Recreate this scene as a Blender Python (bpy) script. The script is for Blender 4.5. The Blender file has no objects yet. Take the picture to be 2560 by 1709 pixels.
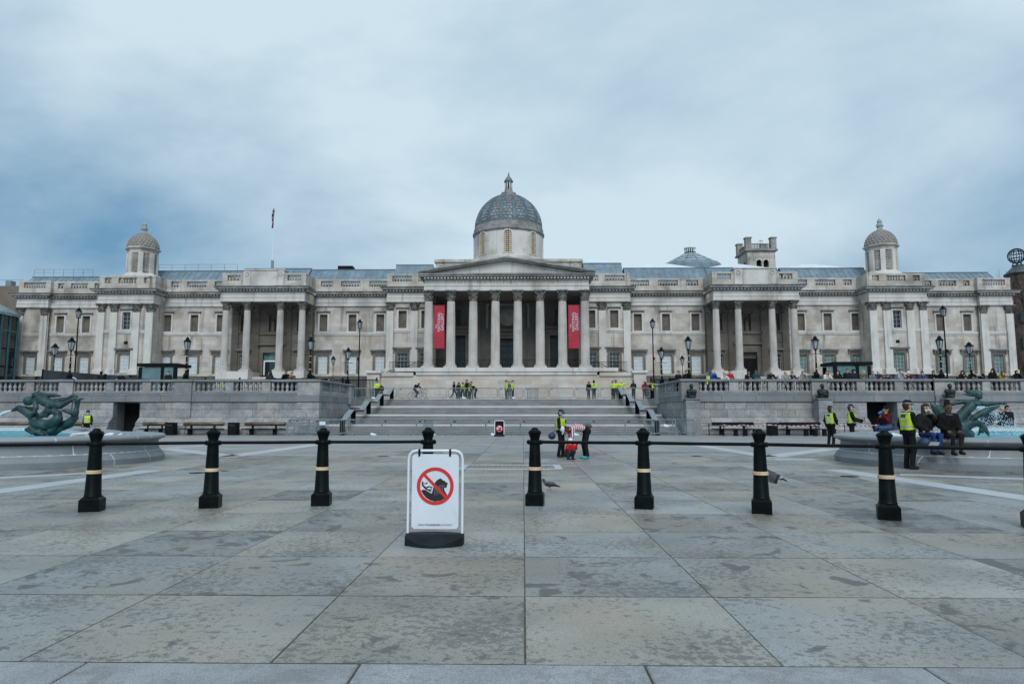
import bpy, math, random
import numpy as np
from mathutils import Vector, Matrix
R = math.radians
sc = bpy.context.scene
COL = sc.collection
# ---------------------------------------------------------------- camera
cam_d = bpy.data.cameras.new('camera'); cam = bpy.data.objects.new('camera', cam_d); COL.objects.link(cam)
cam_d.sensor_width = 36; cam_d.lens = 24; cam_d.clip_end = 3000; cam_d.clip_start = 0.05
cam.location = (0, 0, 1.5); cam.rotation_euler = (R(90 + 5.937), 0, R(0.94))
sc.camera = cam
# ---------------------------------------------------------------- sky
SUN_EL, SUN_AZ = 42, 4             # weak hazy sun behind the camera
w = bpy.data.worlds.new('World'); sc.world = w; w.use_nodes = True
nt = w.node_tree; nt.nodes.clear()
def wn(t, **k):
    n = nt.nodes.new(t)
    for a, b in k.items(): setattr(n, a, b)
    return n
sky = wn('ShaderNodeTexSky', sky_type='NISHITA', sun_disc=False)
sky.sun_elevation = R(SUN_EL); sky.sun_rotation = R(180 + SUN_AZ); sky.air_density = 1.6; sky.dust_density = 2.0; sky.ozone_density = 3.0
tc = wn('ShaderNodeTexCoord'); sep = wn('ShaderNodeSeparateXYZ'); nt.links.new(tc.outputs['Generated'], sep.inputs[0])
zz = wn('ShaderNodeMath', operation='MAXIMUM'); nt.links.new(sep.outputs[2], zz.inputs[0]); zz.inputs[1].default_value = 0.0
za = wn('ShaderNodeMath', operation='ADD'); nt.links.new(zz.outputs[0], za.inputs[0]); za.inputs[1].default_value = 0.55
dv = wn('ShaderNodeVectorMath', operation='DIVIDE'); nt.links.new(tc.outputs['Generated'], dv.inputs[0])
cb = wn('ShaderNodeCombineXYZ')
for i in range(3): nt.links.new(za.outputs[0], cb.inputs[i])
nt.links.new(cb.outputs[0], dv.inputs[1])
mp = wn('ShaderNodeMapping'); nt.links.new(dv.outputs[0], mp.inputs[0]); mp.inputs['Location'].default_value = (12.9, 7.3, 0); mp.inputs['Scale'].default_value = (0.9, 1.25, 1); mp.inputs['Rotation'].default_value = (0, 0, R(-24))
n1 = wn('ShaderNodeTexNoise'); nt.links.new(mp.outputs[0], n1.inputs['Vector']); n1.inputs['Scale'].default_value = 1.1; n1.inputs['Detail'].default_value = 7; n1.inputs['Roughness'].default_value = 0.54; n1.inputs['Distortion'].default_value = 0.25
r1 = wn('ShaderNodeValToRGB'); nt.links.new(n1.outputs['Fac'], r1.inputs[0])
r1.color_ramp.elements[0].position = 0.36; r1.color_ramp.elements[1].position = 0.63
skm = wn('ShaderNodeMix', data_type='RGBA', blend_type='MULTIPLY'); skm.inputs[0].default_value = 1
nt.links.new(sky.outputs[0], skm.inputs[6]); skm.inputs[7].default_value = (0.10, 0.10, 0.10, 1)     # the physically bright sky brought down to 0.1
base = wn('ShaderNodeMix', data_type='RGBA'); base.inputs[0].default_value = 0.85
nt.links.new(skm.outputs[2], base.inputs[6]); base.inputs[7].default_value = (0.17, 0.39, 0.625, 1)   # blue-grey stratus over the clear sky
cl = wn('ShaderNodeMix', data_type='RGBA'); nt.links.new(r1.outputs[0], cl.inputs[0]); nt.links.new(base.outputs[2], cl.inputs[6]); cl.inputs[7].default_value = (0.74, 0.91, 1.02, 1)
bg = wn('ShaderNodeBackground'); nt.links.new(cl.outputs[2], bg.inputs[0]); bg.inputs[1].default_value = 1.0
wo = wn('ShaderNodeOutputWorld'); nt.links.new(bg.outputs[0], wo.inputs[0])
# ---------------------------------------------------------------- sun through the overcast
sd = bpy.data.lights.new('sun', 'SUN'); sd.energy = 2.3; sd.angle = R(28); sd.color = (0.97, 0.985, 1.0)
so = bpy.data.objects.new('sun', sd); COL.objects.link(so); so.location = (0, -20, 60); so.rotation_euler = (R(90 - SUN_EL), 0, R(SUN_AZ))
vs = sc.view_settings; vs.view_transform = 'Standard'; vs.look = 'None'; vs.exposure = -0.25; vs.gamma = 1; vs.use_curve_mapping = False
sc.cycles.max_bounces = 5; sc.cycles.diffuse_bounces = 3; sc.cycles.glossy_bounces = 2; sc.cycles.transmission_bounces = 3
sc.cycles.use_denoising = True
# ---------------------------------------------------------------- materials
MATS = {}
def mat(name, col=(.5, .5, .5), rough=.75, var=.12, vs=1.5, bump=0, bs=30, metal=0, rnd=0, stain=None, streak=None, brick=None, spec=.5, fine=None, hue=None, warm=None):
    """procedural: base colour x noise variation, per-object tint, dark stains, vertical streaks, faint ashlar joints, bump"""
    if name in MATS: return MATS[name]
    m = bpy.data.materials.new(name); m.use_nodes = True; t = m.node_tree; N = t.nodes; L = t.links
    b = N['Principled BSDF']; b.inputs['Roughness'].default_value = rough; b.inputs['Metallic'].default_value = metal
    b.inputs['Specular IOR Level'].default_value = spec
    geo = N.new('ShaderNodeNewGeometry'); pos = geo.outputs['Position']
    oi = N.new('ShaderNodeObjectInfo')
    def noise(scale, det=4, rg=.55, vec=None, dist=0):
        n = N.new('ShaderNodeTexNoise'); L.new(vec or pos, n.inputs['Vector']); n.inputs['Scale'].default_value = scale
        n.inputs['Detail'].default_value = det; n.inputs['Roughness'].default_value = rg; n.inputs['Distortion'].default_value = dist; return n.outputs['Fac']
    def ramp(v, a, bb, lo=0, hi=1):
        r = N.new('ShaderNodeMapRange'); L.new(v, r.inputs[0]); r.inputs[1].default_value = a; r.inputs[2].default_value = bb
        r.inputs[3].default_value = lo; r.inputs[4].default_value = hi; r.interpolation_type = 'SMOOTHSTEP'; return r.outputs[0]
    def mixc(f, a, c2, mode='MIX'):
        x = N.new('ShaderNodeMix'); x.data_type = 'RGBA'; x.blend_type = mode
        if isinstance(f, (int, float)): x.inputs[0].default_value = f
        else: L.new(f, x.inputs[0])
        for i, v in ((6, a), (7, c2)):
            if isinstance(v, tuple): x.inputs[i].default_value = (v[0], v[1], v[2], 1)
            else: L.new(v, x.inputs[i])
        return x.outputs[2]
    def math_(op, a, c2):
        x = N.new('ShaderNodeMath'); x.operation = op
        for i, v in ((0, a), (1, c2)):
            if isinstance(v, (int, float)): x.inputs[i].default_value = v
            else: L.new(v, x.inputs[i])
        return x.outputs[0]
    c = mixc(ramp(noise(vs), .3, .7), tuple(x * (1 - var) for x in col), tuple(min(1, x * (1 + var)) for x in col))
    if hue: c = mixc(ramp(noise(hue[0], 3), .42, .68, 0, hue[2]), c, hue[1])
    if rnd:
        f = math_('MULTIPLY_ADD', oi.outputs['Random'], rnd * 2); f.node.inputs[2].default_value = 1 - rnd
        cc = N.new('ShaderNodeCombineColor'); L.new(f, cc.inputs[0]); L.new(f, cc.inputs[1])
        g = math_('MULTIPLY', f, 1.0); L.new(g, cc.inputs[2])
        c = mixc(1.0, c, cc.outputs[0], 'MULTIPLY')
        if warm:
            wr_ = math_('FRACT', math_('MULTIPLY', oi.outputs['Random'], 7.31), 0); c = mixc(ramp(wr_, .0, 1.0, 0, .8), c, mixc(1.0, c, warm, 'MULTIPLY'))
    if brick:
        bw, bh, amt = brick
        sp = N.new('ShaderNodeSeparateXYZ'); L.new(pos, sp.inputs[0]); cx = N.new('ShaderNodeCombineXYZ')
        L.new(math_('ADD', sp.outputs[0], sp.outputs[1]), cx.inputs[0]); L.new(sp.outputs[2], cx.inputs[1])
        bt = N.new('ShaderNodeTexBrick'); L.new(cx.outputs[0], bt.inputs['Vector']); bt.inputs['Scale'].default_value = 1
        bt.inputs['Brick Width'].default_value = bw; bt.inputs['Row Height'].default_value = bh; bt.inputs['Mortar Size'].default_value = .022
        bt.inputs['Color1'].default_value = (1, 1, 1, 1); bt.inputs['Color2'].default_value = (.80, .795, .78, 1); bt.inputs['Mortar'].default_value = (1 - amt, 1 - amt, 1 - amt, 1)
        c = mixc(1.0, c, bt.outputs['Color'], 'MULTIPLY')
    if streak:      # (amount, dark colour, x scale, z scale)
        mpn = N.new('ShaderNodeMapping'); L.new(pos, mpn.inputs[0]); mpn.inputs['Scale'].default_value = (streak[2], streak[2], streak[3])
        s1 = ramp(noise(1, 5, .6, mpn.outputs[0]),   .53, .74, 0, streak[0]); c = mixc(s1, c, streak[1])
        s2 = ramp(noise(.28, 3, .5), .5, .72, 0, streak[0] * .8); c = mixc(s2, c, streak[1])
    if stain:       # (threshold, amount, colour, scale): patches of lichen, damp, worn skin of the stone
        mpn = N.new('ShaderNodeMapping'); L.new(pos, mpn.inputs[0])
        off = N.new('ShaderNodeCombineXYZ'); L.new(math_('MULTIPLY', oi.outputs['Random'], 37), off.inputs[0]); L.new(math_('MULTIPLY', oi.outputs['Random'], 91), off.inputs[1])
        L.new(off.outputs[0], mpn.inputs['Location'])
        th = math_('ADD', math_('MULTIPLY', oi.outputs['Random'], .20), stain[0] - .10) if rnd else stain[0]
        d0 = math_('SUBTRACT', noise(stain[3], 9, .62, mpn.outputs[0], .6), th)
        c = mixc(ramp(d0, 0, .05, 0, stain[1]), c, stain[2])
        if len(stain) > 4:   # a finer speckled crust on some of the stones, denser where the coarse noise is high
            d1 = math_('SUBTRACT', math_('ADD', noise(stain[4], 7, .7, mpn.outputs[0], .3), math_('MULTIPLY', noise(.9, 3, .5, mpn.outputs[0]), .45)), .745)
            c = mixc(ramp(d1, 0, .06, 0, stain[1] * .75), c, stain[2])
            vo = N.new('ShaderNodeTexVoronoi'); L.new(pos, vo.inputs['Vector']); vo.inputs['Scale'].default_value = 4.5; vo.inputs['Randomness'].default_value = 1   # trodden gum
            sz_ = ramp(vo.outputs['Color'], .55, .95, .0, .09); gm = math_('SUBTRACT', sz_, vo.outputs['Distance']); c = mixc(ramp(gm, 0, .012, 0, .55), c, (.12, .12, .12))
    if fine:        # grain (scale, amount)
        fn = ramp(noise(fine[0], 2, .7), .3, .7, 1 - fine[1], 1 + fine[1]); cc = N.new('ShaderNodeCombineColor')
        for i in range(3): L.new(fn, cc.inputs[i])
        c = mixc(1.0, c, cc.outputs[0], 'MULTIPLY')
    if isinstance(c, tuple): b.inputs['Base Color'].default_value = (*c, 1)
    else: L.new(c, b.inputs['Base Color'])
    if bump:
        bn = N.new('ShaderNodeBump'); bn.inputs['Strength'].default_value = min(1, bump * 10); bn.inputs['Distance'].default_value = bump
        L.new(noise(bs, 4, .6), bn.inputs['Height']); L.new(bn.outputs[0], b.inputs['Normal'])
    MATS[name] = m; return m
PORT = mat('portland_stone', (.57, .535, .485), .85, .14, .5, streak=(.85, (.155, .135, .115), 1.1, .10), brick=(1.9, .62, .20), hue=(.6, (.40, .31, .22), .45), bump=.01, bs=6)
PORTW = mat('portland_stone_washed', (.60, .575, .54), .85, .08, .6, streak=(.6, (.21, .195, .17), 1.6, .12), bump=.008, bs=8)
COLM = mat('column_stone', (.50, .465, .43), .85, .10, .7, streak=(.55, (.24, .215, .19), 2.2, .15), bump=.006, bs=8)
PORTD = mat('portland_stone_sooted', (.30, .28, .25), .9, .2, .8, streak=(.5, (.12, .11, .10), 1.4, .2))
PORTS = mat('portland_stone_shaded_brown', (.165, .145, .12), .9, .15, .5, streak=(.5, (.17, .145, .12), 1.2, .12), brick=(1.9, .62, .15))  # portico shade put into the stone colour; also serves the brown window surrounds
PODIUM = mat('podium_stone', (.56, .52, .475), .85, .08, .6, streak=(.5, (.42, .31, .24), .8, .5), brick=(2.1, .55, .18), hue=(.5, (.48, .38, .30), .5))
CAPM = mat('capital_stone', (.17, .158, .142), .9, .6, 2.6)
LEDGE = mat('weathered_shaded_ledge', (.25, .248, .24), .9, .3, .9, streak=(.7, (.13, .125, .12), 1.0, .4))  # weathered stone, with the shade under cornices deepened into its colour
BLIND = mat('blind_window_stone', (.135, .115, .092), .9, .25, 1.1)  # brown stone, with the shade of the recess darkened into the colour
GRAN = mat('granite_block', (.275, .28, .285), .8, .2, 1.6, rnd=.20, streak=(.55, (.15, .155, .155), 2.2, .8), fine=(14, .22), bump=.006, bs=40, hue=(.4, (.43, .37, .31), .35))
GRAND = mat('granite_damp', (.20, .21, .218), .75, .14, .7, rnd=.10, streak=(.5, (.15, .155, .155), 2.0, .4), fine=(40, .12))
STEPM = mat('step_stone', (.20, .197, .19), .8, .2, .5, streak=(.3, (.13, .125, .12), .6, 3), rnd=.08, fine=(25, .15))
STEPL = mat('step_pale_edge', (.55, .56, .57), .75, .08, .8, fine=(25, .08))
SLAB = mat('york_stone_slab', (.238, .25, .25), .44, .2, .8, rnd=.24, stain=(.585, .88, (.082, .081, .074), 2.7, 15), fine=(70, .22), bump=.004, bs=55, hue=(.55, (.30, .265, .21), .6), spec=.5, warm=(1.10, .985, .84))
SLABF = mat('york_stone_far', (.265, .277, .283), .46, .14, .5, stain=(.60, .5, (.20, .195, .185), .9, 7), brick=None, fine=(30, .12), hue=(.4, (.38, .32, .25), .5))
KERB = mat('granite_kerb', (.29, .30, .31), .7, .10, 2, rnd=.06, fine=(110, .30), stain=(.60, .6, (.20, .195, .19), 1.6, 11), bump=.004, bs=90)
BAND = mat('pale_granite_band', (.44, .46, .475), .5, .08, 1.2, fine=(60, .12), rnd=.06)
JOINT = mat('joint_dirt', (.075, .07, .052), .95, .4, 8)
BLACK = mat('black_cast_iron', (.003, .0055, .006), .42, .5, 6, spec=.10, bump=.004, bs=30)
BLACKM = mat('black_matt', (.006, .008, .009), .6, .3, 5, spec=.12)
GOLD = mat('gold_paint', (.60, .45, .28), .5, .15, 6)
STEEL = mat('galvanised_steel', (.20, .245, .265), .5, .15, 7, spec=.4)
ZINC = mat('zinc_roof', (.19, .255, .30), .5, .16, .8, streak=(.35, (.10, .15, .19), 1.5, .4), metal=.2, rnd=.08)
ZINCE = mat('zinc_edge', (.10, .14, .165), .5, .2, 1)
LEAD = mat('lead_dome', (.15, .18, .19), .6, .2, 1.2, streak=(.4, (.07, .085, .09), 1.5, .8))
LEADS = mat('lead_scale', (.19, .215, .225), .6, .25, 1.4, rnd=.22, streak=(.35, (.09, .10, .105), 2, 1))
SKYL = mat('white_skylight', (.66, .72, .76), .3, .06, 1)
BRONZE = mat('green_bronze', (.022, .050, .050), .5, .4, 3.0, spec=.3, streak=(.8, (.008, .018, .02), 4, 1.5), hue=(2.6, (.055, .115, .115), .7), bump=.006, bs=18)
BRONZD = mat('dark_bronze', (.012, .018, .018), .45, .5, 5, spec=.3)
BASIN = mat('fountain_granite', (.20, .222, .235), .6, .12, .8, streak=(.35, (.17, .185, .19), 1.4, .7), fine=(60, .18), rnd=.06, bump=.003, bs=60)
MORTAR = mat('white_mortar', (.62, .63, .62), .8, .1, 9)
RED = mat('banner_red', (.40, .018, .04), .7, .08, .6)
REDP = mat('sign_red', (.62, .025, .02), .5, .04, 3)
WHITE = mat('white_paint', (.74, .78, .82), .45, .03, 4)
WHITEP = mat('white_plastic', (.66, .71, .77), .38, .04, 3, streak=(.22, (.42, .45, .47), 7, 5))
INK = mat('black_ink', (.012, .012, .014), .6, .1, 5)
INKG = mat('grey_ink', (.10, .11, .13), .6, .1, 5)
RUB = mat('dark_rubber', (.012, .017, .02), .6, .2, 6, spec=.15)
GLASSD = mat('dark_glass', (.012, .022, .026), .08, .2, 2, spec=.8)
GLASST = mat('teal_glass', (.10, .19, .20), .12, .2, 1, spec=.7)
BLINDW = mat('window_white_blind', (.56, .62, .64), .5, .08, 2)
BLINDG = mat('window_green_glass', (.11, .18, .17), .15, .3, 1.5)
BARW = mat('glazing_bar', (.55, .57, .57), .5, .05, 3)
OCHRE = mat('ochre_lattice', (.52, .42, .30), .7, .15, 3)
WOODB = mat('brown_bench', (.10, .062, .035), .4, .45, 2.2, spec=.6)
BROWN = mat('brown_brick', (.085, .058, .045), .9, .4, 1.2, brick=(.6, .25, .2))
BARK = mat('bark', (.035, .026, .02), .95, .4, 2)
GILT = mat('faded_gilt', (.52, .40, .24), .6, .3, 2)
HIVIS = mat('hivis_yellow', (.50, .66, .02), .6, .12, 5, bump=.03, bs=9, spec=.2)
SILVER = mat('reflective_silver', (.33, .38, .42), .45, .1, 8)
NAVY = mat('navy_panel', (.02, .035, .08), .6, .1, 6)
CLOTH = {}
def cloth(c, rough=.95):
    c = tuple(c); k_ = tuple(round(x, 3) for x in c)
    if k_ not in CLOTH: CLOTH[k_] = mat('cloth_%d' % len(CLOTH), c, rough, .35, 7, spec=.12, bump=.03, bs=9)
    return CLOTH[k_]
def water_mat():
    m = bpy.data.materials.new('fountain_water'); m.use_nodes = True; t = m.node_tree; b = t.nodes['Principled BSDF']
    b.inputs['Base Color'].default_value = (.10, .46, .56, 1); b.inputs['Roughness'].default_value = .25; b.inputs['Specular IOR Level'].default_value = .18
    g = t.nodes.new('ShaderNodeNewGeometry'); n = t.nodes.new('ShaderNodeTexNoise'); n.inputs['Scale'].default_value = 5; n.inputs['Detail'].default_value = 4; n.inputs['Distortion'].default_value = .6
    t.links.new(g.outputs['Position'], n.inputs['Vector']); bp = t.nodes.new('ShaderNodeBump'); bp.inputs['Strength'].default_value = .6; bp.inputs['Distance'].default_value = .08
    t.links.new(n.outputs['Fac'], bp.inputs['Height']); t.links.new(bp.outputs[0], b.inputs['Normal'])
    r = t.nodes.new('ShaderNodeValToRGB'); t.links.new(n.outputs['Fac'], r.inputs[0])
    r.color_ramp.elements[0].position = .35; r.color_ramp.elements[0].color = (.02, .23, .33, 1); r.color_ramp.elements[1].position = .68; r.color_ramp.elements[1].color = (.13, .50, .60, 1)
    t.links.new(r.outputs[0], b.inputs['Base Color']); return m
WATER = water_mat()
FOAM = mat('water_foam', (.72, .82, .88), .3, .05, 5)
# ---------------------------------------------------------------- mesh helpers
rng = random.Random(11)
W = {}            # origin of the frame in which an object's mesh was drawn
class MB:
    def __init__(s): s.v = []; s.f = []; s.m = []
    def face(s, pts, mi=0):
        i = len(s.v); s.v += [tuple(p) for p in pts]; s.f.append(tuple(range(i, i + len(pts)))); s.m.append(mi); return s
    def raw(s, vs_, fs, mi=0):
        i = len(s.v); s.v += [tuple(p) for p in vs_]; s.f += [tuple(j + i for j in f) for f in fs]; s.m += [mi] * len(fs); return s
    def box(s, x0, x1, y0, y1, z0, z1, mi=0):
        if x0 > x1: x0, x1 = x1, x0
        if y0 > y1: y0, y1 = y1, y0
        return s.raw([(x0, y0, z0), (x1, y0, z0), (x1, y1, z0), (x0, y1, z0), (x0, y0, z1), (x1, y0, z1), (x1, y1, z1), (x0, y1, z1)],
                     [(3, 2, 1, 0), (4, 5, 6, 7), (0, 1, 5, 4), (1, 2, 6, 5), (2, 3, 7, 6), (3, 0, 4, 7)], mi)
    def bev(s, x0, x1, y0, y1, z0, z1, b, mi=0):
        """box with its four top/front edges chamfered by b (a cushion: all side faces inset at both ends in z)"""
        if x0 > x1: x0, x1 = x1, x0
        if y0 > y1: y0, y1 = y1, y0
        rings = [(b, z0), (0, z0 + b), (0, z1 - b), (b, z1)]; vv = []
        for q, z in rings: vv += [(x0 + q, y0 + q, z), (x1 - q, y0 + q, z), (x1 - q, y1 - q, z), (x0 + q, y1 - q, z)]
        ff = [(3, 2, 1, 0), (12, 13, 14, 15)]
        for r_ in range(3):
            for j in range(4): ff.append((r_ * 4 + j, r_ * 4 + (j + 1) % 4, r_ * 4 + 4 + (j + 1) % 4, r_ * 4 + 4 + j))
        return s.raw(vv, ff, mi)
    def slabtop(s, x0, x1, y0, y1, z0, z1, b, mi=0):
        return s.raw([(x0, y0, z0), (x1, y0, z0), (x1, y1, z0), (x0, y1, z0), (x0, y0, z1 - b), (x1, y0, z1 - b), (x1, y1, z1 - b), (x0, y1, z1 - b),
                      (x0 + b, y0 + b, z1), (x1 - b, y0 + b, z1), (x1 - b, y1 - b, z1), (x0 + b, y1 - b, z1)],
                     [(3, 2, 1, 0), (0, 1, 5, 4), (1, 2, 6, 5), (2, 3, 7, 6), (3, 0, 4, 7), (4, 5, 9, 8), (5, 6, 10, 9), (6, 7, 11, 10), (7, 4, 8, 11), (8, 9, 10, 11)], mi)
    def prism(s, prof, axis, a0, a1, mi=0):
        """extrude a 2-D outline; axis 'x': prof=(y,z); 'y': prof=(x,z); 'z': prof=(x,y)"""
        f = {'x': lambda p, a: (a, p[0], p[1]), 'y': lambda p, a: (p[0], a, p[1]), 'z': lambda p, a: (p[0], p[1], a)}[axis]
        n = len(prof); vv = [f(p, a0) for p in prof] + [f(p, a1) for p in prof]
        ff = [tuple(range(n))[::-1], tuple(range(n, 2 * n))] + [(i, (i + 1) % n, n + (i + 1) % n, n + i) for i in range(n)]
        return s.raw(vv, ff, mi)
    def lathe(s, prof, n=16, c=(0, 0, 0), mi=0, cap=True, a0=0, sq=None):
        vv = []
        for r_, z in prof:
            for j in range(n):
                a = a0 + 2 * math.pi * j / n; q = r_ if sq is None else r_ * sq(a); vv.append((c[0] + q * math.cos(a), c[1] + q * math.sin(a), c[2] + z))
        ff = []
        for i in range(len(prof) - 1):
            for j in range(n): ff.append((i * n + j, i * n + (j + 1) % n, (i + 1) * n + (j + 1) % n, (i + 1) * n + j))
        if cap: ff += [tuple(range(n))[::-1], tuple((len(prof) - 1) * n + j for j in range(n))]
        return s.raw(vv, ff, mi)
    def tube(s, path, r, n=8, mi=0, closed=False):
        P_ = [Vector(p) for p in path]; m_ = len(P_); rr = r if isinstance(r, (list, tuple)) else [r] * m_
        vv = []; up = None
        for i, p in enumerate(P_):
            if closed: t_ = (P_[(i + 1) % m_] - P_[i - 1]).normalized()
            else: t_ = (P_[min(i + 1, m_ - 1)] - P_[max(i - 1, 0)]).normalized()
            if up is None:
                up = Vector((0, 0, 1)) if abs(t_.z) < .9 else Vector((1, 0, 0))
            u_ = (up - t_ * up.dot(t_)).normalized(); up = u_; w_ = t_.cross(u_)
            for j in range(n):
                a = 2 * math.pi * j / n; vv.append(p + (u_ * math.cos(a) + w_ * math.sin(a)) * rr[i])
        ff = []
        for i in range(m_ if closed else m_ - 1):
            k_ = (i + 1) % m_
            for j in range(n): ff.append((i * n + j, i * n + (j + 1) % n, k_ * n + (j + 1) % n, k_ * n + j))
        if not closed: ff += [tuple(range(n))[::-1], tuple((m_ - 1) * n + j for j in range(n))]
        return s.raw(vv, ff, mi)
    def ball(s, c, r_, n=8, mi=0):
        if not isinstance(r_, (list, tuple)): r_ = (r_,) * 3
        vv = [(c[0], c[1], c[2] - r_[2])]; h = max(3, n // 2)
        for i in range(1, h):
            t_ = -math.pi / 2 + math.pi * i / h
            for j in range(n): a = 2 * math.pi * j / n; vv.append((c[0] + r_[0] * math.cos(t_) * math.cos(a), c[1] + r_[1] * math.cos(t_) * math.sin(a), c[2] + r_[2] * math.sin(t_)))
        vv.append((c[0], c[1], c[2] + r_[2])); ff = [(0, 1 + (j + 1) % n, 1 + j) for j in range(n)]
        for i in range(h - 2):
            for j in range(n): ff.append((1 + i * n + j, 1 + i * n + (j + 1) % n, 1 + (i + 1) * n + (j + 1) % n, 1 + (i + 1) * n + j))
        l = len(vv) - 1; q = 1 + (h - 2) * n; ff += [(q + j, q + (j + 1) % n, l) for j in range(n)]
        return s.raw(vv, ff, mi)
    def bar(s, a, b, wd, hg=None, mi=0):
        """square bar between two points"""
        a, b = Vector(a), Vector(b); t_ = (b - a).normalized(); up = Vector((0, 0, 1)) if abs(t_.z) < .95 else Vector((0, 1, 0))
        u_ = t_.cross(up).normalized() * (wd / 2); v_ = u_.cross(t_).normalized() * ((hg or wd) / 2)
        vv = [a - u_ - v_, a + u_ - v_, a + u_ + v_, a - u_ + v_, b - u_ - v_, b + u_ - v_, b + u_ + v_, b - u_ + v_]
        return s.raw(vv, [(3, 2, 1, 0), (4, 5, 6, 7), (0, 1, 5, 4), (1, 2, 6, 5), (2, 3, 7, 6), (3, 0, 4, 7)], mi)
    def mesh(s, name, mats, smooth=False, off=(0, 0, 0)):
        me = bpy.data.meshes.new(name)
        me.from_pydata([(x - off[0], y - off[1], z - off[2]) for x, y, z in s.v], [], s.f)
        for m_ in (mats if isinstance(mats, (list, tuple)) else [mats]): me.materials.append(m_)
        if any(s.m): me.polygons.foreach_set('material_index', s.m)
        if smooth:
            me.polygons.foreach_set('use_smooth', [True] * len(me.polygons)); me.set_sharp_from_angle(angle=R(38))
        me.update(); return me
    def build(s, name, mats, parent=None, smooth=False, loc=None):
        """verts are in the frame the parent was drawn in"""
        off = (0, 0, 0) if parent is None else W.get(parent.name, (0, 0, 0))
        o = bpy.data.objects.new(name, s.mesh(name, mats, smooth, off)); COL.objects.link(o)
        if parent is not None: o.parent = parent
        if loc: o.location = loc
        W[o.name] = off; return o
def inst(name, me, parent, loc, rz=0, scale=None, world=True):
    o = bpy.data.objects.new(name, me); COL.objects.link(o)
    if parent is not None:
        o.parent = parent; off = W.get(parent.name, (0, 0, 0)) if world else (0, 0, 0); loc = tuple(a - b for a, b in zip(loc, off))
    o.location = loc; o.rotation_euler = (0, 0, rz)
    if scale: o.scale = scale
    W[o.name] = (0, 0, 0); return o
def put(name, mb, mats, parent, M_, smooth=False):
    o = bpy.data.objects.new(name, mb.mesh(name, mats, smooth)); COL.objects.link(o); o.parent = parent; o.matrix_local = M_; W[o.name] = (0, 0, 0); return o
def tag(o, label=None, cat=None, group=None, kind=None):
    if label: o['label'] = label
    if cat: o['category'] = cat
    if group: o['group'] = group
    if kind: o['kind'] = kind
    return o
def thing(name, label, cat, loc=(0, 0, 0), group=None, drawn_at=True):
    """an Empty at the thing's base; parts drawn in world coordinates when drawn_at, else about the origin"""
    o = bpy.data.objects.new(name, None); COL.objects.link(o); o.location = loc; o.empty_display_size = .3
    W[o.name] = tuple(loc) if drawn_at else (0, 0, 0)
    return tag(o, label, cat, group)
def copy_tree(o, parent=None):
    c = o.copy(); COL.objects.link(c); W[c.name] = W.get(o.name, (0, 0, 0))
    if parent is not None: c.parent = parent
    for ch in o.children: copy_tree(ch, c)
    return c
def struct(mb, name, mats, smooth=False): return tag(mb.build(name, mats, None, smooth), kind='structure')
ORD = ['first', 'second', 'third', 'fourth', 'fifth', 'sixth', 'seventh', 'eighth', 'ninth', 'tenth', 'eleventh', 'twelfth', 'thirteenth', 'fourteenth', 'fifteenth']
def text_mesh(name, body, size, mats, depth=.004, align='CENTER', offset=0, spacing=1.0):
    cu = bpy.data.curves.new(name, 'FONT'); cu.body = body; cu.size = size; cu.extrude = depth / 2; cu.align_x = align; cu.align_y = 'CENTER'; cu.offset = offset; cu.resolution_u = 2; cu.space_character = spacing
    o = bpy.data.objects.new(name, cu); COL.objects.link(o)
    me = bpy.data.meshes.new_from_object(o.evaluated_get(bpy.context.evaluated_depsgraph_get())); bpy.data.objects.remove(o); me.materials.clear(); me.materials.append(mats); return me
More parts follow.
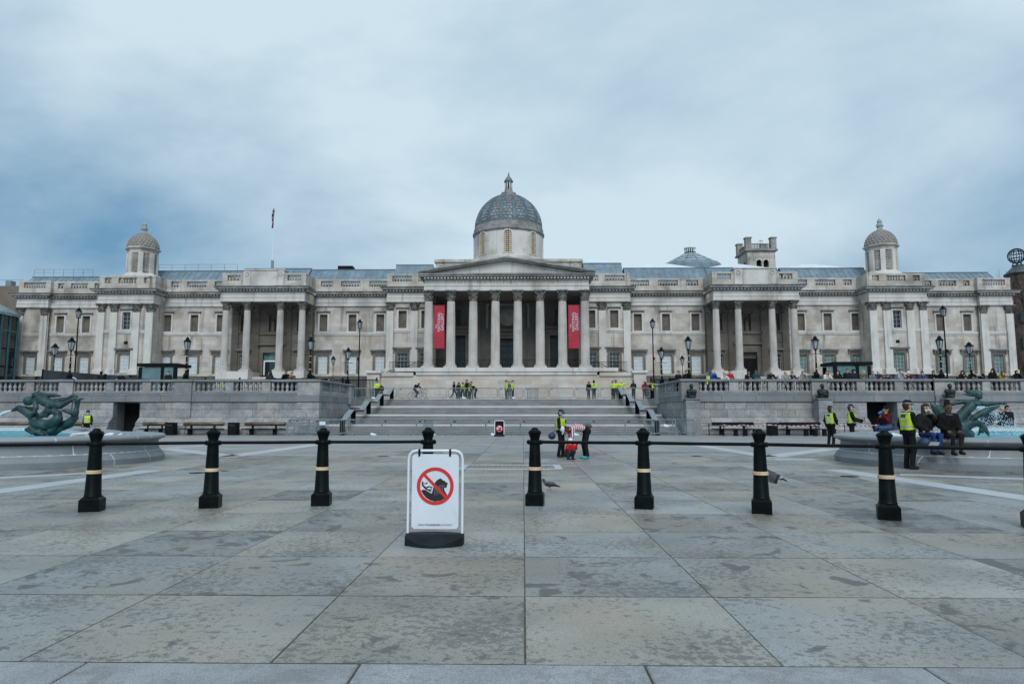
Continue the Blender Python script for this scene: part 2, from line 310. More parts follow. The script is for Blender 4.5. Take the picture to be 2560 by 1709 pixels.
# ---------------------------------------------------------------- smooth solids from distance fields (bodies, statues, birds)
def sdf_mesh(name, prims, res, k=.03, clip=None):
    """prims: ('c',label,a,b,ra,rb) tapered capsule | ('e',label,c,(rx,ry,rz)) ellipsoid | ('b',label,c,(hx,hy,hz),r) box. One closed skin."""
    lo = np.full(3, 1e9); hi = -lo; bb = []
    for p in prims:
        if p[0] == 'c':
            r_ = max(p[4], p[5]); a = np.minimum(p[2], p[3]) - r_; b = np.maximum(p[2], p[3]) + r_
        else:
            e = np.array(p[3], float); a = np.array(p[2]) - e; b = np.array(p[2]) + e
        bb.append((a, b)); lo = np.minimum(lo, a); hi = np.maximum(hi, b)
    mg = 2 * res + k; lo = lo - mg; hi = hi + mg; n = np.ceil((hi - lo) / res).astype(int) + 1
    acc = np.zeros(n, np.float32); best = np.full(n, 1e9, np.float32); lab = np.zeros(n, np.int16)
    ax = [lo[i] + res * np.arange(n[i]) for i in range(3)]
    for p, (a, b) in zip(prims, bb):
        m_ = 4 * k + 2 * res
        i0 = np.clip(np.floor((a - m_ - lo) / res).astype(int), 0, n); i1 = np.clip(np.ceil((b + m_ - lo) / res).astype(int) + 1, 0, n)
        sl = tuple(slice(i0[i], i1[i]) for i in range(3))
        X, Y_, Z_ = np.meshgrid(*[ax[i][sl[i]].astype(np.float32) for i in range(3)], indexing='ij')
        if p[0] == 'c':
            A = np.array(p[2], np.float32); D = np.array(p[3], np.float32) - A; L2 = max(1e-9, float(D @ D))
            t_ = np.clip(((X - A[0]) * D[0] + (Y_ - A[1]) * D[1] + (Z_ - A[2]) * D[2]) / L2, 0, 1)
            d = np.sqrt((X - A[0] - t_ * D[0]) ** 2 + (Y_ - A[1] - t_ * D[1]) ** 2 + (Z_ - A[2] - t_ * D[2]) ** 2) - (p[4] + (p[5] - p[4]) * t_)
        elif p[0] == 'e':
            c, r_ = p[2], p[3]; q = [(X - c[0]) / r_[0], (Y_ - c[1]) / r_[1], (Z_ - c[2]) / r_[2]]
            k0 = np.sqrt(q[0] ** 2 + q[1] ** 2 + q[2] ** 2); k1 = np.sqrt((q[0] / r_[0]) ** 2 + (q[1] / r_[1]) ** 2 + (q[2] / r_[2]) ** 2)
            d = k0 * (k0 - 1) / np.maximum(k1, 1e-6)
        else:
            c, h, r_ = p[2], p[3], p[4]; q = [np.abs(X - c[0]) - h[0] + r_, np.abs(Y_ - c[1]) - h[1] + r_, np.abs(Z_ - c[2]) - h[2] + r_]
            d = np.sqrt(sum(np.maximum(u, 0) ** 2 for u in q)) + np.minimum(np.maximum(np.maximum(q[0], q[1]), q[2]), 0) - r_
        acc[sl] += np.exp(np.clip(-d / k, -60, 60)); bs_ = best[sl]; u = d < bs_; bs_[u] = d[u]; lab[sl][u] = p[1]
    D = -k * np.log(np.maximum(acc, 1e-24))
    if clip is not None: D = np.maximum(D, clip(ax[0][:, None, None], ax[1][None, :, None], ax[2][None, None, :]))
    D[0] = D[-1] = 1; D[:, 0] = D[:, -1] = 1; D[:, :, 0] = D[:, :, -1] = 1
    S = D < 0; n1 = n - 1
    cnt = np.zeros(n1, np.int8)
    cor = [(i, j, l) for i in (0, 1) for j in (0, 1) for l in (0, 1)]
    for i, j, l in cor: cnt += S[i:n1[0] + i, j:n1[1] + j, l:n1[2] + l]
    act = np.argwhere((cnt > 0) & (cnt < 8)); idx = np.full(n1, -1, np.int64); idx[tuple(act.T)] = np.arange(len(act))
    vals = {c: D[act[:, 0] + c[0], act[:, 1] + c[1], act[:, 2] + c[2]] for c in cor}
    sp = np.zeros((len(act), 3)); sn = np.zeros(len(act))
    for a in cor:
        for ax_ in range(3):
            if a[ax_] == 0:
                b = list(a); b[ax_] = 1; b = tuple(b); va, vb = vals[a], vals[b]; x = (va < 0) != (vb < 0)
                t_ = np.where(x, va / np.where(np.abs(va - vb) < 1e-9, 1, va - vb), 0); pt = np.tile(np.array(a, float), (len(act), 1)); pt[:, ax_] = t_
                sp += pt * x[:, None]; sn += x
    V = lo + res * (act + sp / np.maximum(sn, 1)[:, None])
    Q = []
    for ax_ in range(3):
        o1, o2 = (ax_ + 1) % 3, (ax_ + 2) % 3
        s0 = [slice(None)] * 3; s1 = [slice(None)] * 3; s0[ax_] = slice(0, -1); s1[ax_] = slice(1, None)
        e = np.argwhere(S[tuple(s0)] != S[tuple(s1)]); e = e[(e[:, o1] > 0) & (e[:, o2] > 0)]
        fl = S[tuple(e.T)]
        def cell(d1, d2):
            q = e.copy(); q[:, o1] -= d1; q[:, o2] -= d2; return idx[tuple(np.minimum(q, n1 - 1).T)]
        q = np.stack([cell(1, 1), cell(0, 1), cell(0, 0), cell(1, 0)], 1); q[~fl] = q[~fl][:, ::-1]; Q.append(q[(q >= 0).all(1)])
    Q = np.concatenate(Q)
    me = bpy.data.meshes.new(name); me.vertices.add(len(V)); me.vertices.foreach_set('co', V.astype(np.float32).ravel())
    me.loops.add(Q.size); me.loops.foreach_set('vertex_index', Q.ravel().astype(np.int32)); me.polygons.add(len(Q))
    me.polygons.foreach_set('loop_start', (np.arange(len(Q)) * 4).astype(np.int32)); me.polygons.foreach_set('loop_total', np.full(len(Q), 4, np.int32))
    ci = np.clip(np.round((V[Q].mean(1) - lo) / res).astype(int), 0, n - 1); me.polygons.foreach_set('material_index', lab[tuple(ci.T)].astype(np.int32))
    me.polygons.foreach_set('use_smooth', np.ones(len(Q), bool)); me.update(); me.validate(); return me
STRIPS = [(-10.08, 12.65, -9.7, 17.99, 0.62), (-12.46, 15.61, -10.71, 17.33, 0.4), (-15.02, 28.85, -10.13, 23.82, 0.75), (-10.15, 23.49, -9.87, 32.88, 0.75), (-15.41, 29.6, -14.59, 31.42, 0.5), (8.1, 33.87, 8.44, 23.98, 0.75), (8.38, 23.82, 13.01, 29.28, 0.75), (8.23, 18.49, 8.92, 12.02, 0.62), (9.21, 17.12, 11.79, 15.84, 0.4), (12.38, 32.42, 13.57, 30.53, 0.5), (8.15, 22.63, 9.53, 22.65, 0.5)]
# ================================================================ ground and square
TZ = 2.8                                  # level of the upper terrace
struct(MB().box(-900, 900, -60, 1200, -.5, -.0012), 'ground', JOINT)
# the upper terrace: a solid platform the gallery stands on
tb = MB(); tb.box(-200, 200, 64.3, 420, -.02, TZ)
tb.box(-200, -14.9, 51.5, 64.3, -.02, TZ - .001); tb.box(11.6, 200, 51.5, 64.3, -.02, TZ - .001); tb.box(-200, -14.9, 48.72, 51.5, 2.45, TZ - .001); tb.box(11.6, 200, 48.72, 51.5, 2.45, TZ - .001)
struct(tb, 'terrace', SLABF)
# paving of the lower square: slabs 1.54 m in aligned rows, each laid by hand a little off level
pave = thing('paving', None, None, (0, 4.26, 0)); tag(pave, kind='structure')
PX = 1.54; rows = [4.27 + 1.54 * i for i in range(28)]
cand = []
for r_, y in enumerate(rows):
    for c in range(-26, 26):
        x = .01 + PX * c
        if y > 17 and r_ % 2: x += 0.0
        if abs(x + .77 + .017 * y) > .80 * (y + 1.6) + 2.4: continue
        cand.append((y, x))
slab_me = []
for v_ in range(3):
    g = .004 + .0015 * v_; g2 = .009 + .005 * v_
    slab_me.append(MB().slabtop(g, PX - g, g2, PX - g2, -.06, 0, .003).mesh('slab', SLAB))
near = cand[:300]; far = cand[300:]
for y, x in near:
    o = inst('slab', rng.choice(slab_me), pave, (x, y, rng.uniform(.0, .0022))); o.rotation_euler = (rng.uniform(-.0006, .0006), rng.uniform(-.0006, .0006), 0)
fb = MB()
for y, x in far:
    z = rng.uniform(.0005, .0025); h = rng.random() < .45 and y > 20
    if h: fb.slabtop(x + .008, x + PX / 2 - .006, y + .014, y + PX - .014, -.06, z, .004); fb.slabtop(x + PX / 2 + .006, x + PX - .008, y + .014, y + PX - .014, -.06, z, .004)
    else: fb.slabtop(x + .008, x + PX - .008, y + .014, y + PX - .014, -.06, z, .004)
tag(fb.build('far_slabs', SLABF, pave), kind='stuff')
struct(MB().box(-70, 70, 47.39, 49, -.06, 0).box(-70, -29, 6, 47.39, -.06, .001).box(29, 70, 6, 47.39, -.06, .001), 'square_edge', SLABF)
# granite kerb across the foreground
kerb = thing('kerb', None, None, (0, 3.3, 0)); tag(kerb, kind='structure')
kx = [-6.2, -4.45, -2.63, -.98, .72, 2.36, 4.1, 5.9]
for a, b in zip(kx, kx[1:]):
    MB().slabtop(a + .008, b - .008, 2.2, 4.242, -.1, .012 + rng.uniform(-.002, .002), .008).build('kerb_stone', KERB, kerb)
# pale granite bands let into the paving: strips, each of several lengths of stone
bands = thing('paving_band', None, None, (0, 20, 0)); tag(bands, kind='structure')
def strip(x0, y0, x1, y1, wd, z=.010):
    a = Vector((x0, y0, 0)); b = Vector((x1, y1, 0)); L_ = (b - a).length; n = max(1, int(L_ / 1.8)); t_ = (b - a) / L_; u = Vector((-t_.y, t_.x, 0)) * wd / 2
    for i in range(n):
        p = a + t_ * (L_ * i / n + .006); q = a + t_ * (L_ * (i + 1) / n - .006)
        MB().raw([p - u, q - u, q + u, p + u] + [v + Vector((0, 0, z)) for v in (p - u, q - u, q + u, p + u)], [(0, 1, 5, 4), (1, 2, 6, 5), (2, 3, 7, 6), (3, 0, 4, 7), (4, 5, 6, 7)]).build('band_stone', BAND, bands)
for s_ in STRIPS: strip(*s_)
# a shallow drain: frame and grating near the axis
dr = thing('drain_grating', 'long pale-framed drain grating set in the paving', 'drain', (-.45, 19.6, .0))
d_ = MB()
d_.box(-1.75, 1.05, 19.95, 20.12, 0, .011); d_.box(-1.75, 1.05, 18.55, 18.72, 0, .011); d_.box(-1.75, -1.58, 18.72, 19.95, 0, .011); d_.box(.86, 1.05, 18.72, 19.95, 0, .011)
d_.build('frame', BAND, dr)
d_ = MB()
for i in range(20): d_.box(-1.55 + i * .12, -1.47 + i * .12, 18.74, 19.93, 0, .0095)
d_.build('grate', mat('grate_iron', (.22, .19, .165), .8, .3, 6), dr)
for x, y in ((-8.2, 17.3), (7.75, 16.6), (6.05, 24.2), (-4.9, 24.0)):
    mh = thing('access_cover', None, 'cover', (x, y, 0)); MB().lathe([(.2, 0), (.2, .009), (.17, .011)], 18, (x, y, 0)).build('rim', RUB, mh); MB().lathe([(.16, .0), (.16, .0105)], 18, (x, y, 0)).build('lid', mat('cover_iron', (.12, .10, .09), .7, .3, 5), mh)
    mh['label'] = {(-8.2): 'round iron cover in the paving near the left fountain', 7.75: 'round iron cover in the paving near the right fountain', 6.05: 'small round cover in the paving right of the central woman', -4.9: 'small round cover in the paving left of the axis'}[x]
# ================================================================ the broad steps: four flights of five risers, pale top edge on each flight
AX = -1.65
stairs = thing('staircase', 'broad grey stone steps rising to the terrace', 'staircase', (AX, 47.4, 0)); stairs['kind'] = 'structure'
del stairs['category']
RIS = TZ / 20; yk = [49.0, 54.0, 58.9, 63.9]; z = 0
for k_, ye in enumerate(yk):
    for i in range(5):
        y = ye - .40 * (4 - i); nxt = ye - .40 * (3 - i) if i < 4 else (yk[k_ + 1] - 1.6 if k_ < 3 else 64.3)
        wdt = 12.5 + (2.2 if y > 57.2 else 0); z1 = z + RIS; pale = i == 4
        m_ = MB(); prof = [(y, z - .02), (y, z1 - .045), (y - .02, z1 - .04), (y - .02, z1 - .006), (y - .014, z1), (nxt + .05, z1), (nxt + .05, z - .02)]
        m_.prism(prof, 'x', AX - wdt, AX + wdt)
        o = m_.build('step', STEPM, stairs)
        if pale and k_ < 3: MB().box(AX - wdt + .02, AX + wdt - .02, y - .026, y + .07, z + .012, z1 + .004).build('pale_edge', STEPL, o)
        else: MB().box(AX - wdt + .02, AX + wdt - .02, y - .024, y + .03, z1 - .032, z1 + .003).build('nosing', mat('step_nosing', (.40, .405, .40), .75, .15, 1), o)
        z = z1
# ================================================================ retaining walls with balustrade
def baluster():
    return MB().lathe([(.115, 0), (.115, .06), (.075, .075), (.06, .12), (.085, .18), (.115, .27), (.105, .36), (.06, .47), (.05, .53), (.07, .55), (.085, .58), (.085, .605), (.105, .61), (.105, .66)], 10, sq=None)
BAL = baluster().mesh('baluster', GRAN, True)
WF = 48.2                                  # wall face
def parapet_run(root, pts, axis, fixed, side, dies, zb=TZ):
    """dies: list of (a,b) solid spans along the axis; balusters fill the gaps"""
    lo, hi = pts
    def bx(mb, a, b, d0, d1, z0, z1, bevel=.02):
        if axis == 'x': mb.bev(a, b, fixed + d0, fixed + d1, z0, z1, bevel)
        else: mb.bev(fixed + d0, fixed + d1, a, b, z0, z1, bevel)
    m_ = MB(); bx(m_, lo, hi, -.02, .36, zb + .10, zb + .24); m_.build('balustrade_base', GRAN, root)
    a = lo; i = 0
    while a < hi - .01:
        b = min(hi, a + 2.9); m_ = MB(); bx(m_, a + .004, b - .004, -.08, .42, zb + .90, zb + 1.06, .03); m_.build('coping_stone', GRAND, root); a = b
    for a, b in dies:
        m_ = MB(); bx(m_, a, b, 0, .34, zb + .24, zb + .90); m_.build('die', GRAN, root)
    gaps = [(lo, dies[0][0])] if dies and dies[0][0] > lo + .2 else []
    gaps += [(p[1], q[0]) for p, q in zip(dies, dies[1:])]
    if dies and dies[-1][1] < hi - .2: gaps.append((dies[-1][1], hi))
    for a, b in gaps:
        n = max(1, round((b - a) / .345)); st = (b - a) / n
        for j in range(n):
            q = a + st * (j + .5); inst('baluster', BAL, root, (q, fixed + .17, zb + .24) if axis == 'x' else (fixed + .17, q, zb + .24))
def block(root, x0, x1, zb, zt, yb, yt, name='block', m=GRAN, back=.5):
    """a stone of the wall face; yb/yt: face position at its foot and head (battered courses)"""
    g = .006; x0 += g; x1 -= g; zb += g; zt -= g; b = .012; f = WF + back
    MB().raw([(x0, yb + b, zb), (x1, yb + b, zb), (x1, f, zb), (x0, f, zb), (x0, yt + b, zt), (x1, yt + b, zt), (x1, f, zt), (x0, f, zt),
              (x0 + b, yb, zb + b), (x1 - b, yb, zb + b), (x1 - b, yt, zt - b), (x0 + b, yt, zt - b)],
             [(3, 2, 1, 0), (4, 5, 6, 7), (1, 2, 6, 5), (2, 3, 7, 6), (3, 0, 4, 7), (0, 1, 9, 8), (1, 5, 10, 9), (5, 4, 11, 10), (4, 0, 8, 11), (8, 9, 10, 11)]).build(name, m, root)
COURSES = [(.0, .07, -.80, -.80), (.07, .33, -.74, -.74), (.33, .60, -.74, -.50), (.60, .80, -.48, -.48), (.80, 1.19, -.48, -.02), (1.19, 1.75, 0, 0), (1.75, 2.28, 0, 0), (2.28, 2.73, -.10, -.10), (2.73, 2.90, -.04, -.04)]
def wall(root, x0, x1, piers, door, seed):
    r_ = random.Random(seed)
    for ci, (zb, zt, yb, yt) in enumerate(COURSES):
        x = x0; cuts = [x0]
        while x < x1 - .9:
            x += r_.uniform(1.15, 2.05) if ci not in (7, 8) else r_.uniform(2.2, 3.0)
            cuts.append(min(x, x1))
        if cuts[-1] < x1: cuts.append(x1)
        if len(cuts) > 2 and cuts[-1] - cuts[-2] < .5: cuts.pop(-2)
        for a, b in zip(cuts, cuts[1:]):
            segs = [(a, b)]
            if door and zb < door[2] - .05:
                segs = []
                if a < door[0]: segs.append((a, min(b, door[0])))
                if b > door[1]: segs.append((max(a, door[1]), b))
            for p, q in segs:
                if q - p > .03: block(root, p, q, zb, zt, WF + yb, WF + yt, 'block', GRAN if ci not in (7, 8) else GRAND)
    for a, b in piers:                    # projecting piers of four big stones and their capping
        for zb, zt in ((.0, .07), (.07, .60), (.60, 1.19), (1.19, 1.75), (1.75, 2.28)):
            MB().bev(a, b, WF - (.84 if zb < .6 else .16), WF + .3, zb + .006, zt - .006, .015).build('pier_stone', GRAN, root)
        MB().bev(a - .03, b + .03, WF - .24, WF + .3, 2.285, 2.735, .02).build('pier_band', GRAND, root)
        MB().bev(a, b, WF - .14, WF + .46, 2.74, TZ + .895, .015).build('pier_head', GRAN, root)
        MB().bev(a - .09, b + .09, WF - .24, WF + .56, TZ + .897, TZ + 1.075, .03).build('pier_cap', GRAND, root)
    if door:
        d = MB(); d.box(door[0] - .02, door[1] + .02, WF + 1.5, WF + 1.55, 0, door[2] + .1)
        d.box(door[0] - .5, door[0] - .003, WF + .5, WF + 1.5, 0, 2.3); d.box(door[1] + .003, door[1] + .5, WF + .5, WF + 1.5, 0, 2.3); d.box(door[0] - .5, door[1] + .5, WF + .5, WF + 1.5, 2.3, 2.4)
        dd = d.build('doorway_lining', GRAND, root)
        p = MB(); p.box(door[0] + .02, (door[0] + door[1]) / 2 - .01, WF + 1.42, WF + 1.48, .02, door[2] - .02); p.box((door[0] + door[1]) / 2 + .01, door[1] - .02, WF + 1.42, WF + 1.48, .02, door[2] - .02)
        p.build('door_leaf', BLACKM, root)
XL, XR = -14.4, 11.1
wl = thing('retaining_wall', 'long granite retaining wall with balustrade left of the steps', 'wall', (-25, WF, 0))
wall(wl, -44.0, XL, [(-33.0, -32.0), (-24.75, -23.5), (-15.95, XL + .02)], (-29.1, -27.2, 2.2), 3)
parapet_run(wl, (-44, XL), 'x', WF, 1, [(-44, -43.2), (-41.0, -40.4), (-38.2, -37.6), (-35.5, -34.9), (-33.0, -31.95), (-29.7, -29.15), (-27.1, -26.5), (-24.75, -23.3), (-21.15, -20.57), (-18.52, -17.94), (-15.95, XL)])
wr = thing('retaining_wall', 'long granite retaining wall with balustrade right of the steps', 'wall', (25, WF, 0))
wall(wr, XR, 46.0, [(XR - .02, 12.3), (20.15, 21.2), (28.65, 29.95)], (23.95, 26.05, 2.27), 5)
parapet_run(wr, (XR, 46), 'x', WF, 1, [(XR, 12.3), (14.45, 15.08), (17.16, 17.77), (20.1, 21.2), (23.33, 23.91), (25.97, 26.58), (28.65, 29.95), (32.03, 32.58), (34.66, 35.2), (37.4, 38.0), (40.2, 40.8), (43.0, 46)])
# walls turning back along the steps, stepping with them
for root, x, s_, nm in ((wl, XL, -1, 'l'), (wr, XR, 1, 'r')):
    f = x if s_ < 0 else x
    for ci, (zb, zt) in enumerate(((0, .6), (.6, 1.19), (1.19, 1.75), (1.75, 2.28), (2.28, 2.73))):
        y = WF + .32 + (.0 if ci % 2 else .3); c_ = [WF + .3]
        while y < 56.0: c_.append(y); y += 1.55
        c_.append(57.0)
        for a, b in zip(c_, c_[1:]):
            pr = .03 if ci == 4 else 0
            MB().bev(f - (.4 if s_ < 0 else pr), f + (pr if s_ < 0 else .4), a + .005, b - .005, zb + .005, zt - .005, .012).build('block', GRAND if ci == 4 else GRAN, root)
    MB().bev(f - .36 if s_ < 0 else f, f if s_ < 0 else f + .36, WF + .3, 57, 2.735, 2.898, .01).build('band', GRAN, root)
    fx = f - .36 if s_ < 0 else f + .02
    parapet_run(root, (WF + .5, 56.4), 'y', fx, 1, [(WF + .5, 48.75), (50.85, 51.25), (53.35, 53.75), (55.7, 56.4)])
    MB().bev(fx - .25, fx + .60, 56.1, 57.0, 2.2, TZ + .90, .02).build('pier_head', GRAN, root); MB().bev(fx - .34, fx + .69, 56.0, 57.1, TZ + .902, TZ + 1.08, .03).build('pier_cap', GRAND, root)
# ================================================================ the gallery: one long symmetrical building
GX = -2.05                                 # its axis
gal = thing('gallery_building', 'long pale stone gallery with columned portico, central dome and two pepperpot cupolas', 'gallery', (GX, 96, TZ))
Z0, ZA, ZF, ZD, ZC, ZP0, ZB0, ZB1, ZPT = 6.7, 16.65, 17.25, 18.0, 18.68, 18.68, 19.55, 20.35, 20.6
def wall_holes(x0, x1, z0, z1, holes, y, depth, mb, mi=0, flip=1):
    """front face with rectangular holes and their reveals"""
    xs = sorted({x0, x1, *[h[0] for h in holes], *[h[1] for h in holes]}); zs = sorted({z0, z1, *[h[2] for h in holes], *[h[3] for h in holes]})
    for a, b in zip(xs, xs[1:]):
        for c, d in zip(zs, zs[1:]):
            if any(h[0] <= a + 1e-6 and b <= h[1] + 1e-6 and h[2] <= c + 1e-6 and d <= h[3] + 1e-6 for h in holes): continue
            mb.face([(a, y, c), (b, y, c), (b, y, d), (a, y, d)], mi)
    for a, b, c, d in holes:
        q = y + depth
        for f in ([(a, y, c), (a, q, c), (a, q, d), (a, y, d)], [(b, y, c), (b, y, d), (b, q, d), (b, q, c)], [(a, y, d), (a, q, d), (b, q, d), (b, y, d)], [(a, y, c), (b, y, c), (b, q, c), (a, q, c)]): mb.face(f, mi)
BASEM = mat('basement_stone_shaded', (.12, .115, .105), .9, .3, .8)  # shadow of the basement area put into the stone colour
# --- windows (drawn about the middle of their foot, on the wall plane y=0)
def ring(mb, hw, z0, z1, t, d0, d1, mi=0, foot=True):
    mb.box(-hw - t, -hw, d0, d1, z0, z1 + t, mi); mb.box(hw, hw + t, d0, d1, z0, z1 + t, mi); mb.box(-hw, hw, d0, d1, z1, z1 + t, mi)
UW, UH = .56, 2.42                         # upper windows: half width, height
_m = MB(); ring(_m, UW, 0, UH, .24, -.09, .02); _m.box(-UW - .3, UW + .3, -.16, .02, -.17, -.0); UPF = _m.mesh('surround', PORTW)
_m = MB(); _m.box(-.95, .95, -.32, .02, UH + .36, UH + .48); _m.box(-.85, .85, -.22, .02, UH + .27, UH + .36); UPH = _m.mesh('hood', LEDGE)
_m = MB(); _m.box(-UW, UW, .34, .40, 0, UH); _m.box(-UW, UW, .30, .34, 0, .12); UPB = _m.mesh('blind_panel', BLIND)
_m = MB(); _m.box(-UW, UW, .30, .34, 0, UH); UPG = _m.mesh('pane', GLASSD)
GW, GH = .68, 2.62
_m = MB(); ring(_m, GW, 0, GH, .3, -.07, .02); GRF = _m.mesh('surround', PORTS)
_m = MB(); _m.box(-1.32, 1.32, -.48, .02, GH + .62, GH + .76); _m.box(-1.2, 1.2, -.34, .02, GH + .48, GH + .62)
for s_ in (-1, 1): _m.prism([(-.30, GH + .48), (-.06, GH + .48), (.02, GH + .02), (-.10, GH + .02)], 'x', s_ * 1.12 - .09, s_ * 1.12 + .09)
GRH = _m.mesh('hood', LEDGE)
def pane_mesh(name, m, hw, h): return MB().box(-hw, hw, .26, .30, 0, h).mesh(name, m)
def bars_mesh(hw, h, nx, nz, m=BARW, t=.03):
    q = MB()
    for i in range(1, nx): x = -hw + 2 * hw * i / nx; q.box(x - t / 2, x + t / 2, .22, .255, .05, h - .05)
    for i in range(1, nz): z_ = h * i / nz; q.box(-hw + .05, hw - .05, .221, .254, z_ - t / 2, z_ + t / 2)
    q.box(-hw, -hw + .05, .2, .258, 0, h); q.box(hw - .05, hw, .2, .258, 0, h); q.box(-hw + .05, hw - .05, .2, .258, 0, .05); q.box(-hw + .05, hw - .05, .2, .258, h - .05, h)
    return q.mesh('glazing_bars', m)
PANES = {'white': pane_mesh('pane', BLINDW, GW, GH), 'green': pane_mesh('pane', BLINDG, GW, GH), 'dark': pane_mesh('pane', GLASSD, GW, GH)}
GBAR = bars_mesh(GW, GH, 3, 5); UBAR = bars_mesh(UW, UH, 2, 4, BARW, .025)
def upper_window(x, y, z=13.06, glass=False):
    w_ = inst('window', UPF, gal, (GX + x, y, z)); W[w_.name] = (0, 0, 0)
    inst('hood', UPH, w_, (0, 0, 0), world=False)
    inst('pane' if glass else 'blind_panel', UPG if glass else UPB, w_, (0, 0, 0), world=False)
    if glass: inst('glazing_bars', UBAR, w_, (0, 0, 0), world=False)
def ground_window(x, y, kind, z=7.05):
    w_ = inst('window', GRF, gal, (GX + x, y, z)); inst('hood', GRH, w_, (0, 0, 0), world=False)
    inst('pane', PANES[kind], w_, (0, 0, 0), world=False); inst('glazing_bars', GBAR, w_, (0, 0, 0), world=False)
# --- corinthian columns and pilasters
def capital(r_, h, m):
    q = MB(); q.lathe([(r_ * .86, 0), (r_ * .95, .06 * h), (r_ * .86, .1 * h), (r_ * .88, .55 * h), (r_ * 1.1, .80 * h), (r_ * 1.28, .87 * h)], 16)
    for row, (z0, z1, rr, ph) in enumerate(((.08, .44, .95, 0), (.30, .70, .98, .5))):
        for j in range(8):
            a = 2 * math.pi * (j + ph) / 8; ca, sa = math.cos(a), math.sin(a)
            pts = [(rr, z0, .30), (rr + .08, (z0 + z1) / 2, .34), (rr + .26, z1 - .03, .24), (rr + .42, z1 - .10, .13)]
            L_ = [(ca * d * r_ - sa * w_ * r_, sa * d * r_ + ca * w_ * r_, z_ * h) for d, z_, w_ in pts]; Rr = [(ca * d * r_ + sa * w_ * r_, sa * d * r_ - ca * w_ * r_, z_ * h) for d, z_, w_ in pts]
            q.raw(L_ + Rr, [(i, i + 4, i + 5, i + 1) for i in range(3)])
    for sx in (-1, 1):
        for sy in (-1, 1):
            q.tube([(sx * r_ * .72, sy * r_ * .72, .55 * h), (sx * r_ * .86, sy * r_ * .86, .76 * h), (sx * r_ * 1.08, sy * r_ * 1.08, .85 * h), (sx * r_ * 1.16, sy * r_ * 1.16, .74 * h), (sx * r_ * 1.02, sy * r_ * 1.02, .70 * h)], r_ * .11, 6)
    q.bev(-r_ * 1.36, r_ * 1.36, -r_ * 1.36, r_ * 1.36, .88 * h, h, .03)
    for a in range(4): ca, sa = round(math.cos(a * math.pi / 2)), round(math.sin(a * math.pi / 2)); q.ball((ca * r_ * 1.32, sa * r_ * 1.32, .9 * h), r_ * .15, 6)
    return q.mesh('capital', m, True)
def col_base(r_, m):
    q = MB(); q.bev(-r_ * 1.42, r_ * 1.42, -r_ * 1.42, r_ * 1.42, 0, .22, .015)
    q.lathe([(r_ * 1.36, .22), (r_ * 1.40, .28), (r_ * 1.34, .35), (r_ * 1.17, .38), (r_ * 1.12, .44), (r_ * 1.2, .49), (r_ * 1.2, .53), (r_ * 1.06, .57), (r_, .62)], 24)
    return q.mesh('base', m, True)
def shaft(r_, h, m):
    fl = lambda a: 1 - .045 * (1 - abs(math.cos(10 * a))) * 1.6
    q = MB(); pr = [(r_, .60), (r_, .60 + h * .33), (r_ * .955, .6 + h * .66), (r_ * .87, h), ]
    q.lathe(pr, 80, sq=fl, cap=False); return q.mesh('shaft', m, True)
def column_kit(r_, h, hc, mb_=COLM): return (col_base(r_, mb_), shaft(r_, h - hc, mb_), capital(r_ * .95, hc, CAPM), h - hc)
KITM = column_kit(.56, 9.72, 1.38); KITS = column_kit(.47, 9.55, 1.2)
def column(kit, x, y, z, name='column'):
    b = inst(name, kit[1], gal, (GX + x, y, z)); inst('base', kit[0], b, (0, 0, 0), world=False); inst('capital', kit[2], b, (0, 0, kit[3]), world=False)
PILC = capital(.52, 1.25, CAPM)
def pilaster(x, y, z0=7.0, hw=.48, ztop=ZA, proud=.28, m=PORTW):
    q = MB(); q.box(GX + x - hw, GX + x + hw, y - proud, y + .05, z0 + .5, ztop - 1.22); p = q.build('pilaster', m, gal)
    MB().bev(GX + x - hw - .14, GX + x + hw + .14, y - proud - .14, y + .05, z0 - .3, z0 + .5, .05).build('base', m, p)
    c = inst('capital', PILC, p, (GX + x, y + .12, ztop - 1.25)); c.location = (GX + x - W[p.name][0], y + .12 - W[p.name][1], ztop - 1.25 - W[p.name][2]); c.scale = (hw / .48, .9, 1)
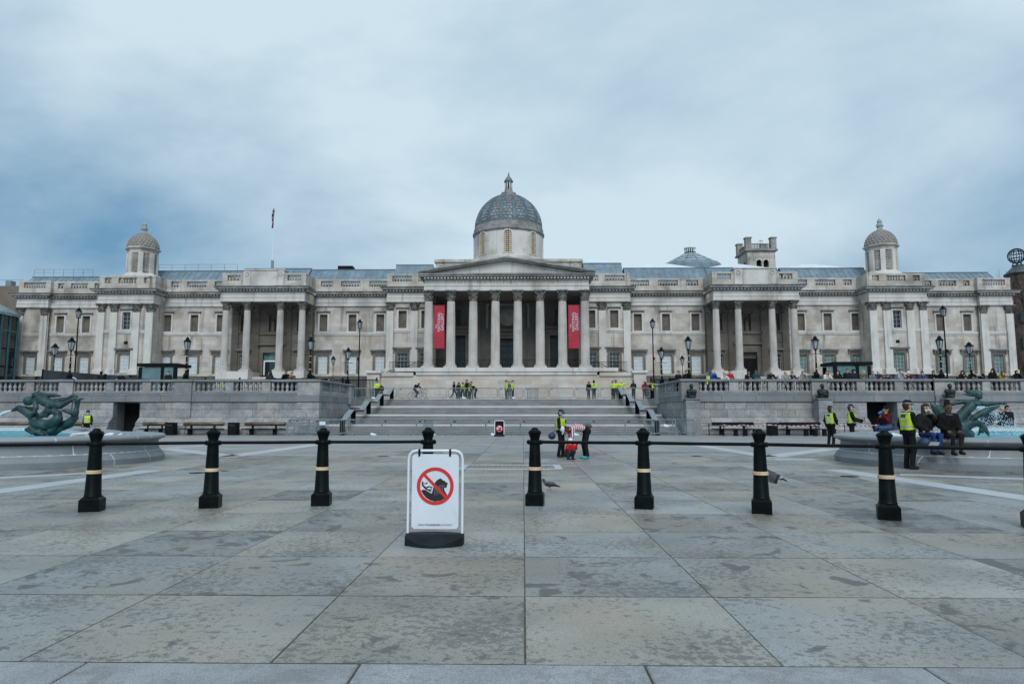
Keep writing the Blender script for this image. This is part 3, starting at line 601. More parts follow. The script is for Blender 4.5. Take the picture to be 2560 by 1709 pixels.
# --- entablature, cornice with dentils, balustraded parapet for one straight front
DEN = MB().box(-.11, .11, -.17, .02, 0, .21)
RB = MB().lathe([(.07, 0), (.05, .1), (.11, .3), (.05, .62), (.08, .8)], 6)
def entab(x0, x1, y, parapet='bal', rets=(0, 0), piers=None, m=PORTW, zp=0):
    """front at y, returning back by rets at its left and right ends"""
    a, b = GX + x0, GX + x1; back = y + 2.2
    q = MB(); q.box(a, b, y, back, ZA, ZF - .06); q.box(a - .05, b + .05, y - .06, back, ZF - .06, ZF); q.box(a + .03, b - .03, y + .04, back, ZF, ZD - .04); en = q.build('entablature', m, gal)
    q = MB(); q.box(a - .12, b + .12, y - .13, back, ZD - .04, ZD + .06); q.box(a - .10, b + .10, y - .10, back, ZD + .06, ZD + .3); q.box(a - .62, b + .62, y - .66, back, ZD + .32, ZD + .52); q.prism([(y - .66, ZD + .52), (y - .80, ZC - .03), (y - .80, ZC), (back, ZC), (back, ZD + .52)], 'x', a - .74, b + .74)
    q.build('cornice', LEDGE, gal)
    q = MB(); n = int((b - a + .2) / .44); st = (b - a + .2) / n
    for i in range(n):
        x = a - .1 + st * (i + .5); q.box(x - .12, x + .12, y - .40, y - .1, ZD + .08, ZD + .29)
    for s_, xx in ((-1, a), (1, b)):
        L_ = rets[0] if s_ < 0 else rets[1]
        for i in range(int(L_ / .44)):
            yy = y + .2 + .44 * i; q.box(min(xx + s_ * .1, xx + s_ * .4), max(xx + s_ * .1, xx + s_ * .4), yy - .12, yy + .12, ZD + .08, ZD + .29)
    tag(q.build('dentil', PORTW, gal), kind='stuff')
    if parapet != 'bal': return
    yp = y + .30; q = MB(); q.box(a, b, yp, yp + .5, ZP0, ZB0); q.box(a - .03, b + .03, yp - .05, yp + .55, ZB1, ZPT); q.build('parapet', PORT, gal)
    piers = piers if piers is not None else []
    ends = sorted([(x0, x0 + .7), (x1 - .7, x1)] + piers)
    q = MB()
    for p0, p1 in ends: MB().box(GX + p0, GX + p1, yp + .0 - .02, yp + .52, ZB0 - .003, ZB1 + .003).build('parapet_pier', PORT, gal)
    for (p0, p1), (q0, q1) in zip(ends, ends[1:]):
        n = max(1, int((q0 - p1) / .36)); st = (q0 - p1) / n
        for i in range(n): q.lathe([(.09, 0), (.06, .1), (.125, .32), (.06, .62), (.1, .8)], 6, (GX + p1 + st * (i + .5), yp + .25, ZB0), cap=False)
        q.box(GX + p1, GX + q0, yp + .44, yp + .48, ZB0, ZB1) if False else None
    tag(q.build('parapet_baluster', PORT, gal), kind='stuff')
    for s_, xx in ((-1, a), (1, b)):
        L_ = rets[0] if s_ < 0 else rets[1]
        if L_ > 0:
            q = MB(); q.box(min(xx, xx + s_ * .02) - (.5 if s_ > 0 else 0), max(xx, xx + s_ * .02) + (.5 if s_ < 0 else 0), yp + .5, yp + .5 + L_, ZP0, ZPT - .01); q.build('parapet_return', PORT, gal)
def strings(x0, x1, y, m=PORTW):
    q = MB(); q.box(GX + x0, GX + x1, y - .16, y + .1, 12.66, 12.92); q.box(GX + x0, GX + x1, y - .08, y + .1, 12.46, 12.66); q.build('string_course', m, gal)
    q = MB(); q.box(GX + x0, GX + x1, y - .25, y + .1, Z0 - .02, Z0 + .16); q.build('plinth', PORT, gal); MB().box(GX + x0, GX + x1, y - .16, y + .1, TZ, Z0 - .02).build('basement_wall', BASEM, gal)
def hole_up(x): return (GX + x - UW, GX + x + UW, 13.06, 13.06 + UH)
def hole_gr(x): return (GX + x - GW, GX + x + GW, 7.05, 7.05 + GH)
def front(x0, x1, y, ups, grs, m=PORT, side=(0, 0)):
    q = MB(); wall_holes(GX + x0, GX + x1, Z0 + .1, ZA + .02, [hole_up(x) for x in ups] + [hole_gr(x) for x in grs], y, .34, q)
    for i, L_ in enumerate(side):
        xx = GX + (x0, x1)[i]
        if L_: q.face([(xx, y, Z0 - 2), (xx, y + L_, Z0 - 2), (xx, y + L_, ZA), (xx, y, ZA)][::(1 if i else -1)])
    q.box(GX + x0 + .02, GX + x1 - .02, y + .42, y + .6, TZ, ZA)
    q.build('wall', m, gal)
for s in (-1, 1):
    def sp(a, b): return (a, b) if s > 0 else (-b, -a)
    def sx(v): return s * v
    # A  flank beside the portico
    x0, x1 = sp(10.2, 16.7); front(x0, x1, 92.7, [sx(14.5), sx(11.35)], [sx(14.48), sx(11.3)], side=(0, 4) if s > 0 else (4, 0))
    for x in (14.5, 11.35): upper_window(sx(x), 92.7); ground_window(sx(x - .03), 92.7, 'dark')
    pilaster(sx(12.85), 92.7); pilaster(sx(16.2), 92.7); strings(*sp(13.35, 15.7), 92.7); strings(*sp(10.2, 12.35), 92.7)
    entab(*sp(10.2, 16.7), 92.4, rets=(0, 3.4) if s > 0 else (3.4, 0), piers=[tuple(sorted((sx(12.4), sx(13.3))))])
    # B  inner wing
    front(*sp(16.7, 27.7), 96.2, [sx(v) for v in (18.3, 22.27, 26.42)], [sx(v) for v in (18.25, 22.28, 26.42)])
    for v in (18.3, 22.27, 26.42): upper_window(sx(v), 96.2); ground_window(sx(v), 96.2, 'white')
    strings(*sp(16.72, 27.7), 96.2); entab(*sp(16.7, 27.7), 96, piers=[tuple(sorted((sx(20.0), sx(21.3)))), tuple(sorted((sx(24.1), sx(25.3))))])
    # C  secondary portico of four columns
    yb = 95.4; q = MB(); dx = sx(33.4)
    wall_holes(GX + sp(27.75, 39.25)[0], GX + sp(27.75, 39.25)[1], Z0 + .1, ZA + .02, [(GX + dx - 1.25, GX + dx + 1.25, Z0 + .1, 9.95)] + [(GX + dx + t_ - .55, GX + dx + t_ + .55, 12.9, 15.4) for t_ in (-4.0, 0, 4.0)] + [(GX + dx + t_ - .55, GX + dx + t_ + .55, 7.05, 9.7) for t_ in (-4.0, 4.0)], yb, .5, q)
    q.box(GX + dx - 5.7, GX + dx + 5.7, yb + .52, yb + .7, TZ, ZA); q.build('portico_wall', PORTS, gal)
    for t_ in (-4.0, 0, 4.0):             # niches with statues
        n_ = MB(); n_.box(-.8, -.55, -.1, .02, 0, 2.7); n_.box(.55, .8, -.1, .02, 0, 2.7); n_.box(-.8, .8, -.1, .02, 2.5, 2.75); n_.box(-.9, .9, -.2, .02, -.15, 0); n_.box(-.5, .5, .40, .48, 0, 2.5, 1)
        f = inst('niche', n_.mesh('niche', [PORTS, BLIND]), gal, (GX + dx + t_, yb, 12.9))
        st = MB().lathe([(.22, 0), (.26, .5), (.2, .95), (.27, 1.35), (.1, 1.5), (.06, 1.55), (.13, 1.65), (.12, 1.8), (.02, 1.87)], 10).mesh('niche_figure', PORTS, True)
        inst('niche_figure', st, f, (0, .15, .05), world=False)
    for t_ in (-4.0, 4.0):
        w_ = inst('window', GRF, gal, (GX + dx + t_, yb, 7.05), scale=(.8, 1, 1)); inst('pane', PANES['dark'] if s > 0 or t_ < 0 else PANES['white'], w_, (0, 0, 0), world=False); inst('glazing_bars', GBAR, w_, (0, 0, 0), world=False); inst('hood', GRH, w_, (0, 0, 0), world=False)
        for e in (-.45, .45):
            put('roundel', MB().lathe([(.3, -.04), (.3, .0), (.22, .05), (.18, .02)], 14), PORTS, gal, Matrix.Translation((dx + t_ + e * 1.3, yb - 96 - .03, 11.6 - TZ)) @ Matrix.Rotation(R(90), 4, 'X'))
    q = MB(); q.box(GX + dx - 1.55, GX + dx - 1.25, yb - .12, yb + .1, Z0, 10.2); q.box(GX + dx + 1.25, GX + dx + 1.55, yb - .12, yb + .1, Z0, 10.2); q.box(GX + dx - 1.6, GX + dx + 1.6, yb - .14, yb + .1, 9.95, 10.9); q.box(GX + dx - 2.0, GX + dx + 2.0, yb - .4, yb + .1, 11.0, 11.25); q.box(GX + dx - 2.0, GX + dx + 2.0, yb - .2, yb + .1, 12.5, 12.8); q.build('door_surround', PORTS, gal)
    dmat = BLACKM if s > 0 else WHITE
    q = MB(); q.box(GX + dx - 1.25, GX + dx - .02, yb + .3, yb + .36, Z0, 8.9); q.box(GX + dx + .02, GX + dx + 1.25, yb + .3, yb + .36, Z0, 8.9); q.box(GX + dx - 1.25, GX + dx + 1.25, yb + .28, yb + .38, 8.9, 9.1)
    if s > 0: q.build('door', BLACKM, gal)
    else:
        q = MB(); ring(q, 1.05, Z0, 8.7, .2, 0, .1); d_ = q.mesh('door_frame', WHITE); o = inst('door', d_, gal, (GX + dx, yb + .3, 0)); inst('opening', MB().box(-1.05, 1.05, .06, .1, Z0, 8.7).mesh('opening', GLASSD), o, (0, 0, 0), world=False); inst('pane', MB().box(-1.2, 1.2, .05, .09, 8.92, 9.9).mesh('pane', GLASST), o, (0, 0, 0), world=False)
    for v in (28.15, 31.15, 35.7, 38.65):
        column(KITS, sx(v), 92.0, 7.1)
        pilaster(sx(v + (.0)), yb, 7.0, .42, ZA, .2, PORTS)
    for x0, x1 in (sp(27.45, 31.85), sp(35.0, 39.4)): MB().box(GX + x0, GX + x1, 91.2, yb, TZ, 7.1).build('column_plinth', PORTW, gal)
    q = MB(); x0, x1 = sp(31.85, 35.0)
    for i in range(6): q.box(GX + x0, GX + x1, 90.6 + .42 * i, yb, TZ if i == 0 else 4.4 + .4 * i - .4, 4.4 + .4 * i)
    q.build('entrance_steps', PORT, gal)
    entab(*sp(27.75, 39.3), 91.55, rets=(4, 4), piers=[tuple(sorted((sx(30.3), sx(30.9)))), tuple(sorted((sx(36.2), sx(36.8))))])
    MB().box(GX + sp(27.8, 39.2)[0], GX + sp(27.8, 39.2)[1], 92.5, yb, ZA - .05, ZA + .1).build('soffit', PORTS, gal)
    q = MB(); x0, x1 = sp(30.75, 36.35); q.box(GX + x0, GX + x1, 91.78, 93.2, ZP0, 21.0); q.box(GX + x0 - .15, GX + x1 + .15, 91.65, 93.35, 21.0, 21.16); at = q.build('attic_block', PORTW, gal)
    for v in (31.25, 35.85):
        q = MB(); q.box(GX + sx(v) - .48, GX + sx(v) + .48, 91.70, 91.775, ZP0 + .2, 20.9); q.build('attic_pier', PORTW, at)
        w_ = MB().tube([(.26 * math.cos(a * .5236), 0, .26 * math.sin(a * .5236)) for a in range(12)], .045, 6, closed=True).mesh('wreath', PORT, True); o = inst('wreath', w_, at, (0, 0, 0)); o.location = (sx(v), 91.68 - 96, 20.45 - TZ)
    # D  outer wing
    front(*sp(39.35, 49.3), 96.2, [sx(v) for v in (41.2, 45.0, 48.9)], [sx(v) for v in (41.2, 45.0, 48.85)])
    for v in (41.2, 45.0, 48.9): upper_window(sx(v), 96.2); ground_window(sx(v), 96.2, 'green' if s > 0 else 'white')
    strings(*sp(39.35, 49.3), 96.2); entab(*sp(39.3, 49.4), 96, piers=[tuple(sorted((sx(42.4), sx(43.5)))), tuple(sorted((sx(46.4), sx(47.5))))])
    # E  end pavilion with pepperpot
    front(*sp(49.4, 57.2), 93.4, [sx(53.2)], [sx(53.2)], side=(3, 4) if s > 0 else (4, 3)); upper_window(sx(53.2), 93.4, glass=True); ground_window(sx(53.2), 93.4, 'green' if s > 0 else 'white')
    for v in (49.9, 51.75, 54.9, 56.7): pilaster(sx(v), 93.4, hw=.5)
    strings(*sp(52.3, 54.35), 93.4); strings(*sp(50.45, 51.2), 93.4); strings(*sp(55.45, 56.2), 93.4)
    MB().box(GX + sx(53.1) - .25, GX + sx(53.1) + .25, 93.36, 93.40, 11.0, 11.4).build('vent', BLACKM, gal)
    entab(*sp(49.35, 57.25), 93.0, rets=(3, 4) if s > 0 else (4, 3), piers=[tuple(sorted((sx(51.0), sx(52.0)))), tuple(sorted((sx(54.6), sx(55.6))))])
    # F, G  outer range and end bay
    front(*sp(57.2, 66.5), 97.2, [sx(v) for v in (61.3, 65.1)], [sx(v) for v in (61.3, 65.1)])
    for v in (61.3, 65.1): upper_window(sx(v), 97.2); ground_window(sx(v), 97.2, 'green' if s > 0 else 'white')
    strings(*sp(57.25, 66.5), 97.2); entab(*sp(57.25, 66.6), 97.0, piers=[tuple(sorted((sx(60.5), sx(61.5)))), tuple(sorted((sx(64.0), sx(65.0))))])
    front(*sp(66.5, 71.2), 96.7, [], [sx(68.75)], side=(0, 14) if s > 0 else (14, 0)); ground_window(sx(68.75), 96.7, 'green' if s > 0 else 'white'); strings(*sp(67.6, 70.1), 96.7)
    pilaster(sx(67.1), 96.7, hw=.5); pilaster(sx(70.65), 96.7, hw=.5)
    entab(*sp(66.55, 71.2), 96.4, rets=(0, 10) if s > 0 else (10, 0), piers=[])
    # pepperpot cupola
    cx, cy = GX + sx(53.25), 96.6
    cup = MB(); cup.lathe([(2.75, ZP0), (2.75, 20.8), (2.45, 21.25), (2.2, 21.4)], 8, (cx, cy, 0), a0=R(22.5)); cup.build('cupola_base', PORTW, gal)
    dr_ = MB().lathe([(1.42, 21.4), (1.42, 24.35)], 8, (cx, cy, 0), a0=R(22.5)).build('cupola_drum', BLACKM, gal)
    for j in range(8):
        a = R(22.5 + 45 * j); ca, sa = math.cos(a), math.sin(a); qx, qy = cx + 1.86 * ca, cy + 1.86 * sa
        MB().raw([(cx + 2.08 * math.cos(a + d) * 1, cy + 2.08 * math.sin(a + d), z_) for z_ in (21.38, 24.4) for d in (-.155, 0, .155)] + [(cx + 1.3 * math.cos(a + d), cy + 1.3 * math.sin(a + d), z_) for z_ in (21.38, 24.4) for d in (-.23, .23)],
                 [(0, 1, 4, 3), (1, 2, 5, 4), (2, 7, 9, 5), (6, 0, 3, 8)]).build('corner_pier', PORTW, dr_)
        a = R(45 * j); ca, sa = math.cos(a), math.sin(a); lat = MB()
        def lp(u, z_): return (cx + 1.80 * ca - sa * u, cy + 1.80 * sa + ca * u, z_)
        hw = .44; ns = 7
        for i in range(ns):
            z0_, z1_ = 21.6 + 2.6 * i / ns, 21.6 + 2.6 * (i + 1) / ns
            for u0, u1, zz0, zz1 in ((-hw, hw, z0_, z1_), (hw, -hw, z0_, z1_), (0, 0, z0_, z1_), (-hw, hw, z0_, z0_), (-hw, 0, (z0_ + z1_) / 2, z1_), (hw, 0, (z0_ + z1_) / 2, z1_)): lat.bar(lp(u0, zz0), lp(u1, zz1), .06, .06)
        lat.bar(lp(-hw, 21.4), lp(-hw, 24.3), .07, .1); lat.bar(lp(hw, 21.4), lp(hw, 24.3), .07, .1)
        tag(lat.build('lattice', PORT, dr_), kind='stuff')
    MB().lathe([(2.0, 24.3), (2.05, 24.75), (2.1, 24.8), (2.34, 24.98), (2.38, 25.16), (2.16, 25.25)], 8, (cx, cy, 0), a0=R(22.5)).build('cupola_cornice', PORT, gal)
    pr = [(2.12, 25.2)] + [(2.05 * math.cos(R(t_)), 25.25 + 2.2 * math.sin(R(t_))) for t_ in range(0, 71, 10)]
    cd = MB().lathe(pr, 24, (cx, cy, 0)).build('cupola_dome', mat('cupola_stone', (.26, .245, .22), .9, .2, 2), gal, True)
    scm = MB()
    for i in range(7):                     # fish-scale slates: too small to pick apart
        t_ = R(6 + i * 9.5); rr, zz_ = 2.06 * math.cos(t_), 25.27 + 2.2 * math.sin(t_); n = 26
        for j in range(n):
            a = 2 * math.pi * (j + .5 * (i % 2)) / n; scm.ball((cx + rr * math.cos(a), cy + rr * math.sin(a), zz_), (.12 * math.cos(t_) + .04, .12 * math.cos(t_) + .04, .15), 6)
    tag(scm.build('cupola_scales', mat('slate_scale', (.33, .31, .275), .85, .2, 4), cd), kind='stuff')
    MB().lathe([(.80, 27.25), (.85, 27.4), (.5, 27.5), (.36, 27.75), (.36, 28.0), (.48, 28.1), (.46, 28.35), (.3, 28.6), (.3, 28.7), (.34, 28.8), (.2, 29.1), (.04, 29.3)], 14, (cx, cy, 0)).build('finial', mat('finial_stone', (.30, .33, .31), .8, .3, 3), cd, True)
    # zinc roofs in standing-seam sheets
    def zroof(xa, xb, zt, y0=97.5, y1=100.2, zb=20.1, skylight=None, m=ZINC):
        xa, xb = sp(xa, xb); n = max(2, round((xb - xa) / .85)); st = (xb - xa) / n; rf = MB().raw([(GX + xa, y0, zb), (GX + xb, y0, zb), (GX + xb, y1, zt), (GX + xa, y1, zt), (GX + xb, y1 + 9, zt), (GX + xa, y1 + 9, zt)], [(0, 1, 2, 3), (3, 2, 4, 5), (0, 3, 5), (1, 4, 2)]).build('zinc_roof', ZINCE, gal)
        L_ = math.hypot(y1 - y0, zt - zb); sh = MB().box(.02, st - .02, 0, .02, 0, L_).box(st - .035, st + .02, -.05, .02, 0, L_).mesh('roof_sheet', m)
        for i in range(n):
            o = inst('roof_sheet', sh, rf, (GX + xa + st * i, y0 - .03, zb + .02)); o.rotation_euler = (-math.atan2(y1 - y0, zt - zb), 0, 0)
            o.location = (GX + xa + st * i - W[gal.name][0], y0 - .03 - 96, zb + .02 - TZ)
        MB().box(GX + xa - .05, GX + xb + .05, y1 - .12, y1 + .3, zt - .03, zt + .12).build('ridge_flashing', ZINCE, rf)
        if skylight:
            sa, sb = sp(*skylight[:2]); zr = skylight[2]; mid = (sa + sb) / 2
            MB().raw([(GX + sa, y1 + .8, zt + .25), (GX + sb, y1 + .8, zt + .25), (GX + mid + 1, y1 + 3.2, zr), (GX + mid - 1, y1 + 3.2, zr), (GX + sa, y1 + 6, zt + .25), (GX + sb, y1 + 6, zt + .25)], [(0, 1, 2, 3), (0, 3, 4), (1, 5, 2), (3, 2, 5, 4)]).build('skylight', SKYL, rf)
            MB().box(GX + sa, GX + sb, y1 + .78, y1 + .95, zt + .1, zt + .3).build('skylight_kerb', ZINCE, rf)
    if s > 0:
        zroof(11.0, 16.65, 23.6, skylight=(7.0, 16.4, 25.2)); zroof(17.0, 28.9, 22.85, skylight=(17.8, 28.5, 24.3)); zroof(29.0, 39.6, 22.85, skylight=(29.5, 38.8, 24.2)); zroof(40.0, 52.4, 22.75, skylight=(41, 51, 24.1)); zroof(57.0, 71.0, 22.2, 98.5, 101, 20.2, skylight=(57.5, 69, 23.1))
    else:
        zroof(11.4, 16.9, 23.45); zroof(17.0, 29.6, 22.75); zroof(29.7, 39.7, 22.95); zroof(39.8, 52.8, 22.65); zroof(57.5, 72.4, 21.95, 98.5, 101, 20.2)
        MB().box(GX - 25.8, GX - 23.6, 100.5, 102, 22.7, 23.5).build('plant_box', BLACKM, gal)
        for xa, xb, zt in ((-72, -63, 22.2), (-53, -41, 22.9)):
            q = MB(); n = 6
            for i in range(n + 1): q.bar((GX + xa + (xb - xa) * i / n, 100.6, zt - .2), (GX + xa + (xb - xa) * i / n, 100.6, zt + .9), .035)
            q.bar((GX + xa, 100.6, zt + .9), (GX + xb, 100.6, zt + .9), .035); q.bar((GX + xa, 100.6, zt + .45), (GX + xb, 100.6, zt + .45), .025); q.build('roof_rail', ZINCE, gal)
# --- body behind the fronts
q = MB(); q.box(GX - 71, GX + 71, 97.9, 112, TZ, 20.1); q.box(GX - 16.5, GX + 16.5, 93.4, 97.8, 16.7, 20.0); q.build('building_core', PORT, gal)
# --- main portico
PY = 84.2
q = MB(); q.box(GX - 13.6, GX - 10.6, 82.9, 92.6, 6.55, 6.98); q.box(GX - 10.6, GX + 10.6, 82.85, 91.5, 6.5, 7.0); q.box(GX + 10.6, GX + 13.6, 82.9, 92.6, 6.55, 6.98); q.build('portico_floor', PORTW, gal)
q = MB(); q.box(GX - 11.0, GX + 11.0, 82.75, 83.4, 6.1, 6.5); q.box(GX - 11.15, GX + 11.15, 82.62, 83.4, 6.5, 6.985); q.build('platform_edge', PORTW, gal)
q = MB(); q.box(GX - 16.6, GX + 16.6, 82.9, 92.4, TZ, 6.08); q.box(GX - 16.6, GX - 11.3, 82.72, 83.0, 5.95, 6.40); q.box(GX + 11.3, GX + 16.6, 82.72, 83.0, 5.95, 6.40); q.build('podium', PODIUM, gal)
for s in (-1, 1):
    p = MB().box(GX + s * 15.35, GX + s * 16.85, 82.3, 84.2, TZ, 6.25).build('podium_pier', PODIUM, gal); MB().bev(GX + s * 16.1 - .95, GX + s * 16.1 + .95, 82.1, 84.4, 6.25, 6.6, .06).build('pier_cap', PORTW, p)
    # railings of the side stairs
    r_ = MB(); x0, x1 = GX + s * 11.2, GX + s * 15.9
    for i in range(27): x = x0 + (x1 - x0) * i / 26; r_.bar((x, 91.2, 6.9), (x, 91.2, 8.35), .035)
    r_.bar((x0, 91.2, 8.3), (x1, 91.2, 8.3), .05); r_.bar((x0, 91.2, 7.0), (x1, 91.2, 7.0), .05); tag(r_.build('stair_railing', BLACK, gal), kind='stuff')
    r_ = MB(); r_.tube([(GX + s * 11.3, 84.4, 7.75), (GX + s * 12.6, 84.4, 7.0), (GX + s * 14.4, 84.4, 6.75), (GX + s * 15.0, 84.4, 6.5)], .04, 6); r_.tube([(GX + s * 11.3, 84.4, 7.4), (GX + s * 12.6, 84.4, 6.75), (GX + s * 14.4, 84.4, 6.5)], .03, 6)
    for x in (11.4, 12.6, 13.5, 14.4): r_.bar((GX + s * x, 84.4, 6.2), (GX + s * x, 84.4, 7.7 - (x - 11.3) * .38 if x < 13 else 6.95 - (x - 12.6) * .1), .04)
    r_.build('hand_railing', BLACK, gal)
cols = [-9.72 + 2.777 * i for i in range(8)]
for x in cols: column(KITM, x, PY, 6.98)
for x in (cols[0], cols[7]): column(KITM, x, PY + 3.0, 6.98)
q = MB()                                   # railings between the columns
for a, b in zip(cols, cols[1:]):
    x0, x1 = GX + a + .6, GX + b - .6
    q.bar((x0, PY, 8.05), (x1, PY, 8.05), .05); q.bar((x0, PY, 7.12), (x1, PY, 7.12), .04); mx = (x0 + x1) / 2
    for x in (x0, x0 + .25, x1 - .25, x1): q.bar((x, PY, 6.98), (x, PY, 8.05), .04)
    for rr in (.5, .25): q.tube([(mx + rr * math.cos(R(a_)), PY, 7.56 + rr * .9 * math.sin(R(a_))) for a_ in range(0, 360, 30)], .02, 5, closed=True)
tag(q.build('portico_railing', BLACK, gal), kind='stuff')
# portico back wall, doors, niches
BY = 90.6; q = MB()
wall_holes(GX - 10.4, GX + 10.4, 6.9, 16.7, [(GX - 1.15, GX + 1.15, 6.9, 11.4)] + [(GX + s * 6.5 - .85, GX + s * 6.5 + .85, 6.9, 11.8) for s in (-1, 1)] + [(GX + s * 6.9 - .6, GX + s * 6.9 + .6, 12.9, 15.3) for s in (-1, 1)], BY, .8, q)
q.box(GX - 10.4, GX + 10.4, BY + .85, BY + 1, TZ, 16.6); q.box(GX - 10.45, GX - 10.2, PY + 3.2, BY, 6.9, 16.6); q.box(GX + 10.2, GX + 10.45, PY + 3.2, BY, 6.9, 16.6); q.build('portico_wall', mat('portico_wall_stone', (.135, .128, .115), .9, .2, .5, streak=(.4, (.07, .065, .06), 1.2, .12)), gal)  # interior shade of the portico put into the wall colour
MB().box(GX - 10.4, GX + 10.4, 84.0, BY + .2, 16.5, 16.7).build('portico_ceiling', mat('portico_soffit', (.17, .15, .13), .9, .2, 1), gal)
for x, w_, h in ((0, 1.15, 11.4), (-6.5, .85, 11.8), (6.5, .85, 11.8)):
    d = MB(); d.box(GX + x - w_, GX + x + w_, BY + .5, BY + .6, 6.98, h); dd = d.build('door', mat('teal_door', (.01, .022, .028), .5, .3, 4), gal)
    nn = 5
    for i in range(nn):
        for e in (-1, 1): MB().bev(GX + x + (e * w_ / 2) - w_ * .36, GX + x + (e * w_ / 2) + w_ * .36, BY + .46, BY + .53, 7.15 + (h - 7.3) * i / nn, 7.05 + (h - 7.3) * (i + 1) / nn, .02).build('door_panel', mat('teal_panel', (.016, .034, .042), .45, .3, 4), dd)
    f = MB(); f.box(GX + x - w_ - .35, GX + x - w_, BY - .14, BY + .1, 6.98, h + .35); f.box(GX + x + w_, GX + x + w_ + .35, BY - .14, BY + .1, 6.98, h + .35); f.box(GX + x - w_, GX + x + w_, BY - .14, BY + .1, h, h + .35); f.box(GX + x - w_ - .8, GX + x + w_ + .8, BY - .6, BY + .1, h + .9, h + 1.2); f.box(GX + x - w_ - .6, GX + x + w_ + .6, BY - .3, BY + .1, h + .35, h + .9); f.build('door_surround', PORTS, gal)
q = MB(); q.lathe([(1.15, 0), (1.15, .12), (.9, .2), (.85, .08)], 28); put('roundel', q, PORTD, gal, Matrix.Translation((0, BY - 96, 14.2 - TZ)) @ Matrix.Rotation(R(90), 4, 'X'), True)
q = MB(); ring(q, 2.6, 12.7, 15.8, .3, BY - .15 - BY, .05); o = inst('panel_frame', q.mesh('panel_frame', PORTD), gal, (GX, BY, 0))
for x in (-9.7, -4.15, -1.9, 1.9, 4.15, 9.7): pilaster(x, BY, 7.0, .5, 16.6, .25, PORTS)
# portico entablature and pediment
q = MB(); q.box(GX - 10.25, GX + 10.25, PY - .62, PY + .9, 16.62, 17.2); q.box(GX - 10.32, GX + 10.32, PY - .7, PY + .9, 17.2, 17.28); q.box(GX - 10.22, GX + 10.22, PY - .58, PY + .9, 17.28, 17.98)
for e in (-1, 1): q.box(GX + e * 10.24, GX + e * 8.9, PY + .9, 92.4, 16.62, 17.98)
q.build('portico_entablature', PORTW, gal)
q = MB(); q.box(GX - 10.4, GX + 10.4, PY - .78, 92.3, 17.98, 18.3); q.box(GX - 10.85, GX + 10.85, PY - 1.3, 92.3, 18.3, 18.5); q.box(GX - 10.95, GX + 10.95, PY - 1.4, 92.3, 18.5, 18.66); q.build('portico_cornice', LEDGE, gal)
q = MB(); n = 50
for i in range(n): x = GX - 10.3 + 20.6 * (i + .5) / n; q.box(x - .12, x + .12, PY - 1.12, PY - .77, 18.05, 18.27)
tag(q.build('dentil', PORTW, gal), kind='stuff')
MB().prism([(GX - 10.2, 18.66), (GX + 10.2, 18.66), (GX, 20.35)], 'y', PY - .5, 93).build('tympanum', PORTW, gal)
for s in (-1, 1):
    sl = (20.42 - 18.66) / 10.95
    for (o0, o1, yy, m_) in ((.0, .16, PY - 1.0, PORT), (.16, .36, PY - 1.35, LEDGE)):
        MB().raw([(GX + s * 11.0, y, 18.66 + o0) for y in (yy, 93)] + [(GX + s * 11.0, y, 18.66 + o1) for y in (yy, 93)] + [(GX, y, 20.42 + o0) for y in (yy, 93)] + [(GX, y, 20.42 + o1) for y in (yy, 93)],
                 [(0, 1, 3, 2), (4, 6, 7, 5), (0, 2, 6, 4), (1, 5, 7, 3), (2, 3, 7, 6), (0, 4, 5, 1)]).build('raking_cornice', m_, gal)
tm = text_mesh('inscription', 'THE   NATIONAL   GALLERY', .82, GILT, .02, spacing=1.32); o = bpy.data.objects.new('inscription', tm); COL.objects.link(o); o.parent = gal; o.rotation_euler = (R(90), 0, 0); o.location = (0, PY - .595 - 96, 17.63 - TZ)
# attic behind the pediment
q = MB(); q.box(GX - 9.95, GX + 10.1, 92.6, 96, 20.0, 22.2); q.box(GX - 10.2, GX + 10.3, 92.4, 96.2, 22.2, 22.6); q.build('attic', PORT, gal)
for s in (-1, 1):
    put('wreath', MB().tube([(.36 * math.cos(a * .5236), 0, .36 * math.sin(a * .5236)) for a in range(12)], .06, 6, closed=True), PORTW, gal, Matrix.Translation((s * 9.3, 92.55 - 96, 21.5 - TZ)), True)
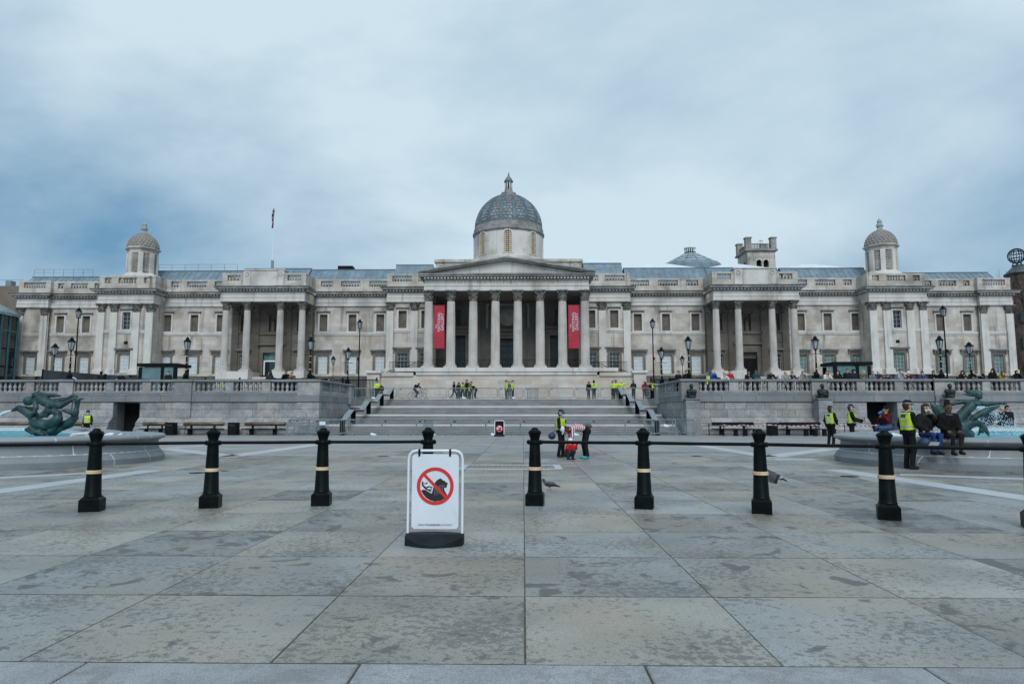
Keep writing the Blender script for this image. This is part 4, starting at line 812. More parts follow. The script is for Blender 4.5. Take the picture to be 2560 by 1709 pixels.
# --- drum and dome
DX, DY = GX - .15, 102
dr_ = MB().lathe([(5.5, 20), (5.5, 24.2), (5.35, 24.3), (5.2, 24.4), (5.2, 28.0)], 64, (DX, DY, 0)).build('drum', PORTW, gal, True)
for j in range(8):
    a = R(-90 + 45 * j); M_ = Matrix.Translation((DX - GX, DY - 96, -TZ)) @ Matrix.Rotation(a + R(90), 4, 'Z'); 
    def arch(w_, z0, z1, n=10): return [(-w_, z0), (w_, z0)] + [(w_ * math.cos(R(180 * i / n)), z1 + w_ * math.sin(R(180 * i / n))) for i in range(n + 1)]
    fr = MB(); oo, ii = arch(.78, 24.5, 27.35), arch(.58, 24.6, 27.35)
    for k_ in range(len(oo)):
        l = (k_ + 1) % len(oo); A, B, C_, D_ = oo[k_], oo[l], ii[l], ii[k_]
        fr.raw([(A[0], -5.30, A[1]), (B[0], -5.30, B[1]), (C_[0], -5.30, C_[1]), (D_[0], -5.30, D_[1]), (A[0], -5.0, A[1]), (B[0], -5.0, B[1]), (C_[0], -5.0, C_[1]), (D_[0], -5.0, D_[1])], [(0, 1, 2, 3), (0, 4, 5, 1), (3, 2, 6, 7)])
    f = put('arched_window', fr, PORTW, dr_, M_)
    p = MB().prism(arch(.6, 24.6, 27.35), 'y', -5.20, -5.0).build('pane', BLACKM, f)  # dark panel instead of a hole, standing for the shade inside
    lt = MB()
    for x in (-.5, -.25, 0, .25, .5): lt.bar((x, -5.23, 24.6), (x, -5.23, 27.35 + math.sqrt(max(.0, .34 - x * x))), .075, .06)
    for i in range(11): zq = 24.65 + i * .29; ww = .58 if zq < 27.35 else math.sqrt(max(.0, .336 - (zq - 27.35) ** 2)); lt.bar((-ww, -5.24, zq), (ww, -5.24, zq), .06, .085)
    for i in range(10):
        for e in (-.375, .375): lt.bar((e - .12, -5.235, 24.65 + i * .29), (e + .12, -5.235, 24.94 + i * .29), .05, .05); lt.bar((e + .12, -5.236, 24.65 + i * .29), (e - .12, -5.236, 24.94 + i * .29), .05, .05)
    tag(lt.build('lattice', OCHRE, f), kind='stuff')
MB().lathe([(5.2, 27.95), (5.3, 28.05), (5.46, 28.2), (5.46, 28.4), (5.32, 28.5), (5.3, 29.0), (5.2, 29.1), (5.18, 29.4)], 64, (DX, DY, 0)).build('dome_ring', LEDGE, gal, True)
DRR, DH, DZ = 5.08, 5.35, 29.3
def dpt(a, t_, e=0): r_ = (DRR + e) * math.cos(t_); return Vector((DX + r_ * math.cos(a), DY + r_ * math.sin(a), DZ + (DH + e) * math.sin(t_)))
dome = MB().lathe([(DRR * math.cos(R(t_)), DZ + DH * math.sin(R(t_))) for t_ in range(0, 68, 4)], 64, (DX, DY, 0)).build('dome', LEAD, gal, True)
for j in range(16):                        # ribs
    a = R(22.5 * j + 11.25); rb = MB()
    for e in (-.055, .055):
        pts = [dpt(a + e * (1 - .15 * i / 9), R(1 + i * 7.3), .05) for i in range(10)]
        rb.tube(pts, .06, 5)
    ps = [(dpt(a - .05, R(1 + i * 7.3), .02), dpt(a + .05, R(1 + i * 7.3), .02)) for i in range(10)]
    for p, q_ in zip(ps, ps[1:]): rb.face([p[0], p[1], q_[1], q_[0]])
    rb.build('rib', ZINCE, dome)
# fish-scale sheets between the ribs
def scale_mesh():
    q_ = MB(); n = 8; out = [(-.5, 0), (.5, 0)] + [(.5 * math.cos(R(-180 * i / n)), -.5 - .5 * math.sin(R(180 * i / n))) for i in range(n + 1)]
    top = [(x * .82, y * .86 - .03, .10) for x, y in out]; bot = [(x, y, 0) for x, y in out]; m_ = len(out)
    q_.raw(bot + top, [(i, i + m_, (i + 1) % m_ + m_, (i + 1) % m_) for i in range(m_)] + [tuple(range(m_, 2 * m_))[::-1]]); return q_.mesh('dome_scale', LEADS)
SCM = scale_mesh(); back = MB(); cnt = 0
for j in range(16):
    am = R(22.5 * j); rows_ = 10
    for i in range(rows_):
        t_ = R(9 + i * 5.5); wid = (R(22.5) - .125) * DRR * math.cos(t_); k_ = 3 if i % 2 else 2; sz = wid / 2.55
        for u in ([-.5, .5] if k_ == 2 else [-.98, 0, .98]):
            a = am + u * sz / (DRR * math.cos(t_)); p = dpt(a, t_, .015); nrm = (p - Vector((DX, DY, DZ))); nrm = Vector((nrm.x / DRR ** 2, nrm.y / DRR ** 2, nrm.z / DH ** 2)).normalized()
            tx = Vector((-math.sin(a), math.cos(a), 0)); ty = nrm.cross(tx).normalized()
            M_ = Matrix((( tx.x, ty.x, nrm.x, p.x), (tx.y, ty.y, nrm.y, p.y), (tx.z, ty.z, nrm.z, p.z), (0, 0, 0, 1))) @ Matrix.Diagonal((sz, sz * .95, .6, 1))
            if math.sin(a) < .12 and cnt < 300:
                o = bpy.data.objects.new('dome_scale', SCM); COL.objects.link(o); o.parent = dome; o.matrix_local = Matrix.Translation((-GX, -96, -TZ)) @ M_; cnt += 1
            else: back.raw([M_ @ v.co for v in SCM.vertices], [tuple(p_.vertices) for p_ in SCM.polygons])
tag(back.build('dome_scales_behind', LEADS, dome), kind='stuff')
lan = MB().lathe([(2.05, 34.15), (2.0, 34.35), (1.25, 34.55), (1.1, 34.7), (1.15, 35.0), (.95, 35.1), (.62, 35.2), (.60, 35.6)], 24, (DX, DY, 0)).build('lantern', LEDGE, gal, True)
for j in range(8):
    a = R(45 * j + 22.5); MB().tube([(DX + .52 * math.cos(a), DY + .52 * math.sin(a), 35.5), (DX + .5 * math.cos(a), DY + .5 * math.sin(a), 36.75)], .11, 8).build('lantern_column', PORT, lan)
MB().lathe([(.36, 35.5), (.36, 36.8)], 12, (DX, DY, 0)).build('lantern_core', BLACKM, lan)
MB().lathe([(.6, 36.7), (.68, 36.8), (.72, 36.95), (.58, 37.0), (.54, 37.25), (.36, 37.55), (.18, 37.7), (.16, 37.8), (.12, 38.1), (.03, 38.35)], 16, (DX, DY, 0)).build('lantern_cap', LEAD, lan, True)
# --- banners hanging between the outer columns
for i, (x, nm) in enumerate(((-8.36, 'left'), (8.30, 'right'))):
    b = thing('banner', 'tall red cloth banner with white lettering hung between the portico columns at the %s' % nm, 'banner', (GX + x, 83.9, 9.5), 'gallery banners')
    n = 12; q = MB(); lean = .05
    for k_ in range(n):
        z0_, z1_ = 9.5 + 5.25 * k_ / n, 9.5 + 5.25 * (k_ + 1) / n; w0 = .645
        f_ = lambda z_: .03 * math.sin(z_ * 2.1 + i)
        q.raw([(GX + x - w0, 83.9 + f_(z0_), z0_), (GX + x + w0, 83.9 - f_(z0_), z0_), (GX + x + w0, 83.9 - f_(z1_), z1_), (GX + x - w0, 83.9 + f_(z1_), z1_)], [(0, 1, 2, 3)])
        q.raw([(GX + x - w0, 83.93 + f_(z0_), z0_), (GX + x + w0, 83.93 - f_(z0_), z0_), (GX + x + w0, 83.93 - f_(z1_), z1_), (GX + x - w0, 83.93 + f_(z1_), z1_)], [(3, 2, 1, 0)])
    q.build('cloth', RED, b)
    MB().tube([(GX + x - .72, 83.91, 14.8), (GX + x + .72, 83.91, 14.8)], .035, 6).tube([(GX + x - .72, 83.91, 9.45), (GX + x + .72, 83.91, 9.45)], .035, 6).build('batten', RED, b)
    MB().tube([(GX + x - .72, 83.91, 9.45), (GX + x - 1.1, 84.05, 9.25)], .012, 4).tube([(GX + x + .72, 83.91, 9.45), (GX + x + 1.1, 84.05, 9.25)], .012, 4).tube([(GX + x - 1.2, 84.05, 15.05), (GX + x + 1.2, 84.05, 15.05)], .02, 4).build('cord', BLACKM, b)
    for txt, sz, dx, dz in (('THE', .24, -.37, 12.14), ('NATIONAL', .48, -.03, 12.73), ('GALLERY', .54, .39, 12.73)):
        tm = text_mesh('lettering', txt, sz, WHITEP, .01, align='CENTER' if txt != 'THE' else 'CENTER'); o = bpy.data.objects.new('lettering', tm); COL.objects.link(o); o.parent = b; o.matrix_local = Matrix(((0, -1, 0, dx), (0, 0, -1, -.06), (1, 0, 0, dz - 9.5), (0, 0, 0, 1)))
# --- flag on its pole
fl = thing('flagpole', 'thin white flagpole with a limp red, white and blue flag on the gallery roof', 'flagpole', (-34.95, 93, 21.16))
MB().tube([(-34.95, 93, 22.6), (-35.05, 93, 30.0)], [.06, .045], 8).build('pole', WHITE, fl); MB().box(-35.1, -34.8, 92.85, 93.15, 21.16, 22.65).build('socket', STEEL, fl); MB().ball((-35.05, 93, 30.05), .1, 8).build('truck', GOLD, fl)
q = MB(); pts = [(0, 0), (.16, .12), (.05, .26), (.24, .2), (.3, .05)]
for k_ in range(12):
    z0_, z1_ = 27.2 + 2.7 * k_ / 12, 27.2 + 2.7 * (k_ + 1) / 12
    for a, b in zip(range(4), range(1, 5)):
        sw = lambda p, z_: (-35.0 + (p[0] * (.75 + .25 * math.sin(z_ * 2)) - .16) + .06 * math.sin(z_ * 3), 92.96 - p[1] - .03, z_)
        q.face([sw(pts[a], z0_), sw(pts[b], z0_), sw(pts[b], z1_), sw(pts[a], z1_)], (0, 1, 2, 1, 0, 2, 2, 1, 0, 0, 1, 2)[(k_ + a * 2) % 12])
q.build('flag', [cloth((.18, .012, .025)), cloth((.30, .30, .33)), cloth((.015, .022, .08))], fl)
# ================================================================ street furniture
# --- bollards with rails
def bollard_parts(root):
    q = MB(); q.bev(-.146, .146, -.146, .146, 0, .185, .008); q.raw([(-.142, -.142, .182), (.142, -.142, .182), (.142, .142, .182), (-.142, .142, .182), (-.108, -.108, .22), (.108, -.108, .22), (.108, .108, .22), (-.108, .108, .22)], [(0, 1, 5, 4), (1, 2, 6, 5), (2, 3, 7, 6), (3, 0, 4, 7), (4, 5, 6, 7)]); q.build('foot', BLACK, root)
    q = MB(); q.lathe([(.122, .20), (.122, .22), (.126, .23), (.122, .24), (.117, .25), (.086, .99)], 20); q.build('post', BLACK, root, True)
    q = MB(); q.lathe([(.10, .565), (.116, .57), (.118, .585), (.113, .595), (.117, .607), (.112, .618), (.096, .623)], 20); q.build('gold_band', GOLD, root, True)
    q = MB(); q.lathe([(.086, .98), (.100, 1.0), (.104, 1.025), (.096, 1.045), (.078, 1.055), (.076, 1.075), (.084, 1.10), (.104, 1.168), (.113, 1.178), (.113, 1.190), (.102, 1.198), (.096, 1.202), (.090, 1.216), (.074, 1.22), (.064, 1.224), (.056, 1.244), (.038, 1.258), (.014, 1.264)], 20); q.ball((-.098, 0, 1.022), .042, 8); q.ball((.098, 0, 1.022), .042, 8); q.build('head', BLACK, root, True)
BOL = [(-6.66, 10.64), (-5.01, 11.06), (-3.31, 11.35), (-1.59, 11.49), (.19, 11.41), (1.92, 11.08), (3.60, 10.58), (5.20, 10.01), (6.74, 9.28)]
proto = None
for i, (x, y) in enumerate(BOL):
    lab = '%s black bollard from the left, with gold band%s' % (ORD[i].capitalize(), {3: ' behind the sign', 4: ' right of the gap'}.get(i, ''))
    if proto is None: proto = thing('bollard', lab, 'bollard', (0, 0, 0), 'bollards across the square', False); bollard_parts(proto); b = proto
    else: b = copy_tree(proto)
    b['label'] = lab; b.location = (x, y, 0); nx = BOL[min(i + 1, 8)]; pv = BOL[max(i - 1, 0)]; b.rotation_euler = (0, 0, math.atan2(nx[1] - pv[1], nx[0] - pv[0]))
ends = [(-8.3, 10.1)] + BOL + [(7.7, 8.2)]
for i, (a, b) in enumerate(zip(ends, ends[1:])):
    if i == 4: continue
    o = MB().tube([(a[0], a[1], 1.025), ((a[0] + b[0]) / 2, (a[1] + b[1]) / 2, 1.022), (b[0], b[1], 1.025)], .026, 10).build('rail', BLACK, None, True)
    where = ('left of the first bollard' if i == 0 else 'right of the ninth bollard' if i == 9 else 'between the %s and %s bollards from the left' % (ORD[i - 1], ORD[i]))
    tag(o, 'round black rail ' + where, 'rail', 'rails between the bollards')
# --- the white swing sign
def rrect(w_, h, r_, n=6, cx=0, cz=0):
    pts = []
    for sx_, sz_, a0 in ((1, 1, 0), (-1, 1, 90), (-1, -1, 180), (1, -1, 270)):
        for i in range(n + 1): a = R(a0 + 90 * i / n); pts.append((cx + sx_ * (w_ / 2 - r_) + r_ * math.cos(a), cz + sz_ * (h / 2 - r_) + r_ * math.sin(a)))
    return pts
sg = thing('swing_sign', 'white pavement sign with a red no-climbing roundel on a black rubber base', 'sign', (0, 0, 0), None, False)
fr = [(-.315, 0, .12), (-.315, 0, .96)] + [(-.225 - .09 * math.cos(R(a)), 0, .97 + .09 * math.sin(R(a))) for a in (30, 60, 90)] + [(.225 + .09 * math.cos(R(a)), 0, .97 + .09 * math.sin(R(a))) for a in (90, 60, 30)] + [(.315, 0, .96), (.315, 0, .12)]
MB().tube(fr, .0145, 8).build('frame', WHITE, sg, True)
bd = MB().prism(rrect(.545, .85, .045, 6, 0, .595), 'y', -.012, .012).build('board', WHITEP, sg)
for x in (-.19, .17): MB().bev(x - .011, x + .011, -.024, .024, .995, 1.078, .004).build('hook', BLACKM, sg)
q = MB(); n = 14; top = [(-.335, .13)]
pb = [(-.33 + .66 * i / n, -(.10 + .16 * math.sin(math.pi * i / n))) for i in range(n + 1)]; bb_ = [(x, -y) for x, y in pb]
outl = pb + bb_[::-1]; m_ = len(outl)
vv = [(x, y, 0) for x, y in outl] + [(x, y, .022 + .075 * (abs(x) / .33) ** 2) for x, y in outl] + [(x * .985, y * .38, .122) for x, y in outl]
q.raw(vv, [tuple(range(m_))[::-1]] + [(i, (i + 1) % m_, m_ + (i + 1) % m_, m_ + i) for i in range(m_)] + [(m_ + i, m_ + (i + 1) % m_, 2 * m_ + (i + 1) % m_, 2 * m_ + i) for i in range(m_)] + [tuple(range(2 * m_, 3 * m_))]); q.build('base', RUB, sg)
# artwork on the board: flat print 1-3 mm proud
cx, cz, ro, ri = .0, .655, .215, .175
def annulus(mb, cx, cz, ro, ri, y, n=48):
    for i in range(n):
        a, b = 2 * math.pi * i / n, 2 * math.pi * (i + 1) / n
        mb.face([(cx + ro * math.cos(a), y, cz + ro * math.sin(a)), (cx + ri * math.cos(a), y, cz + ri * math.sin(a)), (cx + ri * math.cos(b), y, cz + ri * math.sin(b)), (cx + ro * math.cos(b), y, cz + ro * math.sin(b))])
def art(pix):          # outline read off the sign: 1150-wide crop, roundel centre (568,640), radius 256 px
    return [((x - 568) / 256 * ro + cx, (640 - z_) / 256 * ro + cz) for x, z_ in pix]
lion = art([(372, 700), (400, 688), (430, 690), (470, 715), (520, 740), (535, 690), (548, 640), (560, 600), (585, 565), (620, 540), (650, 535), (665, 555), (700, 570), (722, 592), (742, 592), (738, 610), (728, 640), (725, 662), (705, 660), (690, 668), (700, 700), (722, 740), (735, 765), (705, 800), (640, 835), (568, 848), (500, 832), (440, 795), (400, 750)])
def flat(name, pts, y, m_, par): return MB().face([(x, y, z_) for x, z_ in pts]).build(name, m_, par)
flat('lion_print', lion, -.0135, INK, bd)
for k_ in range(7): x0_ = 565 + k_ * 20; MB().raw([(a[0], -.0142, a[1]) for a in art([(x0_, 640 - k_ * 4), (x0_ + 5, 640 - k_ * 4), (x0_ - 6 + k_ * 3, 770 - k_ * 8), (x0_ - 9 + k_ * 3, 770 - k_ * 8)])], [(0, 1, 2, 3)]).build('mane_line', mat('print_grey', (.25, .27, .3), .6, .1, 5), bd)
man = MB()
for a, b, w_ in (((395, 575), (388, 620), 16), ((388, 620), (432, 668), 22), ((410, 600), (410, 612), 26), ((432, 612), (460, 590), 15), ((415, 650), (445, 675), 26), ((432, 668), (485, 645), 18), ((485, 645), (530, 662), 15), ((440, 678), (515, 712), 18), ((480, 690), (522, 680), 12)):
    p0, p1 = art([a, b]); d = Vector((p1[0] - p0[0], p1[1] - p0[1])); d = d.normalized() if d.length else Vector((1, 0)); nn = Vector((-d.y, d.x)) * (w_ / 256 * ro / 2)
    man.face([(p0[0] - nn.x, -.0148, p0[1] - nn.y), (p1[0] - nn.x, -.0148, p1[1] - nn.y), (p1[0] + nn.x, -.0148, p1[1] + nn.y), (p0[0] + nn.x, -.0148, p0[1] + nn.y)])
man.build('sliding_figure_print', INK, bd)
q = MB(); annulus(q, cx, cz, ro, ri, -.0155)
a_ = R(135); d = Vector((math.cos(a_), math.sin(a_))); nn = Vector((-d.y, d.x)) * .017; p0 = d * (ri + .01); p1 = -d * (ri + .01)
q.face([(cx + p0.x - nn.x, -.0156, cz + p0.y - nn.y), (cx + p1.x - nn.x, -.0156, cz + p1.y - nn.y), (cx + p1.x + nn.x, -.0156, cz + p1.y + nn.y), (cx + p0.x + nn.x, -.0156, cz + p0.y + nn.y)][::-1]); q.build('prohibition_print', REDP, bd)
for txt, x, off, m_ in (('GREATER', -.135, 0, INKG), ('LONDON', -.012, .0007, INK), ('AUTHORITY', .126, 0, INKG)):
    tm = text_mesh('lettering', txt, .0285, m_, .001, offset=off); o = bpy.data.objects.new('lettering', tm); COL.objects.link(o); o.parent = bd; o.rotation_euler = (R(90), 0, 0); o.location = (x, -.0145, .215)
sg.location = (-1.02, 8.03, .005); sg.rotation_euler = (0, 0, R(-1.5))
# --- second sign by the steps: black board
s2 = thing('swing_sign', 'black pavement sign with a red roundel standing before the steps', 'sign', (0, 0, 0), None, False)
f2 = [(-.30, 0, .1), (-.30, 0, .93)] + [(-.22 - .08 * math.cos(R(a)), 0, .93 + .08 * math.sin(R(a))) for a in (45, 90)] + [(.22 + .08 * math.cos(R(a)), 0, .93 + .08 * math.sin(R(a))) for a in (90, 45)] + [(.30, 0, .93), (.30, 0, .1)]
MB().tube(f2, .025, 6).build('frame', WHITE, s2, True); b2 = MB().prism(rrect(.54, .86, .05, 4, 0, .55), 'y', -.02, .02).build('board', BLACKM, s2)
q = MB(); annulus(q, 0, .5, .21, .0, -.024, 24); q.build('disc_print', WHITEP, b2); flat('lion_print', [(x * .95, (z_ - cz) * .95 + .5) for x, z_ in lion], -.0265, INK, b2)
q = MB(); annulus(q, 0, .5, .225, .175, -.029, 24); q.bar((-.13, -.029, .63), (.13, -.029, .37), .01, .05); q.build('prohibition_print', REDP, b2); MB().bev(-.34, .34, -.2, .2, 0, .12, .04).build('base', RUB, s2)
s2.location = (-1.55, 44.6, 0)
# --- crowd barriers
def barrier(h=1.06, wd=2.26):
    t = thing('crowd_barrier', '', 'barrier', (0, 0, 0), None, False)
    r_ = .1; hw = wd / 2; z0_, z1_ = .16, h; pts = []
    for sx_, sz_, a0 in ((1, 1, 0), (-1, 1, 90), (-1, -1, 180), (1, -1, 270)):
        for i in range(4): a = R(a0 + 30 * i); pts.append((sx_ * (hw - r_) + r_ * math.cos(a), 0, (z1_ + z0_) / 2 + sz_ * ((z1_ - z0_) / 2 - r_) + r_ * math.sin(a)))
    MB().tube(pts, .032, 6, closed=True).build('frame', STEEL, t, True)
    q = MB()
    for i in range(1, 19): x = -hw + wd * i / 19; q.tube([(x, 0, z0_), (x, 0, z1_)], .0115, 5)
    tag(q.build('bars', STEEL, t, True), kind='stuff')
    for x in (-.75, .75):
        q = MB(); q.tube([(x, 0, z0_), (x, -.26, .02)], .018, 6); q.tube([(x, 0, z0_), (x, .26, .02)], .018, 6); q.tube([(x, -.30, .018), (x, -.2, .018)], .02, 6); q.tube([(x, .30, .018), (x, .2, .018)], .02, 6); q.build('foot', STEEL, t, True)
    MB().bev(-.98, -.86, -.012, .012, .9, .98, .004).build('plate', RUB, t)
    return t
bp = None
def place_barrier(x, y, z, rz, label, group):
    global bp
    if bp is None: bp = barrier(); o = bp
    else: o = copy_tree(bp)
    o.location = (x, y, z); o.rotation_euler = (0, 0, rz); tag(o, label, 'barrier', group)
xs = [-12.95 + 2.315 * i for i in range(10)]
for i, x in enumerate(xs): place_barrier(x + .03, 45.75 + rng.uniform(-.05, .05), 0, rng.uniform(-.02, .02), 'galvanised crowd barrier at the foot of the steps, %s from the left' % ORD[i], 'barriers at the foot of the steps')
place_barrier(-6.45, 46.6, 0, R(82), 'crowd barrier set edge-on at the foot of the steps, left of the axis', 'barriers at the foot of the steps')
place_barrier(-15.2, 46.3, 0, R(70), 'crowd barrier turned back toward the wall at the left end of the steps', 'barriers at the foot of the steps')
place_barrier(-14.6, 47.1, .0, R(25), 'crowd barrier leaning behind the left end of the lower row', 'barriers at the foot of the steps')
place_barrier(10.9, 46.9, 0, R(-62), 'crowd barrier turned back toward the wall at the right end of the steps', 'barriers at the foot of the steps')
place_barrier(9.3, 47.0, 0, R(-35), 'crowd barrier standing askew behind the right end of the lower row', 'barriers at the foot of the steps')
xs = [-15.6 + 2.405 * i for i in range(12)]
for i, x in enumerate(xs): place_barrier(x, 65.0 + rng.uniform(-.1, .1), TZ, rng.uniform(-.02, .02), 'galvanised crowd barrier along the top of the steps, %s from the left' % ORD[i], 'barriers along the top of the steps')
place_barrier(.93, 65.9, TZ, R(62), 'crowd barrier turned edge-on behind the upper row, right of the axis', 'barriers along the top of the steps')
# --- stepped handrails
for s_, x in ((-1, -12.35), (1, 9.05)):
    h = thing('handrail', 'wide stepped metal handrail on the %s of the steps' % ('left' if s_ < 0 else 'right'), 'handrail', (x, 47, 0), 'handrails of the steps')
    P_ = []; y = 46.4; zr = [0, .7, 1.4, 2.1, 2.8]; ys = [47.2, 52.2, 57.1, 62.1]
    P_ = [(46.5, 1.0)]
    for k_ in range(4): P_ += [(yk[k_] - 1.75, zr[k_] + 1.0), (yk[k_] + .1, zr[k_ + 1] + 1.0)] if k_ else [(47.2, 1.0), (49.1, 1.7)]
    P_ += [(64.4, 3.85)]
    for (ya, za), (yb_, zb) in zip(P_, P_[1:]):
        MB().raw([(x - .2, ya, za), (x + .2, ya, za), (x + .2, yb_, zb), (x - .2, yb_, zb), (x - .2, ya, za + .05), (x + .2, ya, za + .05), (x + .2, yb_, zb + .05), (x - .2, yb_, zb + .05)], [(4, 5, 6, 7), (0, 3, 2, 1), (0, 4, 7, 3), (1, 2, 6, 5), (0, 1, 5, 4), (2, 3, 7, 6)]).build('rail_plate', STEEL, h)
        MB().raw([(x - .17, ya, za - .07), (x + .17, ya, za - .07), (x + .17, yb_, zb - .07), (x - .17, yb_, zb - .07), (x - .17, ya, za - .003), (x + .17, ya, za - .003), (x + .17, yb_, zb - .003), (x - .17, yb_, zb - .003)], [(4, 5, 6, 7), (0, 3, 2, 1), (0, 4, 7, 3), (1, 2, 6, 5), (0, 1, 5, 4), (2, 3, 7, 6)]).build('rail_beam', BLACK, h)
    for yy, z0_, z1_ in ((46.7, 0, .92), (49.7, .7, 1.62), (54.6, 1.4, 2.32), (59.6, 2.1, 3.02), (64.1, 2.8, 3.72)): MB().bev(x - .17, x + .17, yy - .05, yy + .05, z0_ - .01, z1_, .01).build('post', BLACK, h)
# --- street lamps
def lamp(height, kind):
    t = thing('street_lamp', '', 'street lamp', (0, 0, 0), None, False); hl = 1.05 if kind == 'lantern' else .9 if kind == 'small' else 1.0
    hp = height - hl
    if kind in ('lantern', 'small', 'cage'):
        rr = 1 if kind == 'lantern' else .75
        q = MB(); q.lathe([(.24 * rr, 0), (.24 * rr, .1), (.18 * rr, .14), (.20 * rr, .3), (.12 * rr, .42), (.085 * rr, .5), (.07 * rr, .55), (.06 * rr, hp * .55), (.09 * rr, hp * .56), (.09 * rr, hp * .6), (.05 * rr, hp * .62), (.04 * rr, hp - .1), (.09 * rr, hp - .06), (.07 * rr, hp)], 12); q.build('column', BLACK, t, True)
        q = MB()
        for z_ in (hp * .57, hp * .33, hp * .78): q.lathe([(.092 * rr, z_), (.098 * rr, z_ + .025), (.092 * rr, z_ + .05)], 12)
        q.build('gilt_ring', GOLD, t, True)
        if kind == 'lantern': MB().tube([(-.4, 0, hp - .35), (.4, 0, hp - .35)], .015, 6).build('ladder_bar', BLACK, t)
    else:
        q = MB(); q.lathe([(.16, 0), (.16, .9), (.10, 1.0), (.075, 1.1), (.05, hp)], 12); q.build('column', BLACK, t, True); q = MB(); q.bev(-.09, .09, -.2, -.05, hp * .55, hp * .55 + .28, .02); q.build('control_box', BLACKM, t)
    w0, w1 = (.13, .25) if kind != 'tall' else (.16, .26)
    if kind == 'cage': w0, w1 = .14, .30
    q = MB(); zt = hp + .62
    q.lathe([(w0 * .85, hp + .03), (w1 * .85, zt - .02)], 6 if kind != 'tall' else 10, cap=True); q.build('glass', mat('lamp_glass', (.30, .345, .37), .12, .2, 3, spec=.6), t)
    q = MB(); n = 6 if kind != 'tall' else 8
    for j in range(n):
        a = 2 * math.pi * j / n; q.bar((w0 * math.cos(a), w0 * math.sin(a), hp), (w1 * math.cos(a), w1 * math.sin(a), zt), .022)
    q.tube([(w1 * math.cos(2 * math.pi * j / n), w1 * math.sin(2 * math.pi * j / n), zt) for j in range(n)], .02, 5, closed=True); q.lathe([(w0, hp - .01), (w0, hp + .03)], n); q.build('lantern_frame', BLACK, t)
    q = MB(); q.lathe([(w1 * 1.12, zt - .01), (w1 * 1.12, zt + .03), (w1 * .7, zt + .12), (w1 * .55, zt + .16), (w1 * .55, zt + .24), (w1 * .35, zt + .28), (w1 * .12, zt + .31), (w1 * .12, zt + .35), (.03, zt + .38), (.02, height)], n); q.build('lantern_cap', BLACK, t, True)
    if kind == 'lantern': MB().ball((0, 0, height - .02), .035, 6).build('finial', GOLD, t)
    return t
LT = TZ + 1.075
LAMPS = [('lantern', 3.15, [(-32.5, WF + .17, LT, 'black lantern lamp on the wall pier behind the left fountain statue'), (-24.1, WF + .17, LT, 'black lantern lamp on the wall pier at the middle of the left wall'), (-15.2, WF + .17, LT, 'black lantern lamp on the corner pier left of the steps'), (-14.6, 56.55, LT, 'black lantern lamp on the end pier of the left stair wall'),
                         (11.45, 56.55, LT, 'black lantern lamp on the end pier of the right stair wall'), (11.7, WF + .17, LT, 'black lantern lamp on the corner pier right of the steps'), (20.65, WF + .17, LT, 'black lantern lamp on the wall pier above the second bust'), (29.35, WF + .17, LT, 'black lantern lamp on the wall pier above the third bust')]),
         ('tall', 8.15, [(-16.45, 68, TZ, 'tall slim black lamp post left of the podium'), (12.95, 68, TZ, 'tall slim black lamp post right of the podium'), (36.9, 60, TZ, 'tall slim black lamp post near the right end of the terrace'), (-39.85, 60, TZ, 'tall slim black lamp post near the left end of the terrace')]),
         ('small', 4.9, [(-21.0, 75, TZ, 'small distant lantern lamp left of the stair wall'), (17.45, 75, TZ, 'small distant lantern lamp behind the right corner lamp')]),
         ('cage', 4.4, [(35.7, 55, TZ, 'stout black lamp with a globe-like lantern at the right end of the terrace'), (-38.3, 55, TZ, 'stout black lamp with a globe-like lantern at the left end of the terrace')])]
for kind, hgt, lst in LAMPS:
    p_ = lamp(hgt, kind)
    for i, (x, y, z_, lab) in enumerate(lst):
        o = p_ if i == 0 else copy_tree(p_); o.location = (x, y, z_); o.rotation_euler = (0, 0, rng.uniform(-.3, .3)); tag(o, lab, 'street lamp', 'street lamps on the terrace')
# --- benches, bins, stools, tape
def bench(mb_=WOODB):
    t = thing('bench', '', 'bench', (0, 0, 0), None, False)
    MB().tube([(-1.42, .16, .76), (-1.36, .16, .76), (1.36, .16, .76), (1.42, .16, .76)], [.08, .125, .125, .08], 12).build('backrest', mb_, t, True)
    MB().bev(-1.45, 1.45, -.38, .12, .39, .45, .02).build('seat', BLACKM, t)
    for x in (-.85, .75): MB().bev(x - .11, x + .11, -.16, .12, 0, .39, .02).bev(x - .06, x + .06, .10, .20, .39, .70, .02).build('leg', BLACKM, t)
    return t
bpn = bench(); BX = [(-35.6, 'leftmost bench, behind the left fountain statue'), (-31.2, 'brown bench left of the doorway in the left wall'), (-25.35, 'brown bench right of the doorway in the left wall'), (-22.0, 'brown bench between the two bins by the left wall'), (-17.75, 'brown bench by the left wall nearest the steps'), (14.25, 'dark taped-off bench by the right wall nearest the steps'), (18.75, 'dark taped-off bench by the right wall, second from the steps'), (28.6, 'dark bench behind the right fountain statue')]
for i, (x, lab) in enumerate(BX):
    if x == 14.25: bpn = bench(BLACKM); o = bpn
    else: o = bpn if i == 0 else copy_tree(bpn)
    o.location = (x, 46.85, 0); tag(o, lab, 'bench', 'benches along the walls')
    if x == -25.35: o.scale = (.62, 1, 1)
for i, (x, lab) in enumerate(((-24.05, 'square black litter bin left of the middle bench by the left wall'), (-19.75, 'square black litter bin between two benches by the left wall'), (16.75, 'square black litter bin between the taped benches'))):
    t = thing('litter_bin', lab, 'bin', (x, 46.6, 0), 'litter bins'); MB().bev(x - .29, x + .29, 46.3, 46.9, 0, .78, .02).build('body', BLACKM, t); MB().bev(x - .30, x + .30, 46.29, 46.91, .785, .86, .02).build('lid', BLACK, t); MB().box(x - .2, x + .2, 46.285, 46.31, .62, .74).build('slot', INK, t)
